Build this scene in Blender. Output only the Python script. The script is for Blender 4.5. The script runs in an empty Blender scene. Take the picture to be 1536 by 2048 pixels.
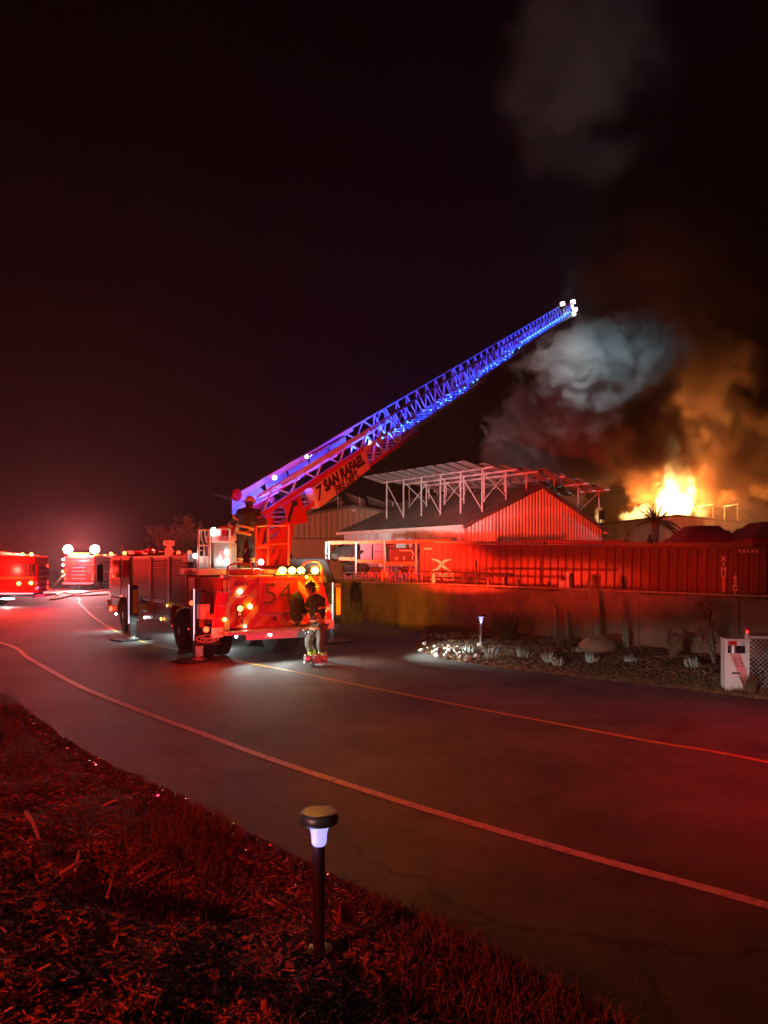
import bpy, bmesh, math, random
from mathutils import Vector, Matrix, noise as mnoise

V = Vector
rnd = random.Random(7)
sc = bpy.context.scene
col = sc.collection

# ------------------------------------------------------------------ camera, sky, exposure
F, CX, HY, CAMZ = 1500.0, 768.0, 1125.0, 2.3          # focal length, centre and horizon in photo pixels; eye height in m
cam_d = bpy.data.cameras.new('camera')
cam = bpy.data.objects.new('camera', cam_d)
col.objects.link(cam)
cam.location = (0, 0, CAMZ)
cam.rotation_euler = (math.radians(90), 0, 0)
cam_d.sensor_fit = 'VERTICAL'
cam_d.sensor_height = 36.0
cam_d.lens = 36.0 * F / 2048.0
cam_d.shift_y = (HY - 1024.0) / 2048.0
cam_d.clip_end = 2000
cam_d.clip_start = 0.05
sc.camera = cam

world = bpy.data.worlds.new('World')
sc.world = world
world.use_nodes = True
wn = world.node_tree
bg = wn.nodes['Background']
sky = wn.nodes.new('ShaderNodeTexSky')
sky.sky_type = 'NISHITA'
sky.sun_disc = False
sky.sun_elevation = math.radians(-9)
sky.sun_rotation = math.radians(200)
wn.links.new(sky.outputs[0], bg.inputs[0])
bg.inputs[1].default_value = 0.03

vs = sc.view_settings
vs.view_transform = 'Standard'
vs.look = 'None'
vs.exposure = 0.0
vs.gamma = 1.0
vs.use_curve_mapping = False
cy = sc.cycles
cy.use_denoising = True
cy.max_bounces = 6
cy.diffuse_bounces = 2
cy.glossy_bounces = 2
cy.transmission_bounces = 4
cy.volume_bounces = 1
cy.transparent_max_bounces = 12
cy.sample_clamp_indirect = 3.0
cy.use_light_tree = True
cy.volume_step_rate = 0.3
cy.volume_max_steps = 400
cy.caustics_reflective = False
cy.caustics_refractive = False


def P(x, y, d):
    """the point seen at photo pixel (x, y) at distance d along the view axis"""
    return V(((x - CX) * d / F, d, CAMZ - (y - HY) * d / F))


def G(x, y, z=0.0):
    """the point at height z seen at photo pixel (x, y)"""
    d = F * (CAMZ - z) / (y - HY)
    return V(((x - CX) * d / F, d, z))


def on_plane(x, y, p0, n):
    o = V((0, 0, CAMZ))
    r = P(x, y, 1.0) - o
    t = (V(p0) - o).dot(n) / r.dot(n)
    return o + r * t


# ------------------------------------------------------------------ lamps
def aim(o, target):
    o.rotation_euler = (V(target) - o.location).to_track_quat('-Z', 'Y').to_euler()


def point(loc, c, power, radius=0.05, name='lamp_light'):
    l = bpy.data.lights.new(name, 'POINT')
    l.color = c
    l.energy = power
    l.shadow_soft_size = radius
    o = bpy.data.objects.new(name, l)
    o.location = loc
    col.objects.link(o)
    return o


def spot(loc, target, c, power, angle, blend=1.0, radius=0.06, sx=1.0, name='lamp_light'):
    l = bpy.data.lights.new(name, 'SPOT')
    l.color = c
    l.energy = power
    l.spot_size = math.radians(angle)
    l.spot_blend = blend
    l.shadow_soft_size = radius
    o = bpy.data.objects.new(name, l)
    o.location = loc
    aim(o, target)
    o.scale = (sx, 1, 1)
    col.objects.link(o)
    return o


RED, AMBER, WHITE, BLUE = (1.0, 0.022, 0.012), (1.0, 0.34, 0.01), (0.86, 1.0, 0.97), (0.012, 0.045, 1.0)
ORANGE = (1.0, 0.30, 0.05)
# the emergency vehicles parked behind the photographer: narrow horizontal warning beams, one work lamp, two beacons
spot((-5.0, -3.0, 2.5), P(1120, 1143, 26), RED, 30000, 7.2, 0.9, 0.12, 4.0, 'engine_beam')
spot((9.5, -5.0, 3.0), (-1.4, 20.3, 4.3), (1.0, 0.03, 0.012), 30000, 13.5, 1.0, 0.2, 1.4, 'engine_beam')
spot((-7.5, -5.5, 2.2), (6.2, 14.5, 0.2), WHITE, 6500, 4.6, 1.0, 0.12, 6.5, 'engine_work_lamp')
point((-6.5, -2.5, 2.8), (1.0, 0.04, 0.012), 3000, 0.2, 'engine_beacon')
spot((12.0, 5.5, 3.0), (5.0, 8.6, 0), (1.0, 0.006, 0.03), 9000, 62, 1.0, 0.2, 1.0, 'engine_beacon')

# ------------------------------------------------------------------ materials
MATS = {}


def nodes_of(name):
    m = bpy.data.materials.new(name)
    m.use_nodes = True
    nt = m.node_tree
    return m, nt, nt.nodes['Principled BSDF'], nt.nodes['Material Output']


def mat(name, c, rough=0.6, metal=0.0, var=0.18, scale=6.0, bump=0.0, bscale=40.0, streak=False, coat=0.0, dirt=None, dirt_at=0.6):
    if name in MATS:
        return MATS[name]
    m, nt, b, out = nodes_of(name)
    L = nt.links.new
    tc = nt.nodes.new('ShaderNodeTexCoord')
    mp = nt.nodes.new('ShaderNodeMapping')
    L(tc.outputs['Object'], mp.inputs[0])
    if streak:
        mp.inputs['Scale'].default_value = (1, 1, 0.08)
    n = nt.nodes.new('ShaderNodeTexNoise')
    n.inputs['Scale'].default_value = scale
    n.inputs['Detail'].default_value = 5
    n.inputs['Roughness'].default_value = 0.65
    L(mp.outputs[0], n.inputs['Vector'])
    r = nt.nodes.new('ShaderNodeValToRGB')
    r.color_ramp.elements[0].position = 0.3
    r.color_ramp.elements[1].position = 0.7
    r.color_ramp.elements[0].color = (*[max(0, x * (1 - var)) for x in c], 1)
    r.color_ramp.elements[1].color = (*[min(1, x * (1 + var)) for x in c], 1)
    L(n.outputs[0], r.inputs[0])
    last = r.outputs[0]
    if dirt:
        n2 = nt.nodes.new('ShaderNodeTexNoise')
        n2.inputs['Scale'].default_value = scale * 0.37
        n2.inputs['Detail'].default_value = 8
        n2.inputs['Roughness'].default_value = 0.7
        L(mp.outputs[0], n2.inputs['Vector'])
        r2 = nt.nodes.new('ShaderNodeValToRGB')
        r2.color_ramp.elements[0].position = dirt_at - 0.06
        r2.color_ramp.elements[1].position = dirt_at + 0.1
        L(n2.outputs[0], r2.inputs[0])
        mx = nt.nodes.new('ShaderNodeMix')
        mx.data_type = 'RGBA'
        L(r2.outputs[0], mx.inputs['Factor'])
        L(last, mx.inputs[6])
        mx.inputs[7].default_value = (*dirt, 1)
        last = mx.outputs[2]
    L(last, b.inputs['Base Color'])
    mr = nt.nodes.new('ShaderNodeMapRange')
    mr.inputs[3].default_value = max(0.03, rough - 0.1)
    mr.inputs[4].default_value = min(1, rough + 0.1)
    L(n.outputs[0], mr.inputs[0])
    L(mr.outputs[0], b.inputs['Roughness'])
    b.inputs['Metallic'].default_value = metal
    if coat:
        b.inputs['Coat Weight'].default_value = coat
        b.inputs['Coat Roughness'].default_value = 0.15
    if bump:
        n3 = nt.nodes.new('ShaderNodeTexNoise')
        n3.inputs['Scale'].default_value = bscale
        n3.inputs['Detail'].default_value = 4
        L(tc.outputs['Object'], n3.inputs['Vector'])
        bp = nt.nodes.new('ShaderNodeBump')
        bp.inputs['Strength'].default_value = bump
        bp.inputs['Distance'].default_value = 0.02
        L(n3.outputs[0], bp.inputs['Height'])
        L(bp.outputs[0], b.inputs['Normal'])
    MATS[name] = m
    return m


def glow(name, c, s):
    if name in MATS:
        return MATS[name]
    m, nt, b, out = nodes_of(name)
    b.inputs['Base Color'].default_value = (*[0.5 * x for x in c], 1)
    b.inputs['Roughness'].default_value = 0.2
    b.inputs['Emission Color'].default_value = (*c, 1)
    b.inputs['Emission Strength'].default_value = s
    m.cycles.emission_sampling = 'NONE'
    MATS[name] = m
    return m


asphalt, nt, b, out = nodes_of('asphalt')
L = nt.links.new
tc = nt.nodes.new('ShaderNodeTexCoord')
big = nt.nodes.new('ShaderNodeTexNoise'); big.inputs['Scale'].default_value = 0.45; big.inputs['Detail'].default_value = 10; big.inputs['Roughness'].default_value = 0.72
fine = nt.nodes.new('ShaderNodeTexNoise'); fine.inputs['Scale'].default_value = 38; fine.inputs['Detail'].default_value = 6; fine.inputs['Roughness'].default_value = 0.8
vor = nt.nodes.new('ShaderNodeTexVoronoi'); vor.inputs['Scale'].default_value = 110
crk = nt.nodes.new('ShaderNodeTexVoronoi'); crk.feature = 'DISTANCE_TO_EDGE'; crk.inputs['Scale'].default_value = 0.22
wob = nt.nodes.new('ShaderNodeTexNoise'); wob.inputs['Scale'].default_value = 1.6; wob.inputs['Detail'].default_value = 5
for n in (big, fine, vor, wob):
    L(tc.outputs['Object'], n.inputs['Vector'])
wmx = nt.nodes.new('ShaderNodeMix'); wmx.data_type = 'VECTOR'; wmx.inputs['Factor'].default_value = 0.35
L(tc.outputs['Object'], wmx.inputs[4]); L(wob.outputs['Color'], wmx.inputs[5]); L(wmx.outputs[1], crk.inputs['Vector'])
ramp = nt.nodes.new('ShaderNodeValToRGB')
ramp.color_ramp.elements[0].position = 0.35; ramp.color_ramp.elements[0].color = (0.026, 0.025, 0.024, 1)
ramp.color_ramp.elements[1].position = 0.65; ramp.color_ramp.elements[1].color = (0.135, 0.128, 0.12, 1)
L(big.outputs[0], ramp.inputs[0])
sp = nt.nodes.new('ShaderNodeMix'); sp.data_type = 'RGBA'; sp.blend_type = 'OVERLAY'; sp.inputs['Factor'].default_value = 1.0
L(ramp.outputs[0], sp.inputs[6]); L(fine.outputs[0], sp.inputs[7])
cr = nt.nodes.new('ShaderNodeValToRGB')
cr.color_ramp.elements[0].position = 0.0; cr.color_ramp.elements[0].color = (0.2, 0.2, 0.2, 1)
cr.color_ramp.elements[1].position = 0.006; cr.color_ramp.elements[1].color = (1, 1, 1, 1)
L(crk.outputs['Distance'], cr.inputs[0])
ml = nt.nodes.new('ShaderNodeMix'); ml.data_type = 'RGBA'; ml.blend_type = 'MULTIPLY'; ml.inputs['Factor'].default_value = 0.7
L(sp.outputs[2], ml.inputs[6]); L(cr.outputs[0], ml.inputs[7]); L(ml.outputs[2], b.inputs['Base Color'])
b.inputs['Roughness'].default_value = 0.72
bp = nt.nodes.new('ShaderNodeBump'); bp.inputs['Strength'].default_value = 0.5; bp.inputs['Distance'].default_value = 0.006
L(vor.outputs['Distance'], bp.inputs['Height']); L(bp.outputs[0], b.inputs['Normal'])
MATS['asphalt'] = asphalt


def paint_line(name, c):
    m, nt, b, out = nodes_of(name)
    L = nt.links.new
    tc = nt.nodes.new('ShaderNodeTexCoord')
    n = nt.nodes.new('ShaderNodeTexNoise'); n.inputs['Scale'].default_value = 14; n.inputs['Detail'].default_value = 8; n.inputs['Roughness'].default_value = 0.75
    L(tc.outputs['Object'], n.inputs['Vector'])
    r = nt.nodes.new('ShaderNodeValToRGB')
    r.color_ramp.elements[0].position = 0.34; r.color_ramp.elements[0].color = (0.08, 0.075, 0.07, 1)
    r.color_ramp.elements[1].position = 0.48; r.color_ramp.elements[1].color = (*c, 1)
    L(n.outputs[0], r.inputs[0]); L(r.outputs[0], b.inputs['Base Color'])
    b.inputs['Roughness'].default_value = 0.6
    return m


white_line = paint_line('worn_white_paint', (0.62, 0.6, 0.56))
yellow_line = paint_line('worn_yellow_paint', (0.55, 0.33, 0.05))

red_paint = mat('red_paint', (0.55, 0.02, 0.012), 0.3, coat=0.5, var=0.1)
dark_and_shaded_red = mat('dark_and_shaded_red', (0.16, 0.012, 0.01), 0.35, coat=0.4, var=0.15)  # red paint with shade put in for the truck's unlit side; dark parts too
white_paint = mat('white_paint', (0.78, 0.77, 0.75), 0.4, var=0.06)
black_paint = mat('black_paint', (0.02, 0.02, 0.022), 0.4)
rubber = mat('rubber', (0.018, 0.018, 0.018), 0.8, bump=0.2)
chrome = mat('chrome', (0.7, 0.7, 0.72), 0.18, 1.0, var=0.05)
steel = mat('steel', (0.5, 0.5, 0.52), 0.35, 0.9)
galv = mat('galvanised_steel', (0.7, 0.71, 0.72), 0.55, 0.15, dirt=(0.35, 0.3, 0.25), dirt_at=0.68)
alu = mat('aluminium', (0.72, 0.73, 0.75), 0.38, 0.7)
diamond = mat('tread_plate', (0.62, 0.63, 0.66), 0.35, 0.6, bump=0.4, bscale=60)
glass_dark = mat('dark_glass', (0.015, 0.017, 0.02), 0.06, var=0.05)
ladder_white = mat('ladder_paint', (0.72, 0.72, 0.74), 0.42, var=0.08)
fire_cloth = mat('turnout_cloth', (0.035, 0.03, 0.022), 0.9, bump=0.5, bscale=30, var=0.35)
tan_cloth = mat('grey_turnout_cloth', (0.16, 0.145, 0.115), 0.9, bump=0.5, bscale=30, var=0.3)
skin_m = mat('skin', (0.5, 0.3, 0.2), 0.5)
glove_m = mat('glove_leather', (0.25, 0.13, 0.06), 0.7)
band_o = mat('reflective_band', (0.8, 0.35, 0.12), 0.35, var=0.1)
band_y = mat('lime_band', (0.55, 0.8, 0.08), 0.35, var=0.1)
helmet_b = mat('black_helmet', (0.02, 0.02, 0.022), 0.3, coat=0.6)
helmet_w = mat('white_helmet', (0.7, 0.7, 0.7), 0.3, coat=0.6)
stucco = mat('stained_wall', (0.17, 0.115, 0.08), 0.9, var=0.4, scale=1.6, bump=0.6, bscale=24, dirt=(0.09, 0.06, 0.045), dirt_at=0.58)
wood = mat('weathered_wood', (0.3, 0.2, 0.12), 0.8, var=0.35, scale=3, bump=0.4)
cont_m = mat('container_paint', (0.17, 0.055, 0.036), 0.55, var=0.3, scale=2.5, streak=True, dirt=(0.12, 0.06, 0.035), dirt_at=0.57, bump=0.15, bscale=20)
sheet_white = mat('white_sheet_metal', (0.72, 0.7, 0.67), 0.5, var=0.1, scale=1.5, streak=True, dirt=(0.38, 0.33, 0.29), dirt_at=0.62)
sheet_tan = mat('tan_sheet_metal', (0.42, 0.33, 0.22), 0.6, var=0.12, scale=1.2, streak=True)
roof_m = mat('roof_sheet', (0.12, 0.1, 0.09), 0.55, var=0.3, scale=0.8, dirt=(0.2, 0.17, 0.15), dirt_at=0.6)
solar_m = mat('solar_cell', (0.05, 0.055, 0.07), 0.35, var=0.25, scale=3)
solar_back = mat('solar_backsheet', (0.36, 0.35, 0.35), 0.6, var=0.2, scale=3)
soil = mat('dark_soil', (0.055, 0.036, 0.024), 0.95, var=0.5, scale=5, bump=1.0, bscale=18)
chips_m = mat('wood_chips', (0.23, 0.12, 0.06), 0.85, var=0.75, scale=9)
chips_l = mat('pale_wood_chips', (0.42, 0.27, 0.16), 0.8, var=0.5, scale=9)
grass_m = mat('dry_grass', (0.13, 0.10, 0.04), 0.85, var=0.5, scale=3)
leaf_m = mat('grey_green_leaf', (0.36, 0.48, 0.43), 0.6, var=0.25, scale=9)
cactus_m = mat('cactus_skin', (0.2, 0.23, 0.16), 0.7, var=0.3, scale=14)
coral_m = mat('dry_succulent', (0.2, 0.12, 0.07), 0.8, var=0.3)
bush_m = mat('bush_leaf', (0.11, 0.10, 0.055), 0.85, var=0.4)
bark_m = mat('bark', (0.14, 0.10, 0.07), 0.9, var=0.4, bump=0.5)
stone_m = mat('pale_stone', (0.55, 0.53, 0.46), 0.85, var=0.3, scale=12, bump=0.5)
boulder_m = mat('brown_boulder', (0.25, 0.15, 0.1), 0.9, var=0.35, bump=0.6)
concrete = mat('concrete', (0.42, 0.41, 0.38), 0.85, var=0.2, bump=0.3)
canvas_r = mat('red_canvas', (0.45, 0.03, 0.045), 0.8, var=0.12, scale=2, bump=0.2, bscale=6)
tarp_m = mat('black_tarp', (0.014, 0.012, 0.011), 0.75, bump=0.4, bscale=8)
tarp_m.node_tree.nodes['Principled BSDF'].inputs['Specular IOR Level'].default_value = 0.08
tote_m = mat('grey_tote', (0.09, 0.08, 0.10), 0.6, var=0.15)
tote_d = mat('dark_tote', (0.016, 0.014, 0.015), 0.6)
beam_o = mat('orange_beam', (0.6, 0.14, 0.04), 0.5, var=0.15)
flower_m = mat('red_flower', (0.4, 0.06, 0.04), 0.6)
hose_y = mat('yellow_hose', (0.5, 0.32, 0.08), 0.8)
hose_w = mat('white_hose', (0.6, 0.58, 0.55), 0.8)
orange_refl = mat('orange_reflector', (0.85, 0.33, 0.02), 0.35, var=0.06)
letter_dark = mat('dark_lettering', (0.05, 0.012, 0.01), 0.5)
letter_white = mat('white_lettering', (0.8, 0.78, 0.74), 0.5, var=0.15, scale=20, dirt=(0.3, 0.12, 0.07), dirt_at=0.6)
sign_m = mat('sign_panel_paint', (0.72, 0.6, 0.58), 0.4, var=0.05)
lens_red_off = mat('red_lens', (0.4, 0.02, 0.02), 0.15)
g_red = glow('lit_red_lamp', (1, 0.035, 0.012), 8)
g_redsoft = glow('dim_red_lamp', (1, 0.04, 0.03), 3)
g_amber = glow('lit_amber_lamp', (1, 0.5, 0.05), 30)
g_ambersoft = glow('lit_yellow_lamp', (1, 0.5, 0.08), 7)
g_white = glow('lit_white_lamp', (0.9, 1, 0.97), 14)
g_strip = glow('lit_led_strip', (1, 0.7, 0.82), 1.1)
g_cyan = glow('lit_blue_led', (0.08, 0.45, 1), 4)
g_bluestrip = glow('lit_blue_strip', (0.01, 0.05, 1), 2.2)
g_boll = glow('bollard_diffuser', (0.45, 0.42, 1.0), 1.1)

# chevron film on the back of the ladder truck
chev, nt, b, out = nodes_of('chevron_film')
L = nt.links.new
tc = nt.nodes.new('ShaderNodeTexCoord')
sx = nt.nodes.new('ShaderNodeSeparateXYZ'); L(tc.outputs['Object'], sx.inputs[0])
ab = nt.nodes.new('ShaderNodeMath'); ab.operation = 'ABSOLUTE'
L(sx.outputs[0], ab.inputs[0])
ad = nt.nodes.new('ShaderNodeMath'); ad.operation = 'ADD'; L(ab.outputs[0], ad.inputs[0]); L(sx.outputs[2], ad.inputs[1])
mu = nt.nodes.new('ShaderNodeMath'); mu.operation = 'MULTIPLY'; mu.inputs[1].default_value = 2.35; L(ad.outputs[0], mu.inputs[0])
fr = nt.nodes.new('ShaderNodeMath'); fr.operation = 'FRACT'; L(mu.outputs[0], fr.inputs[0])
gt = nt.nodes.new('ShaderNodeMath'); gt.operation = 'GREATER_THAN'; gt.inputs[1].default_value = 0.5; L(fr.outputs[0], gt.inputs[0])
mx = nt.nodes.new('ShaderNodeMix'); mx.data_type = 'RGBA'; L(gt.outputs[0], mx.inputs['Factor'])
mx.inputs[6].default_value = (0.6, 0.025, 0.015, 1); mx.inputs[7].default_value = (0.75, 0.30, 0.05, 1)
L(mx.outputs[2], b.inputs['Base Color']); b.inputs['Roughness'].default_value = 0.35

# ------------------------------------------------------------------ mesh helpers
WM = {}


class MB:
    def __init__(s):
        s.v, s.f = [], []

    def add(s, vs_, fs):
        o = len(s.v)
        s.v += [V(p) for p in vs_]
        s.f += [tuple(i + o for i in f) for f in fs]
        return s

    def box(s, c, d, R=None):
        hx, hy, hz = d[0] / 2, d[1] / 2, d[2] / 2
        pts = [V((x, y, z)) for x in (-hx, hx) for y in (-hy, hy) for z in (-hz, hz)]
        if R is not None:
            pts = [R @ p for p in pts]
        c = V(c)
        return s.add([c + p for p in pts], [(0, 1, 3, 2), (4, 6, 7, 5), (0, 4, 5, 1), (2, 3, 7, 6), (0, 2, 6, 4), (1, 5, 7, 3)])

    def bx(s, x0, x1, y0, y1, z0, z1):
        return s.box(((x0 + x1) / 2, (y0 + y1) / 2, (z0 + z1) / 2), (abs(x1 - x0), abs(y1 - y0), abs(z1 - z0)))

    def bar(s, p, q, w, h=None, up=(0, 0, 1)):
        p, q = V(p), V(q)
        h = w if h is None else h
        a = (q - p).normalized()
        up = V(up)
        if abs(a.dot(up)) > 0.98:
            up = V((1, 0, 0))
        r = a.cross(up).normalized()
        u = r.cross(a)
        pts = []
        for e in (p, q):
            for sr, su in ((-1, -1), (1, -1), (1, 1), (-1, 1)):
                pts.append(e + r * (sr * w / 2) + u * (su * h / 2))
        return s.add(pts, [(3, 2, 1, 0), (4, 5, 6, 7), (0, 1, 5, 4), (1, 2, 6, 5), (2, 3, 7, 6), (3, 0, 4, 7)])

    def tube(s, p, q, r0, r1=None, n=10, caps=True):
        p, q = V(p), V(q)
        r1 = r0 if r1 is None else r1
        a = (q - p).normalized()
        up = V((0, 0, 1)) if abs(a.z) < 0.95 else V((1, 0, 0))
        r = a.cross(up).normalized()
        u = r.cross(a)
        pts = []
        for e, rr in ((p, r0), (q, r1)):
            for i in range(n):
                t = 2 * math.pi * i / n
                pts.append(e + r * (rr * math.cos(t)) + u * (rr * math.sin(t)))
        fs = [(i, (i + 1) % n, n + (i + 1) % n, n + i) for i in range(n)]
        if caps:
            fs += [tuple(range(n - 1, -1, -1)), tuple(range(n, 2 * n))]
        return s.add(pts, fs)

    def path(s, pts, r, n=8):
        pts = [V(p) for p in pts]
        rings = []
        for i, p in enumerate(pts):
            a = (pts[min(i + 1, len(pts) - 1)] - pts[max(i - 1, 0)]).normalized()
            up = V((0, 0, 1)) if abs(a.z) < 0.9 else V((0.3, 1, 0)).normalized()
            rr = a.cross(up).normalized()
            u = rr.cross(a)
            rad = r[i] if isinstance(r, (list, tuple)) else r
            rings.append([p + rr * (rad * math.cos(2 * math.pi * k / n)) + u * (rad * math.sin(2 * math.pi * k / n)) for k in range(n)])
        fs = []
        for i in range(len(pts) - 1):
            for k in range(n):
                fs.append((i * n + k, i * n + (k + 1) % n, (i + 1) * n + (k + 1) % n, (i + 1) * n + k))
        fs += [tuple(range(n - 1, -1, -1)), tuple(range((len(pts) - 1) * n, len(pts) * n))]
        return s.add([p for ring in rings for p in ring], fs)

    def prism(s, poly, ext):
        ext = V(ext)
        n = len(poly)
        a = [V(p) for p in poly]
        return s.add(a + [p + ext for p in a], [tuple(range(n - 1, -1, -1)), tuple(range(n, 2 * n))] + [(i, (i + 1) % n, n + (i + 1) % n, n + i) for i in range(n)])

    def lathe(s, prof, o=(0, 0, 0), axis=(0, 0, 1), n=20):
        """prof: (radius, height) pairs along axis"""
        a = V(axis).normalized()
        up = V((0, 0, 1)) if abs(a.z) < 0.9 else V((1, 0, 0))
        r = a.cross(up).normalized()
        u = r.cross(a)
        o = V(o)
        pts, fs = [], []
        for rad, h in prof:
            rad = max(rad, 0.0005)
            for k in range(n):
                t = 2 * math.pi * k / n
                pts.append(o + a * h + r * (rad * math.cos(t)) + u * (rad * math.sin(t)))
        for i in range(len(prof) - 1):
            for k in range(n):
                fs.append((i * n + k, i * n + (k + 1) % n, (i + 1) * n + (k + 1) % n, (i + 1) * n + k))
        fs += [tuple(range(n - 1, -1, -1)), tuple(range((len(prof) - 1) * n, len(prof) * n))]
        return s.add(pts, fs)

    def ball(s, c, r, nu=10, nv=7, sq=(1, 1, 1), jit=0.0, seed=0):
        c = V(c)
        pts, fs = [], []
        for j in range(nv + 1):
            ph = math.pi * j / nv
            for i in range(nu):
                t = 2 * math.pi * i / nu
                d = V((math.sin(ph) * math.cos(t) * sq[0], math.sin(ph) * math.sin(t) * sq[1], math.cos(ph) * sq[2]))
                k = r
                if jit:
                    k = r * (1 + jit * mnoise.noise(d * 2.1 + V((seed * 7.3, seed * 3.1, 0))))
                pts.append(c + d * k)
        for j in range(nv):
            for i in range(nu):
                fs.append((j * nu + i, (j + 1) * nu + i, (j + 1) * nu + (i + 1) % nu, j * nu + (i + 1) % nu))
        return s.add(pts, fs)

    def build(s, name, m, parent=None, smooth=False, world=False, bevel=0.0):
        me = bpy.data.meshes.new(name)
        vv = s.v
        if parent is not None and world:
            inv = WM[parent.name].inverted()
            vv = [inv @ p for p in vv]
        me.from_pydata([tuple(p) for p in vv], [], s.f)
        me.materials.append(m)
        if smooth:
            me.polygons.foreach_set('use_smooth', [True] * len(me.polygons))
        bmn = bmesh.new()
        bmn.from_mesh(me)
        bmesh.ops.recalc_face_normals(bmn, faces=bmn.faces)
        bmn.to_mesh(me)
        bmn.free()
        return link(name, me, parent, bevel=bevel, smooth=smooth)


def link(name, me, parent=None, mtx=None, bevel=0.0, smooth=False):
    o = bpy.data.objects.new(name, me)
    col.objects.link(o)
    if parent is not None:
        o.parent = parent
    WM[o.name] = WM[parent.name] if parent is not None else Matrix.Identity(4)
    if mtx is not None:
        o.matrix_local = mtx
        WM[o.name] = WM[o.name] @ mtx
    if bevel:
        b_ = o.modifiers.new('bevel', 'BEVEL')
        b_.width = bevel
        b_.segments = 2
        b_.limit_method = 'ANGLE'
    return o


def mesh_only(mb, name, m, smooth=False):
    me = bpy.data.meshes.new(name)
    me.from_pydata([tuple(p) for p in mb.v], [], mb.f)
    me.materials.append(m)
    if smooth:
        me.polygons.foreach_set('use_smooth', [True] * len(me.polygons))
    return me


def tag(o, label=None, cat=None, group=None, kind=None):
    if label:
        o['label'] = label
    if cat:
        o['category'] = cat
    if group:
        o['group'] = group
    if kind:
        o['kind'] = kind
    return o


def thing(name, label, cat, loc=(0, 0, 0), rz=0.0, group=None, ry=0.0):
    o = bpy.data.objects.new(name, None)
    o.empty_display_size = 0.3
    col.objects.link(o)
    M_ = Matrix.Translation(V(loc)) @ Matrix.Rotation(rz, 4, 'Z') @ Matrix.Rotation(ry, 4, 'Y')
    o.matrix_world = M_
    WM[o.name] = M_
    return tag(o, label, cat, group)


def copy_tree(o, parent=None):
    c = o.copy()
    col.objects.link(c)
    if parent is not None:
        c.parent = parent
    for ch in [x for x in o.children]:
        copy_tree(ch, c)
    return c


def text_mesh(s_, size, ext=0.0, name='lettering', m=None, bold=0.0, outline=False, shear=0.0, sx=1.0):
    cu = bpy.data.curves.new('t', 'FONT')
    cu.body = s_
    cu.size = size
    cu.extrude = ext
    cu.offset = bold
    cu.shear = shear
    cu.resolution_u = 3
    cu.align_x = 'CENTER'
    cu.align_y = 'CENTER'
    if outline:
        cu.fill_mode = 'NONE'
        cu.bevel_depth = outline
        cu.bevel_resolution = 0
    o = bpy.data.objects.new('t', cu)
    col.objects.link(o)
    dg = bpy.context.evaluated_depsgraph_get()
    me = bpy.data.meshes.new_from_object(o.evaluated_get(dg))
    bpy.data.objects.remove(o)
    bpy.data.curves.remove(cu)
    me.name = name
    if sx != 1.0:
        for v in me.vertices:
            v.co.x *= sx
    me.materials.clear()
    if m:
        me.materials.append(m)
    return me


def frame_mtx(o, x, n):
    """matrix with local X along x, local Z along n (text faces n)"""
    x = V(x).normalized()
    n = V(n)
    n = (n - x * n.dot(x)).normalized()
    y = n.cross(x)
    M_ = Matrix((x, y, n)).transposed().to_4x4()
    M_.translation = V(o)
    return M_


def put_text(parent, name, s_, center, xdir, normal, size, m, world=True, **kw):
    me = text_mesh(s_, size, 0.004, name, m, **kw)
    M_ = frame_mtx(center, xdir, normal)
    if world:
        M_ = WM[parent.name].inverted() @ M_
    return link(name, me, parent, M_)


def skin_mesh(name, m, parent, nodes, edges, sub=1):
    """nodes: list of (world point, radius); a Skin modifier grows one surface over the skeleton"""
    bm = bmesh.new()
    sl = bm.verts.layers.skin.verify()
    inv = WM[parent.name].inverted() if parent is not None else Matrix.Identity(4)
    vs_ = []
    for i, (p, r) in enumerate(nodes):
        v = bm.verts.new(inv @ V(p))
        r = r if isinstance(r, tuple) else (r, r)
        v[sl].radius = r
        v[sl].use_root = (i == 0)
        vs_.append(v)
    for a_, b_ in edges:
        bm.edges.new((vs_[a_], vs_[b_]))
    me = bpy.data.meshes.new(name)
    bm.to_mesh(me)
    bm.free()
    me.materials.append(m)
    o = link(name, me, parent)
    sk = o.modifiers.new('skin', 'SKIN')
    sk.use_smooth_shade = True
    ss = o.modifiers.new('sub', 'SUBSURF')
    ss.levels = sub
    ss.render_levels = sub
    return o


def catmull(pts, n=8):
    pts = [V(p) for p in pts]
    out = []
    q = [pts[0] * 2 - pts[1]] + pts + [pts[-1] * 2 - pts[-2]]
    for i in range(1, len(q) - 2):
        p0, p1, p2, p3 = q[i - 1], q[i], q[i + 1], q[i + 2]
        for k in range(n):
            t = k / n
            out.append(0.5 * ((2 * p1) + (p2 - p0) * t + (2 * p0 - 5 * p1 + 4 * p2 - p3) * t * t + (3 * p1 - p0 - 3 * p2 + p3) * t ** 3))
    out.append(pts[-1])
    return out


def ribbon(pts, w, z):
    mb = MB()
    L_, R_ = [], []
    for i, p in enumerate(pts):
        t = pts[min(i + 1, len(pts) - 1)] - pts[max(i - 1, 0)]
        n = V((-t.y, t.x, 0)).normalized()
        L_.append(V((p.x, p.y, z)) + n * w / 2)
        R_.append(V((p.x, p.y, z)) - n * w / 2)
    k = len(pts)
    return mb.add(L_ + R_, [(i, i + 1, k + i + 1, k + i) for i in range(k - 1)])

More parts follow.
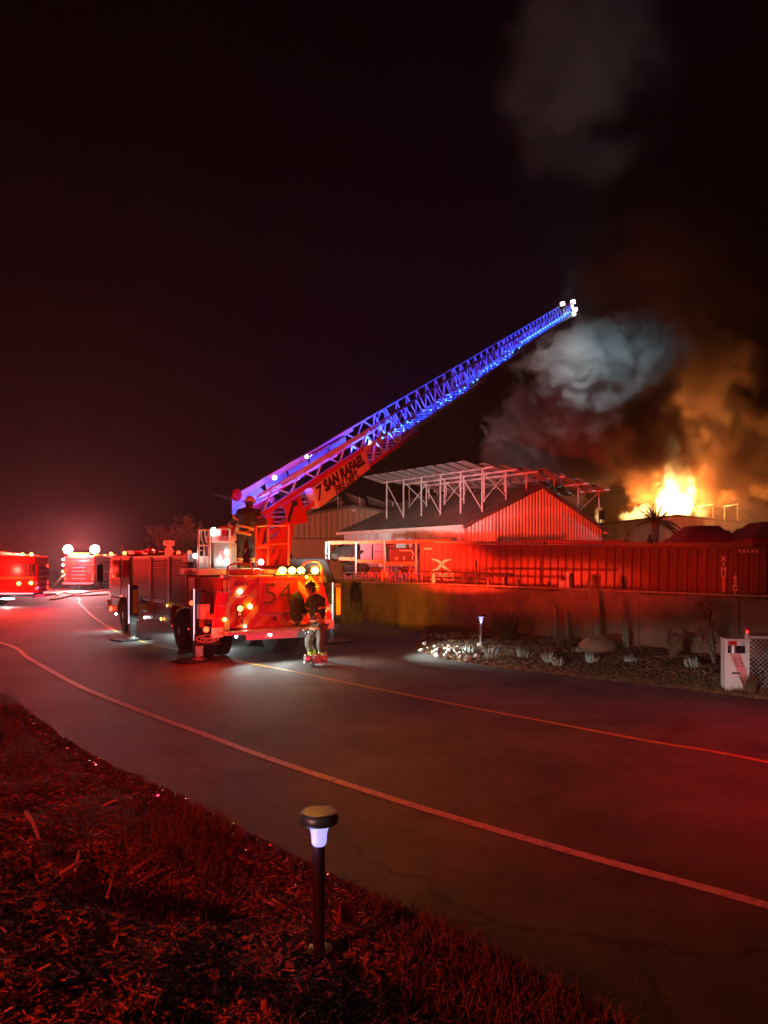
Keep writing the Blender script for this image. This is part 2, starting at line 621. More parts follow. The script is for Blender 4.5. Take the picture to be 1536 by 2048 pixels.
# ------------------------------------------------------------------ ground, road, markings
mb = MB()
N = 24
for j in range(N + 1):
    for i in range(N + 1):
        mb.v.append(V((-120 + 240 * i / N, -25 + 235 * j / N, -0.06)))
for j in range(N):
    for i in range(N):
        a_ = j * (N + 1) + i
        mb.f.append((a_, a_ + 1, a_ + N + 2, a_ + N + 1))
tag(mb.build('ground', soil), kind='structure')
mb = MB()
mb.add([(-60, -12, 0), (40, -12, 0), (40, 44, 0), (-60, 100, 0)], [(0, 1, 2, 3)])
tag(mb.build('road', asphalt), kind='structure')

wl = [(-40, 47, 0), (-28, 37.5, 0), (-18, 28.5, 0)] + [G(*p) for p in ((0, 1285), (60, 1318), (150, 1368), (250, 1410), (400, 1466), (560, 1525), (800, 1603), (1000, 1663), (1200, 1720), (1536, 1812))] + [(3.7, 3.9, 0), (6, 1.5, 0)]
tag(ribbon(catmull(wl), 0.115, 0.004).build('edge_line', white_line), kind='structure')
yl = [(-45, 90, 0)] + [G(*p) for p in ((135, 1188), (160, 1208), (190, 1236), (262, 1276), (420, 1312), (560, 1338), (700, 1367), (900, 1407), (1100, 1445), (1300, 1483), (1536, 1525))] + [(6.5, 5.4, 0), (10, 1.0, 0)]
tag(ribbon(catmull(yl), 0.10, 0.004).build('centre_line', yellow_line), kind='structure')

# loose grit and small litter on the asphalt
mb = MB()
for _ in range(4200):
    y = 3.5 + 16 * rnd.random() ** 1.4
    x = rnd.uniform(-0.56, 0.56) * y
    r_ = rnd.uniform(0.002, 0.008) * (0.7 + y / 16)
    a_ = rnd.uniform(0, 6.28)
    R_ = Matrix.Rotation(a_, 3, 'Z')
    mb.add([V((x, y, 0.001)) + R_ @ V(q) for q in ((-r_, -r_ * 0.6, 0), (r_, -r_ * 0.7, 0), (0.1 * r_, r_, 0), (0, 0, r_ * 0.9))], [(0, 1, 3), (1, 2, 3), (2, 0, 3)])
tag(mb.build('road_grit', mat('grit_stone', (0.2, 0.18, 0.16), 0.7, var=0.6, scale=25)), kind='stuff')

# near bank of wood chips: a height field that rises from the road edge towards the photographer
near_edge = catmull([(-40, 44, 0), (-24, 31, 0), (-12, 19.5, 0), (-6.8, 13.3, 0), (-5.3, 11.3, 0), (-3.51, 8.96, 0), (-2.2, 7.58, 0), (-1.24, 6.45, 0), (-0.83, 6.0, 0), (-0.24, 5.35, 0), (0.41, 4.69, 0), (0.95, 4.08, 0), (1.5, 3.3, 0), (2.4, 2.0, 0), (4.2, -0.6, 0), (8, -6, 0)], 8)


def bank_pt(s, o):
    """s in 0..1 along the edge, o metres away from the road"""
    k = s * (len(near_edge) - 1)
    i = min(int(k), len(near_edge) - 2)
    p = near_edge[i].lerp(near_edge[i + 1], k - i)
    t = (near_edge[i + 1] - near_edge[i]).normalized()
    n = V((t.y, -t.x, 0))
    q = p + n * o
    e = max(0, min(1, o / 3.0))
    e = e * e * (3 - 2 * e)
    q.z = 0.012 + 0.42 * e + min(1, o / 0.8) * (0.10 * mnoise.noise(V((q.x * 0.9, q.y * 0.9, 3))) + 0.045 * mnoise.noise(V((q.x * 3.1, q.y * 3.1, 9))))
    q.z += 0.02 * min(1, o / 0.3) * mnoise.noise(V((q.x * 9, q.y * 9, 1)))
    q.z -= 0.16 * math.exp(-((q.x + 1.35) ** 2 / 0.22 + (q.y - 4.75) ** 2 / 0.06))
    return q


mb = MB()
NS, NO = 220, 60
offs = [-0.12] + [9.0 * (k / NO) ** 1.6 for k in range(NO + 1)]
for i in range(NS + 1):
    for o_ in offs:
        p = bank_pt(i / NS, max(o_, 0) + (0.10 * mnoise.noise(V((i * 0.37, 0, 0))) if o_ < 0.2 else 0))
        if o_ < 0:
            p.z = -0.03
        mb.v.append(p)
K = len(offs)
for i in range(NS):
    for j in range(K - 1):
        mb.f.append((i * K + j, i * K + j + 1, (i + 1) * K + j + 1, (i + 1) * K + j))
tag(mb.build('mulch_bank', soil, smooth=True), kind='structure')


def rand_rot():
    return Matrix.Rotation(rnd.uniform(0, 6.28), 3, 'Z') @ Matrix.Rotation(rnd.gauss(0, 0.35), 3, 'X') @ Matrix.Rotation(rnd.gauss(0, 0.3), 3, 'Y')


def chip(mb, p, l, w, h):
    R = rand_rot()
    b_ = l * rnd.uniform(-0.12, 0.12)
    pts = [(-l / 2, -w / 2, 0), (-l / 2, w * 0.3, 0), (-l / 2 + w * 0.2, 0, h), (l / 2, -w * 0.3, b_), (l / 2, w / 2, b_), (l / 2 - w * 0.3, 0, h + b_)]
    mb.add([p + R @ V(q) for q in pts], [(0, 1, 2), (3, 5, 4), (0, 3, 4, 1), (1, 4, 5, 2), (2, 5, 3, 0)])


mb, mb2 = MB(), MB()
cnt = 0
while cnt < 30000:
    s_, o_ = rnd.uniform(0.2, 0.97), rnd.uniform(0.12, 6.5)
    p = bank_pt(s_, o_)
    d = math.hypot(p.x, p.y)
    if p.y < 1.5 or abs(p.x) > 0.62 * p.y + 0.6 or rnd.random() > 3.5 / d:
        continue
    cnt += 1
    g_ = mnoise.noise(V((p.x * 0.8, p.y * 0.8, 20)))
    if o_ < 0.9 and g_ > -0.1 and rnd.random() < 0.6:
        continue
    l = min(0.16, max(0.008, rnd.lognormvariate(-3.5, 0.55)))
    chip(mb2 if rnd.random() < 0.16 else mb, p + V((0, 0, rnd.uniform(0, 0.012))), l, l * rnd.uniform(0.12, 0.4), 0.006)
tag(mb.build('wood_chips', chips_m), kind='stuff')
tag(mb2.build('pale_wood_chips', chips_l), kind='stuff')

# a few countable sticks on the chips
sticks = [((52, 1625), (78, 1678), 0.018), ((148, 1740), (158, 1700), 0.014), ((262, 1745), (318, 1705), 0.011), ((214, 1795), (222, 1760), 0.01), ((120, 1748), (168, 1720), 0.012), ((228, 1895), (234, 1868), 0.008), ((205, 1612), (236, 1600), 0.009)]
sl = ['thick pale stick lying on the wood chips at the left edge', 'short pale stick on the wood chips left of the dark hollow', 'long thin stick leaning across the right rim of the dark hollow', 'short upright twig on the wood chips below the hollow', 'thin branch lying on the chips left of the hollow', 'small yellow blade of straw standing in the near chips', 'thin stick lying across the middle of the chip bank']
for (a_, b_, r_), lb in zip(sticks, sl):
    p, q = G(*a_, 0.36), G(*b_, 0.40)
    m_ = (p + q) / 2 + V((0.01, 0, 0.012))
    tag(MB().path([p, m_, q], [r_, r_ * 0.85, r_ * 0.5], 6).build('stick', chips_l), lb, 'stick', 'sticks on the wood chip bank')

# grass and gravel along the road edge
mb = MB()
cnt = 0
while cnt < 9000:
    s_, o_ = rnd.uniform(0.2, 0.97), abs(rnd.gauss(0.1, 0.55))
    if rnd.random() < 0.25:
        o_ = rnd.uniform(0.5, 3)
    p = bank_pt(s_, o_)
    if p.y < 1.8 or abs(p.x) > 0.62 * p.y + 0.5:
        continue
    g_ = mnoise.noise(V((p.x * 0.9, p.y * 0.9, 20)))
    if g_ < 0.0 and rnd.random() < 0.85:
        continue
    cnt += 1
    h = rnd.uniform(0.03, 0.13) * (1.5 if g_ > 0.25 else 1)
    a_ = rnd.uniform(0, 6.28)
    w_ = V((math.cos(a_), math.sin(a_), 0)) * 0.0035
    ln = V((rnd.gauss(0, 0.4), rnd.gauss(0, 0.4), 1)).normalized() * h
    mid = p + ln * 0.55 + V((rnd.gauss(0, 0.006), rnd.gauss(0, 0.006), 0))
    mb.add([p - w_, p + w_, mid + w_ * 0.7, mid - w_ * 0.7, p + ln + V((rnd.gauss(0, 0.02), rnd.gauss(0, 0.02), -h * 0.15))], [(0, 1, 2, 3), (3, 2, 4)])
tag(mb.build('dry_grass', grass_m), kind='stuff')
wet = mat('wet_gravel', (0.10, 0.09, 0.09), 0.12, var=0.5, scale=30)
mb = MB()
for _ in range(3200):
    s_ = rnd.uniform(0.25, 0.9)
    p = bank_pt(s_, abs(rnd.gauss(0.02, 0.16)))
    if p.y < 2:
        continue
    r_ = rnd.uniform(0.005, 0.016)
    mb.box(p + V((0, 0, r_ * 0.4)), (r_ * 2, r_ * 1.5, r_), rand_rot())
tag(mb.build('wet_gravel', wet), kind='stuff')

# shrub that shows at the left edge of the picture
def bush(name, label, cat, c, r, h, n, m, seed, leaf=0.05, stems=7, group=None, up=0.3):
    rr = random.Random(seed)
    t = thing(name, label, cat, c, group=group)
    f = MB()
    for _ in range(n):
        a_ = rr.uniform(0, 6.28)
        k = rr.random() ** 0.5
        z = rr.uniform(0.08, 1) ** 0.8
        prof = math.sin(math.pi * min(1, 0.12 + z * 0.86)) ** 0.6
        lump = 1 + 0.35 * mnoise.noise(V((math.cos(a_) * 1.6, math.sin(a_) * 1.6, z * 2.5 + seed)))
        p = V((math.cos(a_) * r * k * prof * lump, math.sin(a_) * r * k * prof * lump, z * h * lump))
        d_ = V((rr.gauss(0, 1), rr.gauss(0, 1), rr.gauss(up, 0.8))).normalized()
        s_ = leaf * rr.uniform(0.6, 1.4)
        sd = d_.cross(V((rr.random(), rr.random(), rr.random()))).normalized() * s_ * 0.28
        f.add([p, p + d_ * s_ * 0.5 + sd, p + d_ * s_, p + d_ * s_ * 0.5 - sd], [(0, 1, 2, 3)])
    f.build('foliage', m, t)
    s2 = MB()
    for _ in range(stems):
        a_ = rr.uniform(0, 6.28)
        e = V((math.cos(a_) * r * 0.6, math.sin(a_) * r * 0.6, h * rr.uniform(0.55, 0.9)))
        s2.path([(0, 0, -0.03), e * 0.45 + V((0, 0, h * 0.1)), e], [0.014, 0.01, 0.004], 5)
    s2.build('stem', bark_m, t)
    return t


p = G(2, 1492, 0.3)
bush('bush', 'rounded reddish bush cut off by the left edge of the picture', 'bush', (p.x - 0.06, p.y, 0.18), 0.30, 0.52, 900, bush_m, 4, 0.05)

# ------------------------------------------------------------------ retaining wall and planting bed
W0, WD = V((-1.6, 30.5, 0)), V((4.65, -6.7, 0))
WL = WD.length
wdir = WD.normalized()
wn_ = V((wdir.y, -wdir.x, 0))                       # towards the road
def wall_at(t, z=0.0, out=0.0):
    return W0 + WD * t + wn_ * out + V((0, 0, z))


wang = math.atan2(wdir.y, wdir.x)
wall = thing('retaining_wall', 'long brown stained retaining wall running behind the planting bed', 'wall', wall_at(-0.5), wang)
npan = 10
pl = WL * 3.2 / npan
for k in range(npan):
    pm = MB()
    nx, nz = 8, 5
    hgt = 1.52 + 0.02 * math.sin(k * 2.3)
    x0, x1 = k * pl + 0.012, (k + 1) * pl - 0.012
    dy = 0.012 * math.sin(k * 5.1)
    for j in range(nz + 1):
        for i in range(nx + 1):
            x = x0 + (x1 - x0) * i / nx
            z = -0.05 + (hgt + 0.05) * j / nz
            pm.v.append(V((x, -0.12 + dy + 0.012 * mnoise.noise(V((x * 1.3, z * 1.7, k))), z + (0.02 * mnoise.noise(V((x * 1.1, 3, k))) if j == nz else 0))))
    for j in range(nz):
        for i in range(nx):
            a_ = j * (nx + 1) + i
            pm.f.append((a_, a_ + 1, a_ + nx + 2, a_ + nx + 1))
    pm.bx(x0, x1, -0.105 + dy, 0.12, -0.05, hgt - 0.02)
    pm.build('panel', stucco, wall)
cp = MB()
cp.bx(0, WL * 3.2, -0.17, 0.17, 1.55, 1.60)
cp.build('coping', wood, wall, bevel=0.008)
cp = MB()
cp.bx(0.5, WL * 3.2, -0.02, 0.02, -0.05, 1.50)
cp.build('core', soil, wall)

# low kerb pole lying at the foot of the wall
a_, b_ = G(795, 1247), G(962, 1272)
tag(MB().path([a_ + V((0, -0.1, 0.08)), (a_ + b_) / 2 + V((0.03, -0.1, 0.075)), b_ + V((0, -0.1, 0.08))], 0.055, 8).build('timber_edging', wood), 'long pale timber pole lying along the foot of the wall', 'timber')

bed_edge = catmull([G(828, 1300)] + [G(*p) for p in ((850, 1308), (900, 1319), (960, 1331), (1050, 1343), (1140, 1353), (1300, 1371), (1440, 1388), (1536, 1401))] + [(8, 11, 0), (12, 8, 0)], 6)
bed_back = [wall_at(t, 0, 0.1) for t in (0.62, 0.72, 0.85, 1.0, 1.12, 1.25, 1.5, 1.75, 2.1, 2.4, 2.75)]
bed_back[0] = G(836, 1296)
bed_back = catmull(bed_back, 6)


def bed_pt(s, u):
    k = s * (len(bed_edge) - 1)
    i = min(int(k), len(bed_edge) - 2)
    a_ = bed_edge[i].lerp(bed_edge[i + 1], k - i)
    k = s * (len(bed_back) - 1)
    i = min(int(k), len(bed_back) - 2)
    b_ = bed_back[i].lerp(bed_back[i + 1], k - i)
    p = a_.lerp(b_, u)
    e = min(1, u / 0.35) * min(1, s / 0.06)
    p.z = 0.01 + 0.20 * e * e * (3 - 2 * e) + 0.07 * e * mnoise.noise(V((p.x * 0.9, p.y * 0.9, 1))) + 0.03 * e * mnoise.noise(V((p.x * 4, p.y * 4, 1)))
    return p


mb = MB()
NS, NU = 90, 22
for i in range(NS + 1):
    for j in range(NU + 2):
        if j == 0:
            p = bed_pt(i / NS, 0)
            p.z = -0.03
        else:
            p = bed_pt(i / NS, (j - 1) / NU)
        mb.v.append(p)
for i in range(NS):
    for j in range(NU + 1):
        a_ = i * (NU + 2) + j
        mb.f.append((a_, a_ + NU + 2, a_ + NU + 3, a_ + 1))
tag(mb.build('planting_bed', soil, smooth=True), kind='structure')
mb = MB()
for _ in range(9000):
    p = bed_pt(rnd.uniform(0.0, 0.9), rnd.random() ** 1.6)
    l = min(0.2, max(0.02, rnd.lognormvariate(-2.9, 0.5)))
    chip(mb, p + V((0, 0, rnd.uniform(0, 0.02))), l, l * rnd.uniform(0.2, 0.5), 0.012)
tag(mb.build('bed_mulch', chips_m), kind='stuff')
mb = MB()
for _ in range(3800):
    s_ = rnd.uniform(0.5, 0.95)
    p = bed_pt(s_, abs(rnd.gauss(0, 0.10)))
    h = rnd.uniform(0.04, 0.17)
    if rnd.random() < 0.35:
        p = wall_at(rnd.uniform(-0.3, 1.0), 0.0, rnd.uniform(0.1, 0.45))
        h *= 1.3
    a_ = rnd.uniform(0, 6.28)
    w_ = V((math.cos(a_), math.sin(a_), 0)) * 0.009
    ln = V((rnd.gauss(0, 0.5), rnd.gauss(0, 0.5), 1)).normalized() * h
    mb.add([p - w_, p + w_, p + ln], [(0, 1, 2)])
tag(mb.build('bed_grass', grass_m), kind='stuff')
mb = MB()
for _ in range(1500):
    p = bed_pt(rnd.uniform(0.02, 0.85), rnd.random() ** 1.4 * 0.8)
    for _k in range(3):
        a_ = rnd.uniform(0, 6.28)
        dd = V((math.cos(a_), math.sin(a_), rnd.uniform(0.2, 1.2))).normalized() * rnd.uniform(0.03, 0.09)
        sd = dd.cross(V((0.1, 0.2, 1))).normalized() * 0.012
        mb.add([p, p + dd * 0.5 + sd, p + dd, p + dd * 0.5 - sd], [(0, 1, 2, 3)])
tag(mb.build('ground_cover', bush_m), kind='stuff')


def bed_from_pixel(x, y):
    p = G(x, y, 0.18)
    return V((p.x, p.y, 0.12))


# pale stones at the tip of the bed
stones = []
for k in range(64):
    x = rnd.gauss(905, 34)
    y = 1290 + rnd.uniform(-14, 22) + (x - 905) * 0.10
    p = G(min(990, max(838, x)), y, 0.12)
    r_ = rnd.uniform(0.035, 0.10)
    o = MB().ball((0, 0, 0), r_, 7, 5, (1, rnd.uniform(0.7, 1), rnd.uniform(0.5, 0.75)), 0.4, k).build('stone', stone_m)
    o.location = (p.x, p.y, 0.08 + rnd.uniform(0.0, 0.10))
    o.rotation_euler = (rnd.uniform(-0.4, 0.4), rnd.uniform(-0.4, 0.4), rnd.uniform(0, 6))
    tag(o, 'pale rough stone in the heap at the tip of the planting bed', 'stone', 'pale stones heaped at the tip of the planting bed')
p = bed_from_pixel(1193, 1304)
o = MB().ball((0, 0, 0.14), 0.38, 12, 8, (1.25, 0.8, 0.75), 0.35, 3).build('boulder', boulder_m, smooth=True)
o.location = p
tag(o, 'large rounded brown boulder in the planting bed by the cacti', 'boulder')


def succulent(x, y, h, label, seed, n=16):
    rr = random.Random(seed)
    t = thing('succulent', label, 'succulent', bed_from_pixel(x, y), group='pale blue succulents in the planting bed')
    me = MB()
    # one fleshy pointed leaf, 14 triangles
    me.add([(-0.018, 0, 0), (0.018, 0, 0), (0, 0.02, 0.0), (-0.034, 0, 0.5 * h), (0.034, 0, 0.5 * h), (0, 0.032, 0.5 * h), (0, 0.004, h)], [(0, 1, 4, 3), (1, 2, 5, 4), (2, 0, 3, 5), (3, 4, 6), (4, 5, 6), (5, 3, 6)])
    lm = mesh_only(me, 'leaf', leaf_m, True)
    for k in range(n):
        a_ = k * 2.4
        tilt = 0.08 + 0.75 * (k / n)
        off = V((math.cos(a_), math.sin(a_), 0)) * rr.uniform(0.0, 0.10)
        link('leaf', lm, t, Matrix.Translation(off) @ Matrix.Rotation(a_ - 1.57, 4, 'Z') @ Matrix.Rotation(-tilt * rr.uniform(0.5, 1.1), 4, 'X') @ Matrix.Scale(rr.uniform(0.7, 1.1), 4))
    return t


for i, (x, y, h, lb) in enumerate([
        (884, 1278, 0.26, 'pale succulent behind the stone heap, at its left end'), (912, 1276, 0.30, 'upright pale succulent behind the middle of the stone heap'),
        (938, 1302, 0.24, 'pale succulent in front of the stones, left of the far bollard light'), (953, 1278, 0.28, 'pale succulent behind the stones, just left of the far bollard light'),
        (983, 1310, 0.30, 'pale succulent right in front of the far bollard light, on its right'), (1047, 1311, 0.28, 'lone pale succulent below the dry shrub'),
        (1096, 1318, 0.26, 'pale succulent left of the boulder, the first of a close pair'), (1116, 1325, 0.2, 'small low succulent, the right one of a close pair left of the boulder'),
        (1156, 1306, 0.24, 'tall narrow pale succulent just left of the boulder'), (1183, 1322, 0.28, 'broad pale succulent right in front of the boulder'),
        (1262, 1326, 0.24, 'thin pale succulent a little right of the boulder'), (1385, 1336, 0.32, 'wide dim succulent left of the white post cabinet')]):
    succulent(x, y, h, lb, i, 22 if 'broad' in lb or 'wide' in lb else 15)


def cactus(x, y, pts, label, name='cactus', r=0.055):
    t = thing(name, label, 'cactus', bed_from_pixel(x, y), group='cacti in front of the retaining wall')
    d = t.matrix_world.translation.y if False else bed_from_pixel(x, y).y
    for arm in pts:
        q = [P(px, py, d) for px, py in arm]
        q[0].z = min(q[0].z, 0.08)
        sm = catmull(q, 5)
        k = len(sm)
        # ribbed column: 8 ribs
        mbx = MB()
        nn = 16
        for i, p in enumerate(sm):
            rr_ = r * (1.0 - 0.25 * i / k) * (0.55 if i == k - 1 else 1)
            for j in range(nn):
                a_ = 2 * math.pi * j / nn
                rad = rr_ * (1.0 if j % 2 == 0 else 0.72)
                mbx.v.append(p + V((math.cos(a_) * rad, math.sin(a_) * rad, 0)))
        for i in range(k - 1):
            for j in range(nn):
                mbx.f.append((i * nn + j, i * nn + (j + 1) % nn, (i + 1) * nn + (j + 1) % nn, (i + 1) * nn + j))
        mbx.f.append(tuple(range((k - 1) * nn, k * nn)))
        mbx.build('stem', cactus_m, t, world=True)
    return t


cactus(1111, 1278, [[(1111, 1278), (1112, 1240), (1110, 1206)]], 'short columnar cactus, the left one of a pair below the container')
cactus(1134, 1282, [[(1134, 1282), (1135, 1250), (1132, 1222)]], 'short columnar cactus, the right and shorter one of a pair below the container')
cactus(1194, 1292, [[(1194, 1292), (1192, 1230), (1180, 1185), (1176, 1160)], [(1196, 1290), (1198, 1240), (1192, 1188), (1184, 1150)]], 'tall leaning cactus with two stems reaching above the wall top, behind the boulder', r=0.05)
cactus(1252, 1298, [[(1250, 1298), (1246, 1250), (1242, 1195)], [(1256, 1298), (1252, 1252), (1247, 1215)]], 'slender pale cactus with two stems, right of the boulder', r=0.035)


def frond_plant(x, y, h, w, n, label, m, seed, name='shrub', cat='shrub', group=None, r=0.012):
    """many stiff upright stems fanning out from one foot"""
    rr = random.Random(seed)
    base = bed_from_pixel(x, y)
    t = thing(name, label, cat, base, group=group)
    f = MB()
    for k in range(n):
        a_ = rr.uniform(0, 6.28)
        e = rr.random() ** 0.6
        hh = h * rr.uniform(0.6, 1)
        tip = V((math.cos(a_) * w * e, math.sin(a_) * w * e * 0.7, hh))
        b0 = V((math.cos(a_) * 0.08, math.sin(a_) * 0.08, -0.02))
        f.path([b0, b0.lerp(tip, 0.5) + V((0, 0, 0.08 * hh)), tip], [r, r * 0.8, r * 0.3], 4)
    f.build('stem', m, t)
    return t


def coral_plant(x, y, paths, label, seed):
    rr = random.Random(seed)
    base = bed_from_pixel(x, y)
    t = thing('coral_succulent', label, 'succulent', base, group='branching dry succulents by the wall')
    d = base.y
    for pa in paths:
        q = [P(px, py, d + rr.uniform(-0.15, 0.15)) for px, py in pa]
        st = MB()
        st.path(catmull(q, 4), [0.045 * (1 - 0.5 * i / (len(q) * 4 - 3)) for i in range((len(q) - 1) * 4 + 1)], 6)
        st.build('stem', bark_m, t, world=True)
        fl = MB()
        for p in catmull(q, 6)[3:]:
            for _ in range(9):
                dd = V((rr.gauss(0, 1), rr.gauss(0, 1), rr.gauss(0.6, 0.7))).normalized()
                l = rr.uniform(0.06, 0.16)
                fl.path([p, p + dd * l], [0.018, 0.008], 4)
        fl.build('foliage', coral_m, t, world=True)
    return t


coral_plant(1428, 1330, [[(1428, 1330), (1424, 1280), (1412, 1240), (1402, 1208)], [(1426, 1300), (1418, 1245), (1416, 1205)], [(1424, 1310), (1405, 1275), (1398, 1258)]], 'tall branching dry succulent with orange tips left of the white cabinet', 5)
coral_plant(1452, 1300, [[(1446, 1310), (1450, 1262), (1468, 1232), (1484, 1216)], [(1450, 1290), (1462, 1250), (1494, 1228)], [(1448, 1300), (1470, 1256), (1500, 1240)]], 'fan shaped dry succulent spreading above the white cabinet', 6)
coral_plant(1345, 1320, [[(1345, 1320), (1340, 1290), (1336, 1262)], [(1347, 1318), (1352, 1290), (1356, 1272)]], 'low dim succulent between the boulder and the tall branching succulents', 8)
frond_plant(1012, 1284, 0.95, 0.55, 150, 'dry upright shrub casting a dark shadow on the wall right of the far bollard light', bush_m, 2)
bush('shrub', 'leafy dark top of the dry shrub standing against the wall', 'shrub', bed_from_pixel(1024, 1262) + V((0.05, 0.35, 0.05)), 0.5, 1.15, 700, bush_m, 12, 0.07)
frond_plant(1128, 1296, 0.5, 0.42, 60, 'grassy tuft at the foot of the short columnar cacti', bush_m, 3, name='grass_tuft', cat='grass', r=0.008)
frond_plant(1224, 1302, 0.35, 0.35, 40, 'low grassy tuft between the boulder and the slender cactus', bush_m, 33, name='grass_tuft', cat='grass', r=0.008)

# weeds and the black tarp at the left end of the wall
wz = wall_at(0.0, 0, 0.35)
for k, (x, hh, nn, lb) in enumerate([(696, 0.95, 70, 'tall dry weeds beside the right outrigger of the ladder truck'), (712, 0.8, 50, 'dry weeds between the tall weeds and the black tarp')]):
    b_ = G(x, 1250)
    rr = random.Random(k)
    t = thing('weed', lb, 'weed', (b_.x, b_.y, 0), group='weeds at the foot of the wall')
    f = MB()
    for _ in range(nn):
        a_ = rr.uniform(0, 6.28)
        w_ = rr.uniform(0, 0.3)
        tip = V((math.cos(a_) * w_ * 1.3, math.sin(a_) * w_, hh * rr.uniform(0.5, 1.1)))
        f.path([(tip.x * 0.6, tip.y * 0.6, -0.01), tip * 0.6 + V((0.02, 0, 0.04)), tip], [0.012, 0.01, 0.004], 4)
    f.build('stem', grass_m, t)
    f = MB()
    for _ in range(nn * 3):
        p = V((rr.uniform(-0.35, 0.35), rr.uniform(-0.2, 0.2), rr.uniform(0.1, hh)))
        dd = V((rr.gauss(0, 1), rr.gauss(0, 1), rr.gauss(0.5, 0.6))).normalized() * 0.09
        sd = dd.cross(V((0, 0.3, 1))).normalized() * 0.018
        f.add([p, p + dd * 0.5 + sd, p + dd, p + dd * 0.5 - sd], [(0, 1, 2, 3)])
    f.build('foliage', grass_m, t)
t = thing('agave_stump', 'black drooping dead plant on a cut stump against the left end of the wall', 'plant', wall_at(0.14, 0, 0.3))
c_ = wall_at(0.14, 0, 0.3)
st = MB().lathe([(0.34, 0), (0.30, 0.2), (0.28, 0.42), (0.25, 0.44), (0.05, 0.43)], (0, 0, 0), (0, 0, 1), 12)
st.build('stump', bark_m, t)
rr = random.Random(3)
lf = MB()
for k in range(18):
    a_ = rr.uniform(0, 6.28)
    w_ = rr.uniform(0.12, 0.42)
    top = rr.uniform(1.0, 1.55)
    pts = [V((0.1, 0, 0.4)), V((0.12 + math.cos(a_) * w_ * 0.4, math.sin(a_) * 0.08, top)), V((0.1 + math.cos(a_) * w_, -abs(math.sin(a_)) * 0.15, top * rr.uniform(0.5, 0.85))), V((0.1 + math.cos(a_) * w_ * 1.1, -abs(math.sin(a_)) * 0.2, rr.uniform(0.25, 0.6)))]
    lf.path(catmull(pts, 4), [0.03 + 0.05 * math.sin(math.pi * i / 12) for i in range(13)], 5)
lf.build('leaf_mass', tarp_m, t)

# ------------------------------------------------------------------ shipping container with lumber on top
CL, CR = V((1.38, 29.5, 0.14)), V((10.86, 21.4, -0.14))
cd = (CR - CL)
clen = cd.length
cang = math.atan2(cd.y, cd.x)
ctilt = math.asin((CL.z - CR.z) / clen)
cont = thing('shipping_container', 'long rust red corrugated shipping container with a white cross logo behind the wall', 'container', CL, cang, ry=ctilt)
CH, CW = 2.9, 2.44


def corrugated(x0, x1, z0, z1f, y, pitch, depth, face=-1, ztop=None):
    """trapezoid ribs running upright; ztop(x) gives the upper edge"""
    mbx = MB()
    xs = []
    n = int((x1 - x0) / pitch)
    p = (x1 - x0) / n
    for i in range(n):
        b_ = x0 + i * p
        xs += [(b_, 0), (b_ + p * 0.28, 0), (b_ + p * 0.42, 1), (b_ + p * 0.86, 1)]
    xs.append((x1, 0))
    zt = ztop or (lambda x: z1f)
    for x, k in xs:
        yy = y + face * depth * k
        mbx.v += [V((x, yy, z0)), V((x, yy, zt(x)))]
    for i in range(len(xs) - 1):
        mbx.f.append((2 * i, 2 * i + 2, 2 * i + 3, 2 * i + 1))
    return mbx


corrugated(0.17, clen - 0.17, 0.15, CH - 0.08, 0.085, 0.285, 0.07).build('side_panel', cont_m, cont)
corrugated(0.17, clen - 0.17, 0.15, CH - 0.08, CW - 0.03, 0.285, 0.05).build('side_panel', cont_m, cont)
MB().bx(0.05, clen - 0.05, 0.08, CW - 0.08, CH - 0.06, CH - 0.02).build('roof', cont_m, cont)
MB().bx(0.05, clen - 0.05, 0.08, CW - 0.08, 0.12, 0.2).build('floor_deck', wood, cont)
MB().bx(0.02, 0.06, 0.1, CW - 0.1, 0.15, CH - 0.1).build('end_panel', cont_m, cont)
for k in (0, 1):
    MB().bx(clen - 0.06, clen - 0.02, 0.1 + k * 1.13, 1.2 + k * 1.13, 0.15, CH - 0.1).build('door', cont_m, cont)
for y0 in (0, CW - 0.09):
    MB().bx(0.1, clen - 0.1, y0, y0 + 0.09, CH - 0.10, CH - 0.005).build('top_rail', cont_m, cont, bevel=0.008)
    MB().bx(0.1, clen - 0.1, y0, y0 + 0.09, 0.02, 0.16).build('bottom_rail', cont_m, cont, bevel=0.008)
for x0 in (0, clen - 0.17):
    for y0 in (0.003, CW - 0.173):
        MB().bx(x0, x0 + 0.17, y0, y0 + 0.17, 0.12, CH - 0.12).build('corner_post', cont_m, cont, bevel=0.01)
        for z0 in (0.0, CH - 0.118):
            c_ = MB()
            c_.bx(x0 - 0.004, x0 + 0.174, y0 - 0.006, y0 + 0.176, z0, z0 + 0.118)
            cc = c_.build('corner_casting', cont_m, cont, bevel=0.008)
            if y0 < 1:
                MB().lathe([(0.03, 0), (0.032, 0.004), (0.02, 0.006)], (x0 + 0.085, y0 - 0.012, z0 + 0.06), (0, 1, 0), 10).build('hole', black_paint, cc)

CM = WM[cont.name]
cx_dir = (CM.to_3x3() @ V((1, 0, 0))).normalized()
cn_dir = (CM.to_3x3() @ V((0, -1, 0))).normalized()
cp0 = CM @ V((0, 0.016, 0))
# the cross logo: two opposed arcs
def loc_c(x, y):
    return CM.inverted() @ on_plane(x, y, cp0, cn_dir)


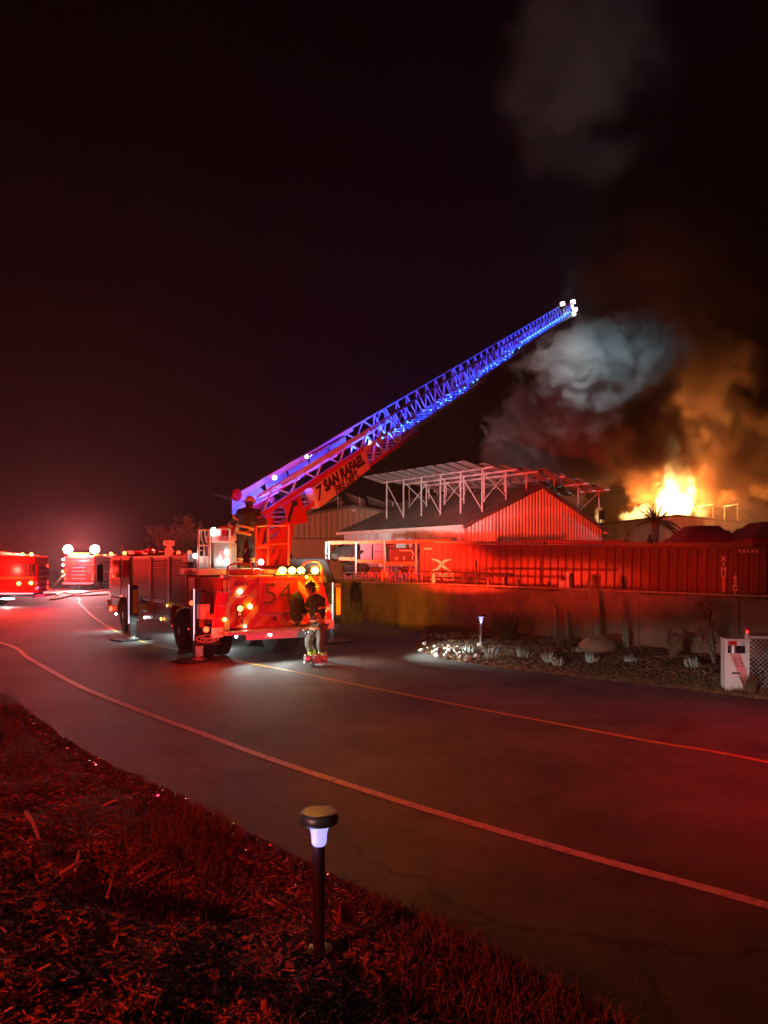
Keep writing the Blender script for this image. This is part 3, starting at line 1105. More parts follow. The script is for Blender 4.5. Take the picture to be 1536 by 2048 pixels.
for arc in (((863, 1118), (876, 1122), (884, 1130), (892, 1137), (902, 1142)), ((903, 1119), (890, 1122), (882, 1130), (874, 1138), (862, 1142))):
    q = catmull([loc_c(*p) for p in arc], 4)
    s_ = MB()
    up, dn = [], []
    for i, p in enumerate(q):
        w_ = 0.012 + 0.05 * math.sin(math.pi * i / (len(q) - 1))
        t = (q[min(i + 1, len(q) - 1)] - q[max(0, i - 1)]).normalized()
        n_ = V((-t.z, 0, t.x)) * w_
        up.append(V((p.x, 0.014, p.z)) + n_)
        dn.append(V((p.x, 0.014, p.z)) - n_)
    k = len(q)
    s_.add(up + dn, [(i, i + 1, k + i + 1, k + i) for i in range(k - 1)])
    s_.v = [v + V((0, 0.0, 0)) for v in s_.v]
    s_.build('logo_stroke', letter_white, cont)
put_text(cont, 'lettering', 'XINES', on_plane(884, 1153, cp0, cn_dir), cx_dir, cn_dir, 0.46, letter_white, bold=0.006, sx=0.95)
for x, y0, st_, s_ in ((1447, 1118, 'XINU', 0.2), (1447, 1158, '0021', 0.2), (1470, 1156, '45G1', 0.22)):
    for i, ch in enumerate(st_):
        put_text(cont, 'lettering', ch, on_plane(x, y0 + i * 10.6, cp0, cn_dir), cx_dir, cn_dir, s_, letter_white, bold=0.005)
for px, py in [(1479 + 8.6 * k, 1102) for k in range(5)] + [(849 + 4.2 * k, 1097.5) for k in range(4)]:
    c_ = loc_c(px, py)
    s_ = 1.0 if px > 1200 else 0.7
    MB().add([(c_.x - 0.05 * s_, 0.014, c_.z + 0.05 * s_), (c_.x + 0.02 * s_, 0.014, c_.z + 0.05 * s_), (c_.x + 0.06 * s_, 0.014, c_.z - 0.05 * s_), (c_.x - 0.01 * s_, 0.014, c_.z - 0.05 * s_)], [(0, 1, 2, 3)]).build('warning_stripe', letter_white, cont)
# small data plate and vents
for px, py in ((1468, 1107), (1290, 1104)):
    c_ = loc_c(px, py)
    MB().bx(c_.x - 0.07, c_.x + 0.07, 0.005, 0.035, c_.z - 0.08, c_.z + 0.08).build('vent', cont_m, cont, bevel=0.01)

lum = [(0.4, 5.2, 0.35, 0.07, 0.10), (2.2, 7.9, 0.5, 0.09, 0.06), (4.1, 8.0, 0.62, 0.19, 0.04), (7.4, 12.0, 0.4, 0.05, 0.08), (6.2, 10.4, 0.9, 0.08, 0.1), (9.0, 12.1, 0.55, 0.12, 0.05), (0.2, 3.4, 0.8, 0.1, 0.05)]
ll = ['dark plank on the left end of the container roof', 'long plank lying on the container roof under the red sheet', 'pale red sheet on top of the planks in the middle of the container roof', 'long thin plank along the right end of the container roof', 'plank lying further back on the container roof', 'upper short plank stacked at the right end of the container roof', 'short board at the far left end of the container roof']
for (x0, x1, y0, z0, h), lb in zip(lum, ll):
    o = MB().bx(x0, x1, y0, y0 + 0.3, 0, h).build('plank', wood if 'red' not in lb else canvas_r, bevel=0.006)
    o.matrix_world = CM @ Matrix.Translation((0, 0, CH - 0.005 + max(0, z0 - 0.05)))
    tag(o, lb, 'plank', 'planks stored on the container roof')
o = MB().box((0, 0, 0.12), (0.12, 0.12, 0.24)).lathe([(0.04, 0.24), (0.05, 0.3), (0.02, 0.36)], (0, 0, 0), (0, 0, 1), 10).build('vent_pipe', black_paint)
o.matrix_world = CM @ Matrix.Translation((8.9, 0.5, CH))
tag(o, 'small black vent pipe standing on the container roof', 'pipe')

# low pipe rail and pots standing on the wall in front of the container
RW = wall_at(0, 0, 0)
def wall_pt(x, y, out=0.0):
    """a point above the wall line seen at pixel (x, y)"""
    return on_plane(x, y, wall_at(0, 0, out), V((wn_.x, wn_.y, 0)))


rail = thing('pipe_rail', 'low dark pipe rail standing on the wall in front of the cross logo', 'rail', wall_pt(836, 1163), wang)
r_ = MB(); r_.tube(wall_pt(836, 1142), wall_pt(1028, 1149), 0.03); r_.build('rail', black_paint, rail, world=True)
r_ = MB(); r_.tube(wall_pt(836, 1154), wall_pt(974, 1158), 0.025); r_.build('rail', black_paint, rail, world=True)
for x in (845, 952, 974):
    b_ = wall_pt(x, 1170)
    MB().tube(V((b_.x, b_.y, 1.58)), V((b_.x, b_.y, wall_pt(x, 1120 if x == 952 else 1146).z)), 0.03).build('post', black_paint, rail, world=True)


def pot(x, y0, y1, w, label, m, shape=0):
    b_ = wall_pt(x, y1)
    b_.z = 1.60
    d = b_.y
    h = (y1 - y0) * d / F
    r0 = w * d / F / 2
    if shape == 0:
        prof = [(r0 * 0.75, 0), (r0 * 0.95, h * 0.85), (r0 * 1.08, h * 0.86), (r0 * 1.08, h), (r0 * 0.9, h), (r0 * 0.85, h * 0.9), (0.01, h * 0.88)]
    else:
        prof = [(r0, 0), (r0, h * 0.8), (r0 * 0.6, h * 0.9), (r0 * 0.55, h), (0.01, h)]
    o = MB().lathe(prof, (0, 0, 0), (0, 0, 1), 14).build('pot' if shape == 0 else 'can', m, smooth=False)
    o.location = b_
    return tag(o, label, 'pot' if shape == 0 else 'can', 'pots and cans standing on the wall top')


pot(765, 1142, 1164, 7, 'slim orange bottle shaped can under the red flowers', beam_o, 1)
pot(773, 1146, 1164, 4, 'thin white can right of the slim orange one', sheet_white, 1)
pot(868, 1148, 1166, 8, 'small pale can on the wall under the cross logo', sheet_white, 1)
pot(977, 1160, 1173, 7, 'round brown pot by the right end of the pipe rail', bark_m)
pot(1009, 1156, 1172, 10, 'black plant pot right of the pipe rail', black_paint)
pot(1035, 1160, 1173, 9, 'brown plant pot right of the black pot', bark_m)
pot(1098, 1165, 1176, 6, 'small dark can left of the pale box', black_paint, 1)
pot(1143, 1146, 1176, 9, 'tall dark tapering bucket by the leaning board', black_paint, 1)
o = MB().bx(-0.1, 0.1, -0.08, 0.08, 0, 0.2).build('box', letter_white, bevel=0.006)
b_ = wall_pt(1127, 1176); o.location = (b_.x, b_.y, 1.60); o.rotation_euler.z = wang
tag(o, 'small pale square box on the wall next to the tall bucket', 'box')
o = MB().bx(-0.06, 0.06, -0.01, 0.01, 0, 0.45).build('board', letter_white)
b_ = wall_pt(1137, 1176); o.location = (b_.x, b_.y, 1.60); o.rotation_euler = (0.12, 0, wang)
tag(o, 'narrow pale board leaning between the box and the tall bucket', 'board')


def flowers(x, y, r, n, label, seed):
    rr = random.Random(seed)
    b_ = wall_pt(x, y)
    t = thing('flowers', label, 'flowers', (b_.x, b_.y, 1.60), group='red flowering plants on the wall top')
    f, s2 = MB(), MB()
    for _ in range(n):
        p = V((rr.gauss(0, r), rr.gauss(0, r * 0.5), abs(rr.gauss(0.22, 0.1))))
        s2.path([(p.x * 0.5, p.y * 0.5, 0), p], [0.008, 0.005], 4)
        f.ball(p, rr.uniform(0.018, 0.036), 6, 4, (1, 1, 1.4))
    f.build('blossom', flower_m, t)
    s2.build('stem', bush_m, t)


flowers(742, 1160, 0.40, 40, 'wide low clump of red flowers on the wall top above the black plant', 1)
flowers(779, 1150, 0.18, 28, 'taller bunch of red flowers beside the slim cans', 2)
flowers(822, 1152, 0.16, 22, 'small dim bunch of flowers left of the container end', 5)

# ------------------------------------------------------------------ storage rack with totes
RP0, RN = P(712, 1120, 31.5), V((0.2, -1, 0)).normalized()
def rk(x, y, back=0.0):
    p = on_plane(x, y, RP0 - RN * back, RN)
    return p


rack = thing('storage_rack', 'orange and white storage rack loaded with dark totes left of the container', 'rack', V((rk(745, 1120).x, rk(745, 1120).y, 0)))
for x, yt in ((658, 1083), (712, 1084), (769, 1082), (832, 1082)):
    for bk in (0.0, 1.0):
        p = rk(x, yt, bk) if bk == 0 else rk(x, yt) - RN * 1.0
        MB().bar((p.x, p.y, 0), (p.x, p.y, rk(x, yt).z), 0.09, 0.07).build('upright', mat('upright_paint', (0.34, 0.33, 0.33), 0.5), rack, world=True)
for y0, y1, xa, xb in ((1085, 1085, 658, 712), (1085, 1084, 712, 769), (1084, 1083, 769, 832), (1083, 1082, 832, 900), (1117, 1119, 678, 712), (1122, 1124, 712, 769), (1127, 1128, 769, 832)):
    for bk in (0.02, 0.98):
        p, q = rk(xa, y0) - RN * bk, rk(xb, y1) - RN * bk
        MB().bar(p, q, 0.05, 0.13).build('beam', beam_o, rack, world=True)
for y0, xa, xb in ((1118, 680, 712), (1123, 713, 768), (1127.5, 770, 831), (1148, 690, 831)):
    p, q = rk(xa, y0 - 2.4), rk(xb, y0 - 2.4)
    MB().prism([p, q, q - RN * 1.0, p - RN * 1.0], (0, 0, 0.025)).build('shelf', wood, rack, world=True)


def on_shelf(name, cat, x0, y0, x1, y1, m, label, dep=0.7, bev=0.02, group='gear stored on the rack', lid=True, inset=0.1):
    a_, b_ = rk(x0, y1) - RN * inset, rk(x1, y1) - RN * inset
    h = abs(rk(x0, y0).z - rk(x0, y1).z)
    w_ = (b_ - a_).length
    t = thing(name, label, cat, (a_ + b_) / 2, math.atan2((b_ - a_).y, (b_ - a_).x), group=group)
    body = MB().bx(-w_ / 2 + 0.02, w_ / 2 - 0.02, 0, dep, 0, h * 0.86 if lid else h).build('body', m, t, bevel=bev)
    for k in range(2):
        MB().bx(-w_ / 2 + 0.05, w_ / 2 - 0.05, -0.012, 0.0, h * (0.25 + 0.3 * k), h * (0.28 + 0.3 * k)).build('rib', m, body)
    if lid:
        MB().bx(-w_ / 2, w_ / 2, -0.02, dep + 0.02, h * 0.86, h).build('lid', m, t, bevel=0.012)
    return t


on_shelf('tote', 'tote', 721, 1087, 746, 1119, tote_m, 'large brownish grey tote on the middle bay of the rack')
on_shelf('tote', 'tote', 747, 1103, 768, 1119.6, tote_m, 'lower purple grey tote of the stack of two in the middle bay')
on_shelf('tote', 'tote', 747, 1087, 768, 1102.6, tote_m, 'upper purple grey tote of the stack of two in the middle bay')
mc = on_shelf('machine', 'machine', 779, 1096, 829, 1125, tote_d, 'dark boxy machine with a sloping top edge in the right bay of the rack', 0.8, 0.05, lid=False)
p = rk(794, 1117) + RN * 0.03 - RN * 0.1
MB().box(p, (0.12, 0.03, 0.12)).build('orange_label', beam_o, mc, world=True)
for a_, b_ in (((800, 1101), (824, 1101)), ((824, 1101), (829, 1110)), ((826, 1112), (826, 1120)), ((809, 1113), (809, 1120))):
    MB().tube(rk(*a_) + RN * 0.0 - RN * 0.08, rk(*b_) - RN * 0.08, 0.018).build('handle', galv, mc, world=True)
on_shelf('crate', 'crate', 771, 1087, 798, 1096, tote_d, 'flat dark crate stacked behind the boxy machine in the right bay', 0.5, inset=0.5)
on_shelf('crate', 'crate', 796, 1134, 830, 1146, tote_d, 'dark crate on the lower shelf left of the container', 0.6)
on_shelf('crate', 'crate', 740, 1134, 766, 1146, tote_d, 'dark crate on the lower shelf under the middle bay', 0.6)
hp = thing('tarp_heap', 'dark tarp heap on the left bay of the rack', 'tarp', rk(700, 1116) - RN * 0.4, group='gear stored on the rack')
MB().ball((0, 0, 0.22), 0.5, 14, 9, (1.15, 0.75, 0.9), 0.9, 2).build('tarp', tarp_m, hp, smooth=True)
MB().ball((-0.45, -0.1, 0.05), 0.3, 12, 8, (1.5, 0.75, 0.55), 0.9, 4).build('tarp_fold', fire_cloth, hp, smooth=True)
for i, (x, w_) in enumerate(((702, 0.34), (716, 0.28), (728, 0.3))):
    p = rk(x, 1146) - RN * 0.3
    o = MB().ball((0, 0, 0.2), w_, 12, 8, (1, 0.8, 0.85), 0.45, i + 20).build('bag', tarp_m, smooth=True)
    o.location = p
    tag(o, ['lumpy dark bag on the lower shelf, left of three', 'smaller dark bag on the lower shelf, middle of three', 'dark bag on the lower shelf, right of three'][i], 'bag', 'dark bags on the lower shelf')

# dark van parked behind the ladder truck
van_paint = mat('van_paint', (0.012, 0.012, 0.012), 0.7)
van = thing('parked_van', 'dark boxy van parked behind the right rear corner of the ladder truck', 'van', (-3.2, 29.6, 0), math.radians(4))
MB().prism([(-1.9, 0, 0.4), (1.2, 0, 0.4), (1.42, 0, 0.9), (1.38, 0, 1.35), (0.95, 0, 2.35), (0.8, 0, 2.46), (-1.9, 0, 2.46)], (0, 1.9, 0)).build('body', van_paint, van, bevel=0.05)
MB().bx(-1.9, -0.5, 0.2, 1.7, 2.46, 2.64).build('roof_box', tote_d, van, bevel=0.03)
MB().prism([(0.15, -0.012, 1.5), (1.0, -0.012, 1.5), (0.78, -0.012, 2.2), (0.15, -0.012, 2.2)], (0, 0.01, 0)).build('side_window', glass_dark, van)
MB().bx(-1.5, -0.1, -0.012, -0.002, 1.5, 2.2).build('side_window', glass_dark, van)
MB().bx(-0.02, 0.02, -0.014, -0.002, 0.6, 2.3).build('door_seam', rubber, van)
for x in (-1.2, 0.85):
    w_ = MB().lathe([(0.2, 0), (0.34, 0.02), (0.36, 0.05), (0.36, 0.2), (0.33, 0.22)], (x, -0.03, 0.36), (0, 1, 0), 20).build('wheel', rubber, van)
    MB().lathe([(0.2, 0), (0.17, -0.02), (0.05, -0.03)], (x, -0.03, 0.36), (0, 1, 0), 12).build('rim', steel, w_)
MB().bx(-1.93, -1.9, 0.1, 0.35, 1.0, 1.35).build('tail_light', lens_red_off, van)

# ------------------------------------------------------------------ main metal building
def gable_building(name, label, o, rz, width, length, ze, zr, wm, rm, pitch=0.3, depth=0.035, seam=0.5, oh=0.35, doors=()):
    """local x across the gable, y back along the ridge"""
    t = thing(name, label, 'building', o, rz)
    half = width / 2
    zt = lambda x: zr - (zr - ze) * abs(x - half) / half - 0.02
    wl_ = corrugated(0, half, -0.05, 0, 0.0, pitch, depth, -1, zt)
    wl2 = corrugated(half, width, -0.05, 0, 0.0, pitch, depth, -1, zt)
    wl_.add(wl2.v, wl2.f)
    wl_.build('gable_wall', wm, t)
    sd = corrugated(0, length, -0.05, ze - 0.02, 0.0, pitch * 1.25, depth * 1.9, -1)
    sd.v = [V((p.y, length - p.x, p.z)) for p in sd.v]
    sd.build('side_wall', wm, t)
    sd = corrugated(0, length, -0.05, ze - 0.02, 0.0, pitch * 1.25, depth * 1.9, -1)
    sd.v = [V((width - p.y, p.x, p.z)) for p in sd.v]
    sd.build('side_wall', wm, t)
    bk = MB().add([(0, length, 0), (width, length, 0), (width, length, ze), (half, length, zr), (0, length, ze)], [(0, 1, 2, 3, 4)])
    bk.build('back_wall', wm, t)
    sl_ = (zr - ze) / half
    for sgn in (-1, 1):
        rf = MB()
        e0 = half + oh
        n = int((length + 2 * oh) / seam)
        for i in range(n):
            y0 = -oh + (length + 2 * oh) * i / n
            y1 = -oh + (length + 2 * oh) * (i + 1) / n
            for (ya, yb, h) in ((y0, y1 - 0.05, 0), (y1 - 0.05, y1, 0.045)):
                a_ = V((half, ya, zr + 0.05 + h)); b_ = V((half, yb, zr + 0.05 + h))
                c_ = V((half + sgn * e0, yb, zr + 0.05 + h - sl_ * e0)); d_ = V((half + sgn * e0, ya, zr + 0.05 + h - sl_ * e0))
                rf.prism([a_, b_, c_, d_], (0, 0, -0.05 - h))
        rf.build('roof', rm, t)
        g = MB().bx(half + sgn * (e0 + 0.01), half + sgn * (e0 + 0.14), -oh, length + oh, zr - sl_ * e0 - 0.16, zr - sl_ * e0 + 0.06)
        g.build('gutter', sheet_white, t, bevel=0.02)
        rk_ = MB().prism([(half, -oh - 0.02, zr + 0.09), (half + sgn * e0, -oh - 0.02, zr + 0.09 - sl_ * e0), (half + sgn * e0, -oh - 0.02, zr - 0.14 - sl_ * e0), (half, -oh - 0.02, zr - 0.14)], (0, 0.018, 0))
        rk_.build('rake_trim', rm, t)
    MB().bx(half - 0.12, half + 0.12, -oh, length + oh, zr + 0.07, zr + 0.12).build('ridge_cap', rm, t)
    return t


E_, G_ = V((-0.6, 0.8, 0)), V((0.8, 0.6, 0))
BC = V((4.8, 45.0, 0))
BRZ = math.atan2(0.6, 0.8)
main_b = gable_building('metal_building', 'white corrugated metal building with a solar frame on its roof, behind the container', BC, BRZ, 13.2, 12.9, 4.62, 7.3, sheet_white, roof_m, depth=0.055)
MB().bx(-0.16, -0.04, -0.16, -0.04, 0, 4.5).build('downspout', sheet_white, main_b)
MB().bx(-0.03, 0.03, -0.06, -0.037, 0, 4.6).build('corner_trim', roof_m, main_b)
MB().tube((3.05, -0.12, 3.9), (4.9, -0.12, 4.15), 0.035).build('wall_conduit', sheet_white, main_b)
for k in range(2):
    MB().bx(-0.055, -0.037, 1.2 + k * 5.2, 5.2 + k * 5.2, 0.0, 3.2).build('roll_door', dark_and_shaded_red, main_b)
MB().bx(-0.5, -0.02, 8.4, 12.8, 3.5, 3.65).build('awning', roof_m, main_b)


def roof_z(w):
    return 7.3 - (7.3 - 4.62) * abs(w - 6.6) / 6.6 + 0.06


def solar_array(label, o, rz, cols, rows, cw, ch, x0, y0, zf, posts, beams, pm=None, braces=(), name='solar_array'):
    t = thing(name, label, 'solar array', o, rz)
    pmb = MB().bx(-cw / 2 + 0.06, cw / 2 - 0.06, -ch / 2 + 0.15, ch / 2 - 0.15, -0.012, 0.028)
    me = mesh_only(pmb, 'solar_panel', pm or solar_back)
    for i in range(cols):
        for j in range(rows):
            x, y = x0 + (i + 0.5) * cw, y0 + (j + 0.5) * ch
            z = zf(x)
            sl_ = math.atan2(zf(x + 0.1) - zf(x - 0.1), 0.2)
            link('solar_panel', me, t, Matrix.Translation((x, y, z + 0.09)) @ Matrix.Rotation(-sl_ + 0.20, 4, 'Y'))
    for x, ya, yb in beams:
        MB().bar((x, ya, zf(x)), (x, yb, zf(x)), 0.09, 0.11).build('beam', galv, t)
    for x, y, z0 in posts:
        MB().bar((x, y, z0), (x, y, zf(x) - 0.05), 0.07, 0.07).build('post', galv, t)
    for p, q in braces:
        MB().bar(p, q, 0.045, 0.045).build('brace', galv, t)
    return t


# level half: over the left roof slope
zA = lambda x: 8.12
bw = (1.9, 4.0, 5.9)
posts, braces = [], []
ys = [0.4 + 1.96 * k for k in range(6)]
for w_ in bw:
    for y in ys:
        posts.append((w_, y, roof_z(w_) - 0.02))
for k in (0, 2, 4):
    braces.append(((bw[0], ys[k + 1], zA(0) - 0.15), (bw[0], ys[k], roof_z(bw[0]) + 0.1)))
    braces.append(((bw[1], ys[k], zA(0) - 0.15), (bw[1], ys[k + 1], roof_z(bw[1]) + 0.1)))
for y in ys[::2]:
    braces.append(((bw[0], y, zA(0) - 0.15), (bw[1], y, roof_z(bw[1]) + 0.2)))
solar_array('level solar panel frame on tall white posts over the left slope of the white building', BC, BRZ, 4, 11, 1.72, 0.98, -0.2, -0.3, zA, posts, [(w_, -0.6, 10.8) for w_ in bw], braces=braces)
# sloping half: over the right roof slope
zB = lambda x: 8.2 - 0.12 * (x - 6.7)
posts = [(w_, y, roof_z(w_) - 0.02) for w_ in (8.5, 11.0, 13.3) for y in (0.3, 4.4, 8.5, 12.2)]
sb = solar_array('sloping solar panel frame over the right slope of the white building, beside the fire', BC, BRZ, 4, 12, 1.75, 1.06, 6.8, -0.4, zB, posts, [(w_, -0.6, 12.6) for w_ in (8.5, 11.0, 13.3)], braces=[((11.0, 0.3, roof_z(11.0) + 0.2), (13.3, 0.3, zB(13.3) - 0.1)), ((11.0, 4.4, roof_z(11.0) + 0.2), (13.3, 4.4, zB(13.3) - 0.1))])
MB().bx(13.2, 13.75, 0.1, 0.25, 5.35, 6.0).build('inverter_box', tote_d, sb)
MB().tube((13.55, 0.18, 4.7), (13.55, 0.18, 5.4), 0.03).build('conduit', black_paint, sb)

# ------------------------------------------------------------------ tan building further back
tan_b = gable_building('tan_building', 'tan corrugated building with roll doors behind the ladder truck', (-13.2, 68, 0), 0, 21.0, 14.0, 5.6, 7.4, sheet_tan, roof_m, pitch=0.5)
for x0, x1 in ((0.6, 4.0), (4.6, 9.2), (9.8, 14.4), (15, 19.5)):
    d_ = MB().bx(x0, x1, -0.075, -0.04, 0, 4.35).build('roll_door', sheet_tan, tan_b)
    for k in range(8):
        MB().bx(x0 + 0.05, x1 - 0.05, -0.095, -0.075, 0.3 + k * 0.5, 0.36 + k * 0.5).build('slat', sheet_tan, d_)
MB().bx(0, 21, -0.1, -0.037, 4.4, 4.55).build('door_header', roof_m, tan_b)
fl = MB().box((10.5, -0.14, 7.0), (0.35, 0.2, 0.25)).build('flood_lamp', sheet_white, tan_b)
zC = lambda x: 8.3
posts = [(x, y, 5.6 + (7.4 - 5.6) * (1 - abs(x - 10.5) / 10.5)) for x in (0.5, 3, 6, 9) for y in (0.5, 5)]
solar_array('level solar panel frame over the left part of the tan building', (-13.2, 68, 0), 0, 6, 5, 2.0, 1.9, -2.6, -0.3, zC, posts, [(x, -0.3, 9) for x in (0.5, 3, 6, 9)], pm=solar_m, braces=[((0.5, 0.5, 8.2), (3, 0.5, 6.3)), ((6, 0.5, 6.8), (9, 0.5, 8.2))])
zD = lambda x: 8.35 - 0.16 * (x - 9.6)
posts = [(x, y, 5.6 + (7.4 - 5.6) * (1 - abs(x - 10.5) / 10.5)) for x in (11, 14, 17) for y in (0.5, 5)]
solar_array('sloping solar panel frame over the right part of the tan building', (-13.2, 68, 0), 0, 5, 5, 1.9, 1.9, 9.6, -0.3, zD, posts, [(x, -0.3, 9) for x in (11, 14, 17)])

# ------------------------------------------------------------------ burning building
fire_b = gable_building('burning_building', 'low pale metal building on fire behind the palm', (21.2, 74, 0), 0.0, 15.5, 5.0, 6.1, 6.95, sheet_white, roof_m, pitch=0.55, oh=0.25)
zR = lambda x: 8.1
solar_array('bare burnt solar frame standing in the smoke at the right', (32.6, 74.5, 0), 0, 1, 1, 1.6, 1.0, 0.2, 2.0, zR, [(0.2, 0.2, 5.9), (2.6, 0.2, 5.9), (0.2, 3, 5.9), (2.6, 3, 5.9)], [(0.2, 0, 3.2), (2.6, 0, 3.2)], braces=[((0.2, 0.2, 7.9), (-1.6, 0.2, 6.2)), ((2.6, 0.2, 7.9), (4.2, 0.2, 6.2)), ((0.2, 0.2, 8.05), (2.6, 0.2, 8.05))], name='burnt_frame')

# ------------------------------------------------------------------ palm against the fire
pb = P(1311, 1045, 50)
palm = thing('palm_tree', 'small ragged palm standing dark against the flames', 'palm', (pb.x, pb.y, 0))
MB().path([(0, 0, -0.05), (0.05, 0, 2), (0, 0, 3.7), (0, 0, pb.z)], [0.22, 0.19, 0.2, 0.26], 9).build('trunk', bark_m, palm)
rr = random.Random(11)
for k in range(26):
    a_ = rr.uniform(0, 6.28)
    el = rr.uniform(0.2, 1.35)
    ln_ = rr.uniform(1.1, 1.75)
    bend = rr.uniform(0.1, 0.45)
    if k >= 20:
        el, ln_, bend = rr.uniform(0.15, 0.5), rr.uniform(1.9, 2.6), 1.25
        a_ = rr.choice((0.0, 0.2, -0.3, 0.4, 2.9))
    dirh = V((math.cos(a_), math.sin(a_), 0))
    pts = []
    for i in range(7):
        t_ = i / 6
        pts.append(V((0, 0, pb.z)) + dirh * (ln_ * t_ * math.cos(el)) + V((0, 0, ln_ * (t_ * math.sin(el) - bend * t_ * t_ * 0.8))))
    fm = MB().path(pts, [0.05 * (1 - 0.1 * i) for i in range(7)], 4)
    side = dirh.cross(V((0, 0, 1)))
    for i in range(2, 26):
        t_ = i / 26
        j = min(5, int(t_ * 6))
        p = pts[j].lerp(pts[j + 1], t_ * 6 - j)
        ll_ = 0.34 * math.sin(math.pi * min(0.95, t_ + 0.1)) * (1.3 if k >= 20 else 0.8)
        for sg in (-1, 1):
            if rr.random() < 0.25:
                continue
            dd = (side * sg + dirh * 0.7 + V((0, 0, -0.75 if k >= 20 else rr.uniform(-0.6, 0.2)))).normalized()
            fm.add([p, p + dd * ll_ * 0.5 + dirh * 0.045, p + dd * ll_, p + dd * ll_ * 0.5 - dirh * 0.045], [(0, 1, 2, 3)])
    fm.build('frond', bush_m, palm)

# ------------------------------------------------------------------ red pop-up canopies
def canopy(label, x0, x1, y0, y1, ze, zp, zpx):
    t = thing('canopy_tent', label, 'canopy', (x0, y0, 0), group='red pop-up canopies behind the container')
    w_, d_ = x1 - x0, y1 - y0
    f = MB()
    n = 10
    for j in range(n + 1):
        for i in range(n + 1):
            u, v = i / n, j / n
            k = min(1, min(u, 1 - u) * 2 / zpx, min(v, 1 - v) * 2 / zpx)
            z = ze + (zp - ze) * (k * k * (3 - 2 * k) * 0.5 + 0.5 * k) - 0.05 * math.sin(math.pi * u) * (1 - k)
            f.v.append(V((u * w_, v * d_, z)))
    for j in range(n):
        for i in range(n):
            a_ = j * (n + 1) + i
            f.f.append((a_, a_ + 1, a_ + n + 2, a_ + n + 1))
    f.build('roof', canvas_r, t, smooth=True)
    for (a_, b_) in (((0, 0), (w_, 0)), ((w_, 0), (w_, d_)), ((w_, d_), (0, d_)), ((0, d_), (0, 0))):
        vb = MB()
        for i in range(13):
            u = i / 12
            p = V((a_[0] + (b_[0] - a_[0]) * u, a_[1] + (b_[1] - a_[1]) * u, ze - 0.05 * math.sin(math.pi * u)))
            vb.v += [p, p + V((0, 0, -0.22 + 0.03 * math.sin(u * 25)))]
        vb.f = [(2 * i, 2 * i + 2, 2 * i + 3, 2 * i + 1) for i in range(12)]
        vb.build('valance', canvas_r, t)
    for x in (0.03, w_ - 0.03):
        for y in (0.03, d_ - 0.03):
            MB().bar((x, y, -0.0), (x, y, ze), 0.05).build('leg', canvas_r, t)
    for y in (0.03, d_ - 0.03):
        for x0_, x1_ in ((0, w_ / 2), (w_ / 2, w_)):
            MB().bar((x0_, y, ze - 0.1), (x1_, y, ze - 0.75), 0.035).build('truss_bar', canvas_r, t)
            MB().bar((x0_, y, ze - 0.75), (x1_, y, ze - 0.1), 0.035).build('truss_bar', canvas_r, t)
    return t


canopy('red pop-up canopy, the left one behind the right end of the container', 13.2, 16.0, 33, 36, 3.25, 3.98, 0.62)
canopy('red pop-up canopy, the right and nearer one, cut off by the right edge', 15.2, 18.8, 31, 34.5, 3.3, 4.05, 0.6)

# ------------------------------------------------------------------ white post cabinet, fence
kp = G(1470, 1384)
kz = thing('post_cabinet', 'white upright cabinet with a dark window and pink diagonal panel at the right road edge', 'cabinet', (kp.x, kp.y, 0), math.radians(-12))
kw, kd, kh = 0.40, 0.34, 0.93
MB().bx(-kw / 2, -kw / 2 + 0.045, -kd / 2, kd / 2, -0.05, kh).build('side_panel', white_paint, kz, bevel=0.004)
MB().bx(kw / 2 - 0.045, kw / 2, -kd / 2, kd / 2, -0.05, kh).build('side_panel', white_paint, kz, bevel=0.004)
MB().bx(-kw / 2 + 0.045, kw / 2 - 0.045, kd / 2 - 0.03, kd / 2, -0.05, kh).build('back_panel', white_paint, kz)
MB().prism([(-kw / 2 + 0.046, -kd / 2 - 0.03, -0.05), (kw / 2 - 0.075, -kd / 2 - 0.03, -0.05), (kw / 2 - 0.046, -kd / 2 + 0.02, 0.45), (kw / 2 - 0.05, -kd / 2 + 0.03, 0.70), (-kw / 2 + 0.046, -kd / 2 + 0.03, 0.70)], (0, 0.05, 0)).build('front_panel', white_paint, kz)
pink = mat('pink_sticker', (0.75, 0.28, 0.28), 0.5, var=0.05)
teal = mat('teal_sticker', (0.35, 0.75, 0.66), 0.5, var=0.05)
yf = lambda z: -kd / 2 - 0.03 + max(0, min(1, z / 0.7)) * 0.06 - 0.004
MB().add([(-0.12, yf(0.69), 0.69), (0.06, yf(0.69), 0.69), (0.145, yf(0.36), 0.40), (0.12, yf(0.02) - 0.002, 0.06), (-0.01, yf(0.36) - 0.003, 0.40)], [(0, 1, 2, 3, 4)]).build('diagonal_panel', pink, kz)
for k in range(7):
    z = 0.62 - k * 0.024
    MB().bx(-0.075 + k * 0.009, -0.015 + k * 0.009, yf(z) - 0.007, yf(z) - 0.004, z, z + 0.008).build('text_line', letter_dark, kz)
    MB().bx(0.01 + k * 0.009, 0.07 + k * 0.009 - (k % 3) * 0.012, yf(z) - 0.007, yf(z) - 0.004, z, z + 0.008).build('text_line', letter_dark, kz)
MB().bx(-0.09, 0.045, yf(0.36) - 0.012, yf(0.36), 0.345, 0.375).build('slot', black_paint, kz)
MB().bx(-kw / 2 + 0.05, kw / 2 - 0.05, -kd / 2 + 0.06, kd / 2 - 0.04, 0.70, 0.84).build('window', glass_dark, kz)
MB().lathe([(0.05, 0), (0.05, 0.12)], (-0.06, -kd / 2 + 0.05, 0.71), (0, 0, 1), 14).build('drum', steel, kz)
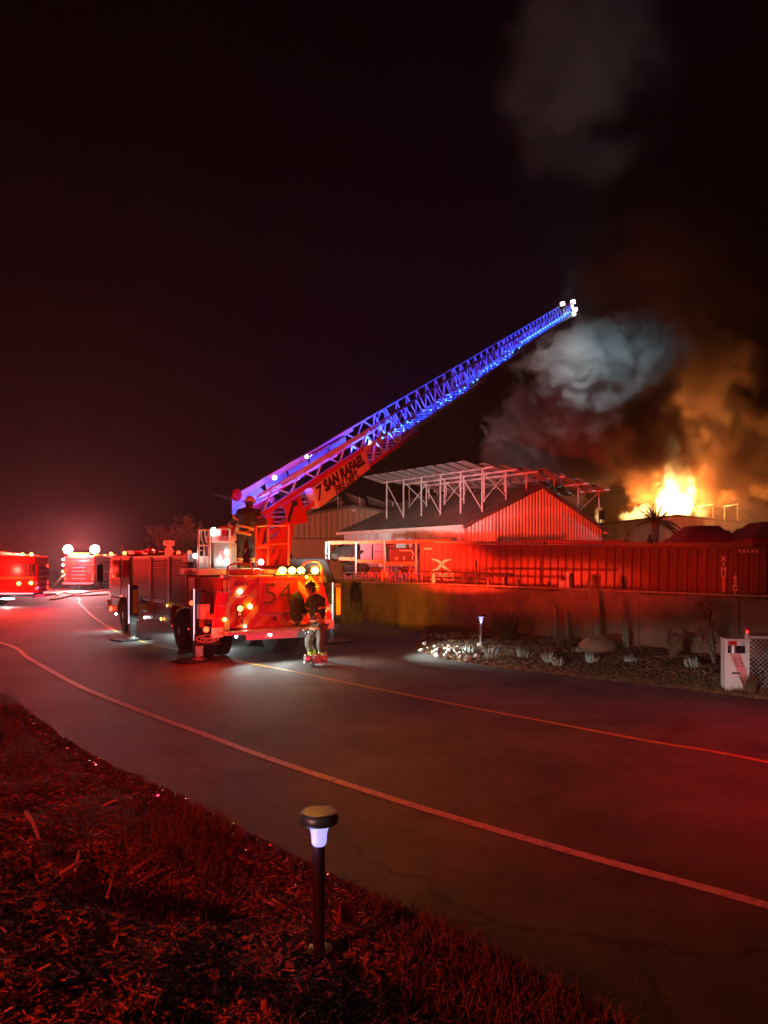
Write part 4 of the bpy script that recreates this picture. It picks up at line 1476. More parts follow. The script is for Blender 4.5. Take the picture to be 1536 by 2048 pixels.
MB().bx(-kw / 2 - 0.01, kw / 2 + 0.02, -kd / 2 - 0.02, kd / 2 + 0.02, kh + 0.001, kh + 0.03).build('top', white_paint, kz, bevel=0.006)
MB().bx(-kw / 2 + 0.047, kw / 2 - 0.047, -kd / 2 - 0.004, -kd / 2 + 0.03, 0.842, kh - 0.002).build('header', white_paint, kz)
MB().bx(-0.15, -0.01, -kd / 2 - 0.008, -kd / 2 - 0.004, 0.85, kh - 0.01).build('red_sticker', red_paint, kz)
MB().bx(0.06, 0.14, -kd / 2 - 0.008, -kd / 2 - 0.004, 0.85, kh - 0.02).build('teal_sticker', teal, kz)

fp = G(1506, 1392)
fence = thing('chain_link_fence', 'chain link fence with a grey post and red reflector cap beside the white cabinet', 'fence', (fp.x + 0.02, fp.y + 0.25, 0), math.radians(-24))
MB().tube((0, 0, -0.1), (0, 0, 1.06), 0.033, n=14).build('post', galv, fence)
MB().tube((0, 0, 1.06), (0, 0, 1.15), 0.036, n=14).build('red_cap', mat('red_reflector', (0.7, 0.03, 0.02), 0.25), fence)
MB().bx(-0.02, 0.02, -0.042, -0.035, 1.065, 1.105).build('reflector', g_redsoft, fence)  # reflector is no lamp; its red return is put in as emission
MB().lathe([(0.04, 0), (0.045, 0.02), (0.045, 0.05), (0.04, 0.07)], (0, 0, 0.95), (0, 0, 1), 12).build('rail_clamp', galv, fence)
MB().lathe([(0.038, 0), (0.042, 0.02), (0.038, 0.04)], (0, 0, 0.62), (0, 0, 1), 12).build('band', galv, fence)
MB().tube((0, 0, 0.99), (3.2, 0, 1.06), 0.021).build('top_rail', galv, fence)
MB().tube((2.6, 0, -0.05), (2.6, 0, 1.12), 0.028).build('post', galv, fence)
wm = MB()
k = -1.0
while k < 3.2:
    for sg in (0, 1):
        a_ = V((k if sg == 0 else k + 1.0, 0.0, 0.02))
        b_ = V((k + 1.0 if sg == 0 else k, 0.004, 1.02))
        t0, t1 = 0.0, 1.0
        pts = [a_.lerp(b_, i / 20) for i in range(21)]
        pts = [p for p in pts if 0 <= p.x <= 3.1]
        if len(pts) > 1:
            wm.path([pts[0], pts[-1]], 0.0028, 4)
    k += 0.075
tag(wm.build('wire_mesh', galv, fence), kind='stuff')
bush('vine', 'dark creeper growing through the chain link fence', 'plant', (fp.x + 0.75, fp.y + 0.12, 0.0), 0.55, 1.0, 900, bush_m, 77, 0.06)
frond_plant(1500, 1372, 0.3, 0.2, 60, 'dry grass tuft at the foot of the white cabinet', grass_m, 9, name='grass_tuft', cat='grass', r=0.006)

# ------------------------------------------------------------------ bollard lights
def bollard(label, loc, h, hd, base=False):
    t = thing('bollard_light', label, 'bollard light', loc, group='round-headed solar bollard lights')
    r_ = hd / 2
    MB().lathe([(0.05, -0.05), (0.034, 0.0), (0.034, h - 0.21), (0.036, h - 0.205)], (0, 0, 0), (0, 0, 1), 20).build('pole', black_paint if not base else steel, t, smooth=False)
    MB().lathe([(0.078, 0.0), (0.078, 0.008), (0.04, 0.012)], (0, 0, 0.0), (0, 0, 1), 20).build('foot', black_paint, t)
    pr = [(0.034, 0), (0.042, 0.012), (0.045, 0.06), (0.052, 0.095), (0.07, 0.118), (0.082, 0.122)]
    MB().lathe(pr, (0, 0, h - 0.204), (0, 0, 1), 28).build('diffuser', g_boll, t, smooth=True)
    hd_ = MB().lathe([(r_ * 0.72, 0), (r_ * 0.95, 0.006), (r_, 0.028), (r_ * 0.97, 0.05), (r_ * 0.9, 0.064), (r_ * 0.86, 0.066)], (0, 0, h - 0.081), V((-0.0, -0.0, 1)), 36).build('head', black_paint, t, smooth=True)
    MB().lathe([(r_ * 0.85, 0), (r_ * 0.85, 0.004)], (0, 0, h - 0.0148), (0, 0, 1), 36).build('solar_panel', mat('solar_top', (0.16, 0.12, 0.03), 0.22, var=0.3), t)
    tr = MB()
    n = 40
    for i in range(n):
        a0, a1 = 2 * math.pi * i / n, 2 * math.pi * (i + 1) / n
        tr.bar((math.cos(a0) * r_ * 0.875, math.sin(a0) * r_ * 0.875, h - 0.013), (math.cos(a1) * r_ * 0.875, math.sin(a1) * r_ * 0.875, h - 0.013), 0.006, 0.006)
    tr.build('trim_ring', chrome, t)
    if base:
        MB().lathe([(0.10, -0.1), (0.10, 0.17), (0.09, 0.18), (0.04, 0.18)], (0, 0, 0), (0, 0, 1), 20).build('concrete_base', concrete, t)
    return t


b1 = G(638, 1893, 0.12)
bollard('tall black bollard light standing in the wood chips close to the camera', (b1.x, b1.y, 0.10), 0.80, 0.225)
point((b1.x - 0.06, b1.y - 0.06, 0.10 + 0.62), (0.5, 0.48, 1.0), 0.5, 0.05, 'bollard_lamp')
b2 = G(962, 1300, 0.1)
bollard('small far bollard light on a white base among the pale stones', (b2.x, b2.y, 0.1), 0.92, 0.225, True)
point((b2.x, b2.y - 0.06, 0.1 + 0.7), (0.6, 0.6, 1.0), 1.2, 0.05, 'bollard_lamp')
t = thing('paver', 'reddish broken paver lying right of the near bollard light', 'paver', G(688, 1850, 0.16))
MB().prism([(-0.05, 0, 0.0), (0.06, 0.02, 0.0), (0.03, 0.02, 0.10), (-0.03, 0.0, 0.13)], (0.02, 0.05, 0.0)).build('slab', mat('red_paver', (0.35, 0.07, 0.06), 0.8), t, bevel=0.008)

# ------------------------------------------------------------------ leafless tree left of the turntable
rr = random.Random(21)
tb = P(345, 1100, 46)
tree = thing('bare_tree', 'pale thinly leaved tree in the dark behind the cab of the ladder truck', 'tree', (tb.x, tb.y, 0))
tr, lf = MB(), MB()


def grow(p, d, l, r, lev):
    q = p + d * l
    m_ = p.lerp(q, 0.5) + V((rr.gauss(0, 0.05), rr.gauss(0, 0.05), 0)) * l
    tr.path([p, m_, q], [r, r * 0.85, r * 0.65], 6 if lev < 2 else 4)
    if lev >= 2:
        for _ in range(9 if lev >= 4 else 4):
            c_ = p.lerp(q, rr.random()) + V((rr.gauss(0, 0.09), rr.gauss(0, 0.09), rr.gauss(0, 0.09)))
            dd = V((rr.gauss(0, 1), rr.gauss(0, 1), rr.gauss(0, 1))).normalized() * rr.uniform(0.06, 0.13)
            sd = dd.cross(V((0.2, 0.3, 1))).normalized() * 0.03
            lf.add([c_, c_ + dd * 0.5 + sd, c_ + dd, c_ + dd * 0.5 - sd], [(0, 1, 2, 3)])
    if lev >= 5:
        return
    for k in range(3):
        a_ = rr.uniform(0.25, 0.75)
        ax = V((rr.gauss(0, 1), rr.gauss(0, 1), rr.gauss(0, 0.3))).normalized()
        nd = (Matrix.Rotation(a_, 3, ax) @ d + V((0, 0, 0.12))).normalized()
        grow(q, nd, l * rr.uniform(0.62, 0.82), r * 0.62, lev + 1)


grow(V((0, 0, -0.05)), V((0.03, 0, 1)), 1.7, 0.14, 0)
tr.build('trunk', bark_m, tree)
lf.build('foliage', mat('pale_leaf', (0.42, 0.36, 0.28), 0.8, var=0.4), tree)

# ------------------------------------------------------------------ ladder truck
TO, TRZ = V((-2.61, 17.64, 0)), math.radians(32)
truck = thing('ladder_truck', 'red aerial ladder truck on outriggers with its long blue lit ladder raised over the yard', 'fire truck', TO, TRZ)
TM = WM[truck.name]
TI = TM.inverted()
T3 = TM.to_3x3()


def tl(x, y, yl=0.0):
    """truck coordinates of the point of the rear plane y = yl seen at pixel (x, y)"""
    return TI @ on_plane(x, y, TM @ V((0, yl, 0)), T3 @ V((0, -1, 0)))


def ts(x, y, xl=-1.28):
    return TI @ on_plane(x, y, TM @ V((xl, 0, 0)), T3 @ V((-1, 0, 0)))


def part(mb_, name, m, parent=truck, **kw):
    return mb_.build(name, m, parent, **kw)


# chassis and bodies
part(MB().bx(-0.45, 0.45, 0.4, 11.2, 0.55, 0.9), 'chassis', black_paint)
part(MB().bx(-1.24, 1.24, 0.08, 2.5, 1.16, 1.96), 'rear_body', red_paint, bevel=0.02)
part(MB().bx(-0.75, 0.75, 0.10, 2.4, 0.72, 1.15), 'rear_core', red_paint)
part(MB().bx(-1.24, 1.24, 2.5, 8.2, 1.14, 2.50), 'box_body', dark_and_shaded_red, bevel=0.03)
part(MB().bx(-1.24, 1.24, 3.95, 8.2, 0.62, 1.139), 'lower_body', dark_and_shaded_red, bevel=0.02)
cab = part(MB().prism([(-1.25, 8.45, 1.08), (-1.25, 11.35, 1.08), (-1.25, 11.68, 1.25), (-1.25, 11.7, 1.55), (-1.25, 11.45, 2.45), (-1.25, 11.2, 2.56), (-1.25, 8.45, 2.56)], (2.5, 0, 0)), 'cab', dark_and_shaded_red, bevel=0.05)
part(MB().bx(-1.25, 1.25, 10.1, 11.66, 0.60, 1.079), 'cab_skirt', dark_and_shaded_red, bevel=0.03)
part(MB().bx(-1.25, 1.25, 8.46, 8.93, 0.60, 1.079), 'cab_step', dark_and_shaded_red, bevel=0.02)
part(MB().bx(-1.3, 1.3, 11.66, 12.05, 0.55, 0.95), 'front_bumper', chrome, bevel=0.03)
part(MB().bx(-1.1, 1.1, 11.47, 11.49, 1.65, 2.35), 'windscreen', glass_dark)
for y0, y1 in ((8.6, 9.6), (9.85, 11.1)):
    d_ = part(MB().bx(-1.262, -1.25, y0, y1, 1.12, 2.48), 'cab_door', dark_and_shaded_red, bevel=0.006)
    part(MB().bx(-1.275, -1.262, y0 + 0.1, y1 - 0.1, 1.8, 2.38), 'window', glass_dark, d_)
    part(MB().tube((-1.30, y1 - 0.12, 1.5), (-1.30, y1 - 0.12, 1.72), 0.014).tube((-1.26, y1 - 0.12, 1.52), (-1.30, y1 - 0.12, 1.52), 0.01).tube((-1.26, y1 - 0.12, 1.7), (-1.30, y1 - 0.12, 1.7), 0.01), 'handle', chrome, d_)
    d2 = part(MB().bx(1.25, 1.262, y0, y1, 1.12, 2.48), 'cab_door', dark_and_shaded_red)
mr = part(MB().path([(-1.26, 11.2, 2.3), (-1.55, 11.45, 2.32), (-1.58, 11.45, 1.5), (-1.27, 11.2, 1.55)], 0.016, 6), 'mirror_arm', black_paint)
part(MB().box((-1.6, 11.45, 1.92), (0.2, 0.1, 0.62)), 'mirror', black_paint, mr, bevel=0.04)
# roll-up shutters along the left side, slat by slat
for y0, y1 in ((2.62, 4.1), (4.2, 6.05), (6.15, 8.08)):
    fr_ = part(MB().bx(-1.262, -1.24, y0, y0 + 0.05, 1.2, 2.42).bx(-1.262, -1.24, y1 - 0.05, y1, 1.2, 2.42).bx(-1.262, -1.24, y0, y1, 2.42, 2.47).bx(-1.262, -1.24, y0, y1, 1.16, 1.2), 'shutter_frame', steel)
    me = mesh_only(MB().prism([(-0.010, y0 + 0.055, -0.036), (-0.020, y0 + 0.055, -0.02), (-0.020, y0 + 0.055, 0.02), (-0.010, y0 + 0.055, 0.036)], (0, y1 - y0 - 0.11, 0)), 'slat', dark_and_shaded_red)
    for k in range(16):
        link('slat', me, fr_, Matrix.Translation((-1.24, 0, 1.24 + 0.076 * k)))
    part(MB().bx(-1.28, -1.262, y0 + 0.3, y1 - 0.3, 1.235, 1.26), 'shutter_bar', chrome, fr_)
for y0, y1 in ((4.05, 5.6), (5.7, 8.05)):
    d_ = part(MB().bx(-1.255, -1.242, y0, y1, 0.66, 1.10), 'locker_door', dark_and_shaded_red, bevel=0.006)
    part(MB().lathe([(0.04, 0), (0.045, 0.012), (0.01, 0.02)], (-1.255, (y0 + y1) / 2, 0.95), (-1, 0, 0), 12), 'latch', chrome, d_)
part(MB().lathe([(0.09, 0), (0.1, 0.03), (0.07, 0.05), (0.02, 0.05)], (-1.242, ts(282, 1200).y, 1.13), (-1, 0, 0), 16), 'inlet_cap', chrome)
part(MB().bx(-1.262, -1.25, ts(304, 1200).y - 0.15, ts(304, 1200).y + 0.15, 1.10, 1.19), 'yellow_plate', orange_refl)
part(MB().bx(-1.27, -1.235, 2.5, 8.2, 2.46, 2.50), 'edge_trim', chrome)
for px in (301, 337):
    p = ts(px, 1170)
    part(MB().bx(-1.275, -1.26, p.y - 0.03, p.y + 0.03, 1.15, 2.46), 'grab_bar', chrome)


def wheel(x, y, r=0.53, w=0.34, sgn=-1):
    t = part(MB().lathe([(r * 0.58, 0.0), (r * 0.9, 0.0), (r * 0.985, 0.03), (r, 0.06), (r, w - 0.06), (r * 0.985, w - 0.03), (r * 0.9, w), (r * 0.58, w)], (x, y, r), (sgn, 0, 0), 32), 'wheel', rubber, smooth=False)
    part(MB().lathe([(r * 0.58, w * 0.95), (r * 0.54, w * 0.7), (r * 0.3, w * 0.62), (r * 0.24, w * 1.0), (r * 0.2, w * 1.04), (0.01, w * 1.04)], (x, y, r), (sgn, 0, 0), 24), 'rim', steel, t)
    tr_ = MB()
    for k in range(30):
        a_ = 2 * math.pi * k / 30
        tr_.box((x + sgn * w / 2, y + math.cos(a_) * r, r + math.sin(a_) * r), (w * 0.8, 0.05, 0.016), Matrix.Rotation(a_ - math.pi / 2, 3, 'X'))
    part(tr_, 'tread', rubber, t)
    nb = MB()
    for k in range(8):
        a_ = 2 * math.pi * k / 8
        nb.lathe([(0.02, w * 0.62), (0.02, w * 0.7), (0.005, w * 0.72)], (x, y + math.cos(a_) * r * 0.4, r + math.sin(a_) * r * 0.4), (sgn, 0, 0), 6)
    part(nb, 'nut_ring', chrome, t)
    return t


for y in (1.6, 3.2, 9.5):
    wheel(-0.92, y)
    wheel(0.92, y, sgn=1)
for y in (1.6, 3.2):
    for s_ in (-1, 1):
        part(MB().lathe([(0.3, 0), (0.52, 0.03), (0.52, 0.25), (0.3, 0.28)], (s_ * 0.56, y, 0.53), (s_, 0, 0), 24), 'inner_wheel', rubber)
for y in (2.4, 9.5):
    fm = MB()
    w0 = 1.35 if y < 5 else 0.62
    pts = []
    for k in range(13):
        a_ = math.pi * k / 12
        pts.append(V((-1.26, y - math.cos(a_) * (w0 + 0.02), 0.55 + math.sin(a_) * 0.62)))
    fm.path(pts, 0.03, 6)
    part(fm, 'wheel_arch', dark_and_shaded_red)

# rear face
part(MB().bx(-1.05, 1.24, 0.045, 0.079, 0.80, 1.95), 'chevron_panel', chev, bevel=0.006)
h0, h1 = tl(519, 1156), tl(592, 1222)
hx1 = tl(594, 1180).x
hatch = part(MB().bx(h0.x, hx1, 0.02, 0.044, h1.z, h0.z), 'hatch', red_paint, bevel=0.008)
fr_ = MB()
for (a_, b_, c_, d_) in ((h0.x - 0.02, h0.x + 0.02, h1.z, h0.z), (hx1 - 0.02, hx1 + 0.02, h1.z, h0.z), (h0.x, hx1, h0.z - 0.02, h0.z + 0.02), (h0.x, hx1, h1.z - 0.02, h1.z + 0.02)):
    fr_.bx(a_, b_, 0.0, 0.02, c_, d_)
part(fr_, 'hatch_frame', red_paint, hatch, bevel=0.004)
part(MB().bx(h0.x - 0.03, hx1 + 0.05, -0.035, 0.018, h1.z - 0.07, h1.z - 0.025), 'hatch_lip', chrome, hatch, bevel=0.006)
# the cut-out number 54 with its louvres
c54 = tl(556, 1190)
me54 = text_mesh('54', 0.72, 0, 'n54', None, bold=0.012, sx=1.08)
me54.calc_loop_triangles()
outl = text_mesh('54', 0.72, 0, 'number_outline', red_paint, bold=0.012, outline=0.010, sx=1.08)
M54 = Matrix((V((1, 0, 0)), V((0, 0, 1)), V((0, -1, 0)))).transposed().to_4x4()
M54.translation = V((c54.x, 0.012, c54.z))
link('number_outline', outl, hatch, M54)
tris = [[me54.vertices[i].co.xy for i in t.vertices] for t in me54.loop_triangles]
zs = -0.33
lv_dark = mat('louvre_gap', (0.03, 0.008, 0.006), 0.7)
while zs < 0.33:
    iv = []
    for t in tris:
        xs_ = []
        for i in range(3):
            p, q = t[i], t[(i + 1) % 3]
            if (p.y - zs) * (q.y - zs) < 0:
                xs_.append(p.x + (q.x - p.x) * (zs - p.y) / (q.y - p.y))
        if len(xs_) == 2:
            iv.append((min(xs_), max(xs_)))
    iv.sort()
    mg = []
    for a_, b_ in iv:
        if mg and a_ <= mg[-1][1] + 0.004:
            mg[-1][1] = max(mg[-1][1], b_)
        else:
            mg.append([a_, b_])
    for a_, b_ in mg:
        if b_ - a_ > 0.03:
            part(MB().bx(c54.x + a_ + 0.012, c54.x + b_ - 0.012, 0.012, 0.0195, c54.z + zs - 0.009, c54.z + zs + 0.009), 'louvre', lv_dark, hatch)
    zs += 0.037
bpy.data.meshes.remove(me54)


def rect(px0, py0, px1, py1, y0, y1, name, m, parent=truck, bevel=0.004, yl=0.03):
    a_, b_ = tl(px0, py0, yl), tl(px1, py1, yl)
    return part(MB().bx(a_.x, b_.x, y0, y1, b_.z, a_.z), name, m, parent, bevel=bevel)


rect(471, 1162, 489, 1171, 0.01, 0.044, 'handle_recess', dark_and_shaded_red)
rect(494, 1160, 516, 1169, 0.02, 0.044, 'access_panel', red_paint)
rect(473, 1209, 486, 1249, 0.015, 0.044, 'tail_light_cluster', dark_and_shaded_red)
for (x, y, m, r_) in ((480, 1217, g_ambersoft, 0.065), (479, 1228, g_red, 0.03), (480, 1238, lens_red_off, 0.05), (480, 1245, lens_red_off, 0.05), (500, 1213, g_amber, 0.055), (480, 1183, g_white, 0.05), (490, 1253, g_white, 0.028), (613, 1154, g_ambersoft, 0.035), (491, 1153, g_redsoft, 0.03)):
    p = tl(x, y, 0.02)
    part(MB().lathe([(r_, 0), (r_ * 0.95, 0.02), (r_ * 0.6, 0.04), (0.005, 0.045)], (p.x, 0.016, p.z), (0, -1, 0), 16), 'tail_lamp', m, smooth=True)
put_text(truck, 'lettering', 'TRUCK', TM @ V((tl(480, 1194).x, 0.042, tl(480, 1194).z)), T3 @ V((1, 0, 0)), T3 @ V((0, -1, 0)), 0.085, letter_white)
put_text(truck, 'lettering', 'KEEP BACK', TM @ V((tl(505, 1191).x, 0.042, tl(505, 1191).z)), T3 @ V((1, 0, 0)), T3 @ V((0, -1, 0)), 0.055, letter_white)
rect(547, 1233, 552, 1241, 0.0, 0.044, 'latch', black_paint)
p = tl(594, 1170)
part(MB().bx(p.x + 0.03, p.x + 0.045, 0.03, 0.0445, 0.85, 1.9), 'door_seam', black_paint)
for k in range(7):
    pz = tl(598, 1195 + 3.2 * k)
    part(MB().bx(pz.x - 0.008, pz.x + 0.008, 0.034, 0.0447, pz.z - 0.012, pz.z + 0.012), 'hinge_rivet', chrome)
# tailboard, steps and flaps
part(MB().bx(-1.25, 1.28, -0.32, 0.10, 0.66, 0.745), 'tailboard', diamond, bevel=0.01)
part(MB().bx(-0.75, 0.75, -0.2, 0.1, 0.52, 0.655), 'tail_beam', steel, bevel=0.01)
part(MB().bx(0.55, 1.25, -0.5, -0.3, 0.70, 0.745), 'fold_step', alu, bevel=0.006)
for x in (472, 540, 618):
    p = tl(x, 1262, -0.2)
    part(MB().ball((p.x, -0.22, 0.63), 0.035, 10, 6), 'step_lamp', g_white, smooth=True)
for (x, y, w_) in ((415, 1277, 0.62), (566, 1263, 0.62)):
    p = tl(x, y, 0.45)
    fl = part(MB().bx(p.x - w_ / 2, p.x + w_ / 2, 0.45, 0.47, p.z - 0.16, p.z + 0.12), 'mud_flap', rubber, bevel=0.01)
    rg = MB()
    for k in range(28):
        a0, a1 = 2 * math.pi * k / 28, 2 * math.pi * (k + 1) / 28
        rg.bar((p.x + math.cos(a0) * w_ * 0.42, 0.444, p.z + math.sin(a0) * 0.085), (p.x + math.cos(a1) * w_ * 0.42, 0.444, p.z + math.sin(a1) * 0.085), 0.016, 0.016)
    part(rg, 'oval_mark', letter_white, fl)
    me = text_mesh('Pierce', 0.15, 0.003, 'lettering', letter_white, shear=0.3)
    M_ = M54.copy()
    M_.translation = V((p.x, 0.444, p.z))
    link('lettering', me, fl, M_)
# flared red end covers
for s_, pts in ((-1, ((436, 1184), (456, 1184), (446, 1274), (424, 1276))), (1, ((640, 1170), (648, 1170), (668, 1258), (650, 1256)))):
    q = [tl(x, y, -0.1) for x, y in pts]
    part(MB().prism(q, (0, 0.10, 0)), 'end_cover', red_paint, bevel=0.006)
    part(MB().prism([q[3], q[2], q[2] + V((0, 0, 0.22)), q[3] + V((0, 0, 0.22))], (0, -0.006, 0)), 'white_band', white_paint)
for (x, y, m, r_) in ((449, 1239, g_amber, 0.04), (648, 1223, g_amber, 0.045), (655, 1217, g_red, 0.05), (383, 1206, g_red, 0.055), (412, 1259, g_red, 0.065), (443, 1153, g_redsoft, 0.035)):
    p = tl(x, y, -0.12)
    part(MB().ball((p.x, -0.13, p.z), r_, 12, 8), 'warning_lamp', m, smooth=True)
# open left rear locker with white steps and gear
part(MB().bx(-1.26, -1.06, 0.1, 1.05, 0.76, 0.80).bx(-1.26, -1.06, 0.1, 1.05, 1.10, 1.14), 'step', white_paint)
for k in range(4):
    part(MB().bx(-1.36 - 0.02 * k, -1.06, -0.1 - 0.02 * k, 0.05, 1.62 - 0.30 * k, 1.645 - 0.30 * k), 'access_step', diamond, bevel=0.005)
part(MB().bx(-1.2, -1.06, 0.02, 0.06, 0.75, 1.9), 'access_panel', white_paint)
lk = part(MB().bx(-1.262, -1.25, 1.9, 2.42, 1.2, 1.92), 'locker_frame', steel)
lx = [(402, 1185, 426, 1208, 'screen_box', tote_d), (402, 1209, 420, 1238, 'white_case', white_paint), (411, 1228, 424, 1238, 'wood_block', wood)]
for x0, y0, x1, y1, nm, m in lx:
    a_, b_ = tl(x0, y0, 0.3), tl(x1, y1, 0.3)
    part(MB().bx(a_.x, b_.x, 0.3 + (0.0 if nm != 'wood_block' else -0.15), 0.6, b_.z, a_.z), nm, m, bevel=0.01)

# grab rails at the rear corners
for pts in (((455, 1205), (455, 1140), (461, 1130), (474, 1127), (494, 1127), (502, 1131), (506, 1142), (506, 1150)), ((603, 1150), (604, 1134), (609, 1126), (618, 1123), (632, 1123), (640, 1128), (643, 1140), (644, 1180))):
    part(MB().path(catmull([tl(x, y, -0.03) for x, y in pts], 3), 0.022, 8), 'grab_rail', red_paint, smooth=True)
# amber arrow bar
a_, b_ = tl(548, 1147, 0.1), tl(640, 1147, 0.1)
bar_ = part(MB().bx(a_.x, b_.x, 0.05, 0.2, 1.962, 2.02), 'arrow_bar', black_paint, bevel=0.01)
amb = []
for x in (565, 584, 602, 630):
    p = tl(x, 1141, 0.08)
    part(MB().ball((p.x, 0.08, p.z), 0.10, 14, 9, (1.0, 0.6, 0.8)), 'amber_lamp', g_amber, bar_, bevel=0.03)
    amb.append(TM @ V((p.x, -0.02, p.z)))
part(MB().lathe([(0.09, 0), (0.1, 0.03), (0.08, 0.12), (0.02, 0.14)], (tl(563, 1128, 0.2).x, 0.25, 2.0), (0, 0, 1), 16), 'beacon', glow('yellow_beacon', (1, 0.6, 0.05), 2.5))
part(MB().bx(-1.0, 1.1, 0.1, 0.5, 1.961, 2.0), 'deck_edge', orange_refl, bevel=0.01)

# outriggers
def outrigger(foot, ztop, sgn, orange_face=True):
    f = TI @ V(foot)
    t = part(MB().bar((0.0 + sgn * 0.6, f.y, 0.98), (f.x - sgn * 0.08, f.y, 0.98), 0.24, 0.26), 'outrigger', steel, bevel=0.01)
    part(MB().bx(f.x - 0.14, f.x + 0.14, f.y - 0.14, f.y + 0.14, 0.55, ztop), 'jack_housing', black_paint, t, bevel=0.012)
    part(MB().bx(f.x - 0.02, f.x + 0.115, f.y - 0.148, f.y - 0.142, 0.80, ztop - 0.12), 'orange_plate', orange_refl, t)
    part(MB().bx(f.x - 0.155, f.x - 0.13, f.y - 0.165, f.y - 0.143, 0.50, ztop + 0.03), 'led_strip', g_strip, t)
    part(MB().bx(f.x - 0.095, f.x + 0.095, f.y - 0.095, f.y + 0.095, 0.12, 0.56), 'jack_leg', chrome, t, bevel=0.006)
    part(MB().lathe([(0.17, 0.045), (0.17, 0.06), (0.07, 0.09), (0.05, 0.13)], (f.x, f.y, 0), (0, 0, 1), 20), 'jack_foot', alu, t)
    part(MB().box((f.x - 0.05, f.y, 0.022), (0.95, 0.7, 0.04), Matrix.Rotation(0.25, 3, 'Z')), 'ground_pad', black_paint, t, bevel=0.006)
    return t


outrigger(G(396, 1322), 1.66, -1)
outrigger(G(265, 1280), 1.62, -1)
outrigger(G(669, 1285), 1.70, 1)
f_ = TM @ V((2.9, 6.4, 0))
outrigger((f_.x, f_.y, 0), 1.66, 1)

# cab roof lamps, gun and aerials
lb_ = part(MB().bx(-0.9, 0.9, 10.5, 10.75, 2.565, 2.66), 'light_bar', black_paint, bevel=0.02)
for k in range(7):
    part(MB().bx(-0.85 + k * 0.245, -0.65 + k * 0.245, 10.485, 10.765, 2.59, 2.70), 'light_bar_lens', g_redsoft if k % 2 == 0 else lens_red_off, lb_, bevel=0.02)
for x, y in ((249, 1109), (222, 1116)):
    p = ts(x, y, -1.1)
    part(MB().ball((-1.1, p.y, 2.62), 0.06, 10, 6), 'marker_lamp', g_ambersoft, smooth=True)
for x in (357, 379):
    p = ts(x, 1104, -1.0)
    part(MB().ball((-1.0, p.y, 2.56), 0.06, 10, 6), 'marker_lamp', g_red, smooth=True)
    part(MB().bx(-1.04, -0.96, p.y - 0.05, p.y + 0.05, 2.50, 2.54), 'lamp_base', black_paint)
p = ts(338, 1098, -0.6)
part(MB().lathe([(0.12, 0), (0.12, 0.22), (0.08, 0.24), (0.08, 0.30), (0.16, 0.32), (0.16, 0.46), (0.02, 0.48)], (-0.6, p.y, 2.50), (0, 0, 1), 14), 'red_beacon', glow('red_beacon_glow', (1, 0.06, 0.03), 0.9))
for x in (318, 351, 244):
    p = ts(x, 1100, -0.5)
    part(MB().tube((-0.5, p.y, 2.50), (-0.5, p.y, 3.0), 0.012, 0.006, 5), 'aerial', red_paint)
gp = ts(300, 1105, -0.3)
part(MB().path([(-0.3, gp.y + 1.1, 2.66), (-0.3, gp.y, 2.72), (-0.3, gp.y - 0.8, 2.62)], [0.05, 0.07, 0.09], 8).lathe([(0.12, -0.22), (0.1, 0), (0.06, 0.12)], (-0.3, gp.y - 0.1, 2.72), (0, 0, 1), 10), 'deck_gun', red_paint)
part(MB().path([(-0.2, gp.y - 0.2, 2.75), (-0.2, gp.y - 0.1, 3.05), (-0.2, gp.y + 0.15, 3.08), (-0.2, gp.y + 0.25, 2.8)], 0.02, 6), 'gun_handle', black_paint)
for k in range(5):
    part(MB().ball((-0.5 + 0.1 * k, gp.y - 1.6 - 0.3 * k, 2.56), 0.14, 10, 6, (1, 1.3, 0.6), 0.3, k), 'hose_roll', red_paint, smooth=True)

part(MB().lathe([(0.06, 0), (0.055, 0.03), (0.01, 0.05)], (1.25, 1.0, 1.5), (1, 0, 0), 14), 'side_lamp', g_amber)
part(MB().lathe([(0.06, 0), (0.055, 0.03), (0.01, 0.05)], (1.25, 1.5, 1.72), (1, 0, 0), 14), 'side_lamp', g_red)
part(MB().lathe([(0.06, 0), (0.055, 0.03), (0.01, 0.05)], (1.25, 2.3, 1.5), (1, 0, 0), 14), 'side_lamp', g_amber)
# lamps at the front corner and under the body
for x, y, m, r_, nm in ((222, 1217, g_red, 0.10, 'corner_lamp'), (226, 1152, g_red, 0.055, 'corner_lamp'), (334, 1211, g_ambersoft, 0.04, 'side_marker'), (322, 1238, g_ambersoft, 0.05, 'side_marker'), (344, 1252, g_redsoft, 0.02, 'side_marker'), (377, 1258, g_redsoft, 0.025, 'side_marker'), (232, 1228, g_white, 0.06, 'ground_lamp'), (290, 1235, g_white, 0.065, 'ground_lamp')):
    p = ts(x, y, -1.3)
    part(MB().ball((-1.3, p.y, p.z), r_, 12, 7, (0.5, 1.3 if nm == 'ground_lamp' else 1, 0.6 if nm == 'ground_lamp' else 1)), nm, m, smooth=True)

# turntable deck with control stand
TT = V((0.0, 2.0, 0))
part(MB().lathe([(1.1, 0), (1.12, 0.02), (1.12, 0.12), (1.08, 0.14)], (0.05, 1.75, 2.0), (0, 0, 1), 32), 'turntable', red_paint)
DY = 0.95
a_, b_ = tl(394, 1137, DY), tl(520, 1137, DY)
part(MB().bx(a_.x, b_.x, DY, 2.3, a_.z - 0.16, a_.z), 'deck', diamond, bevel=0.01)
DZ = a_.z


def dbar(pts, r_, name, m, yl=DY):
    q = [tl(x, y, yl) for x, y in pts]
    return part(MB().path(q, r_, 6), name, m)


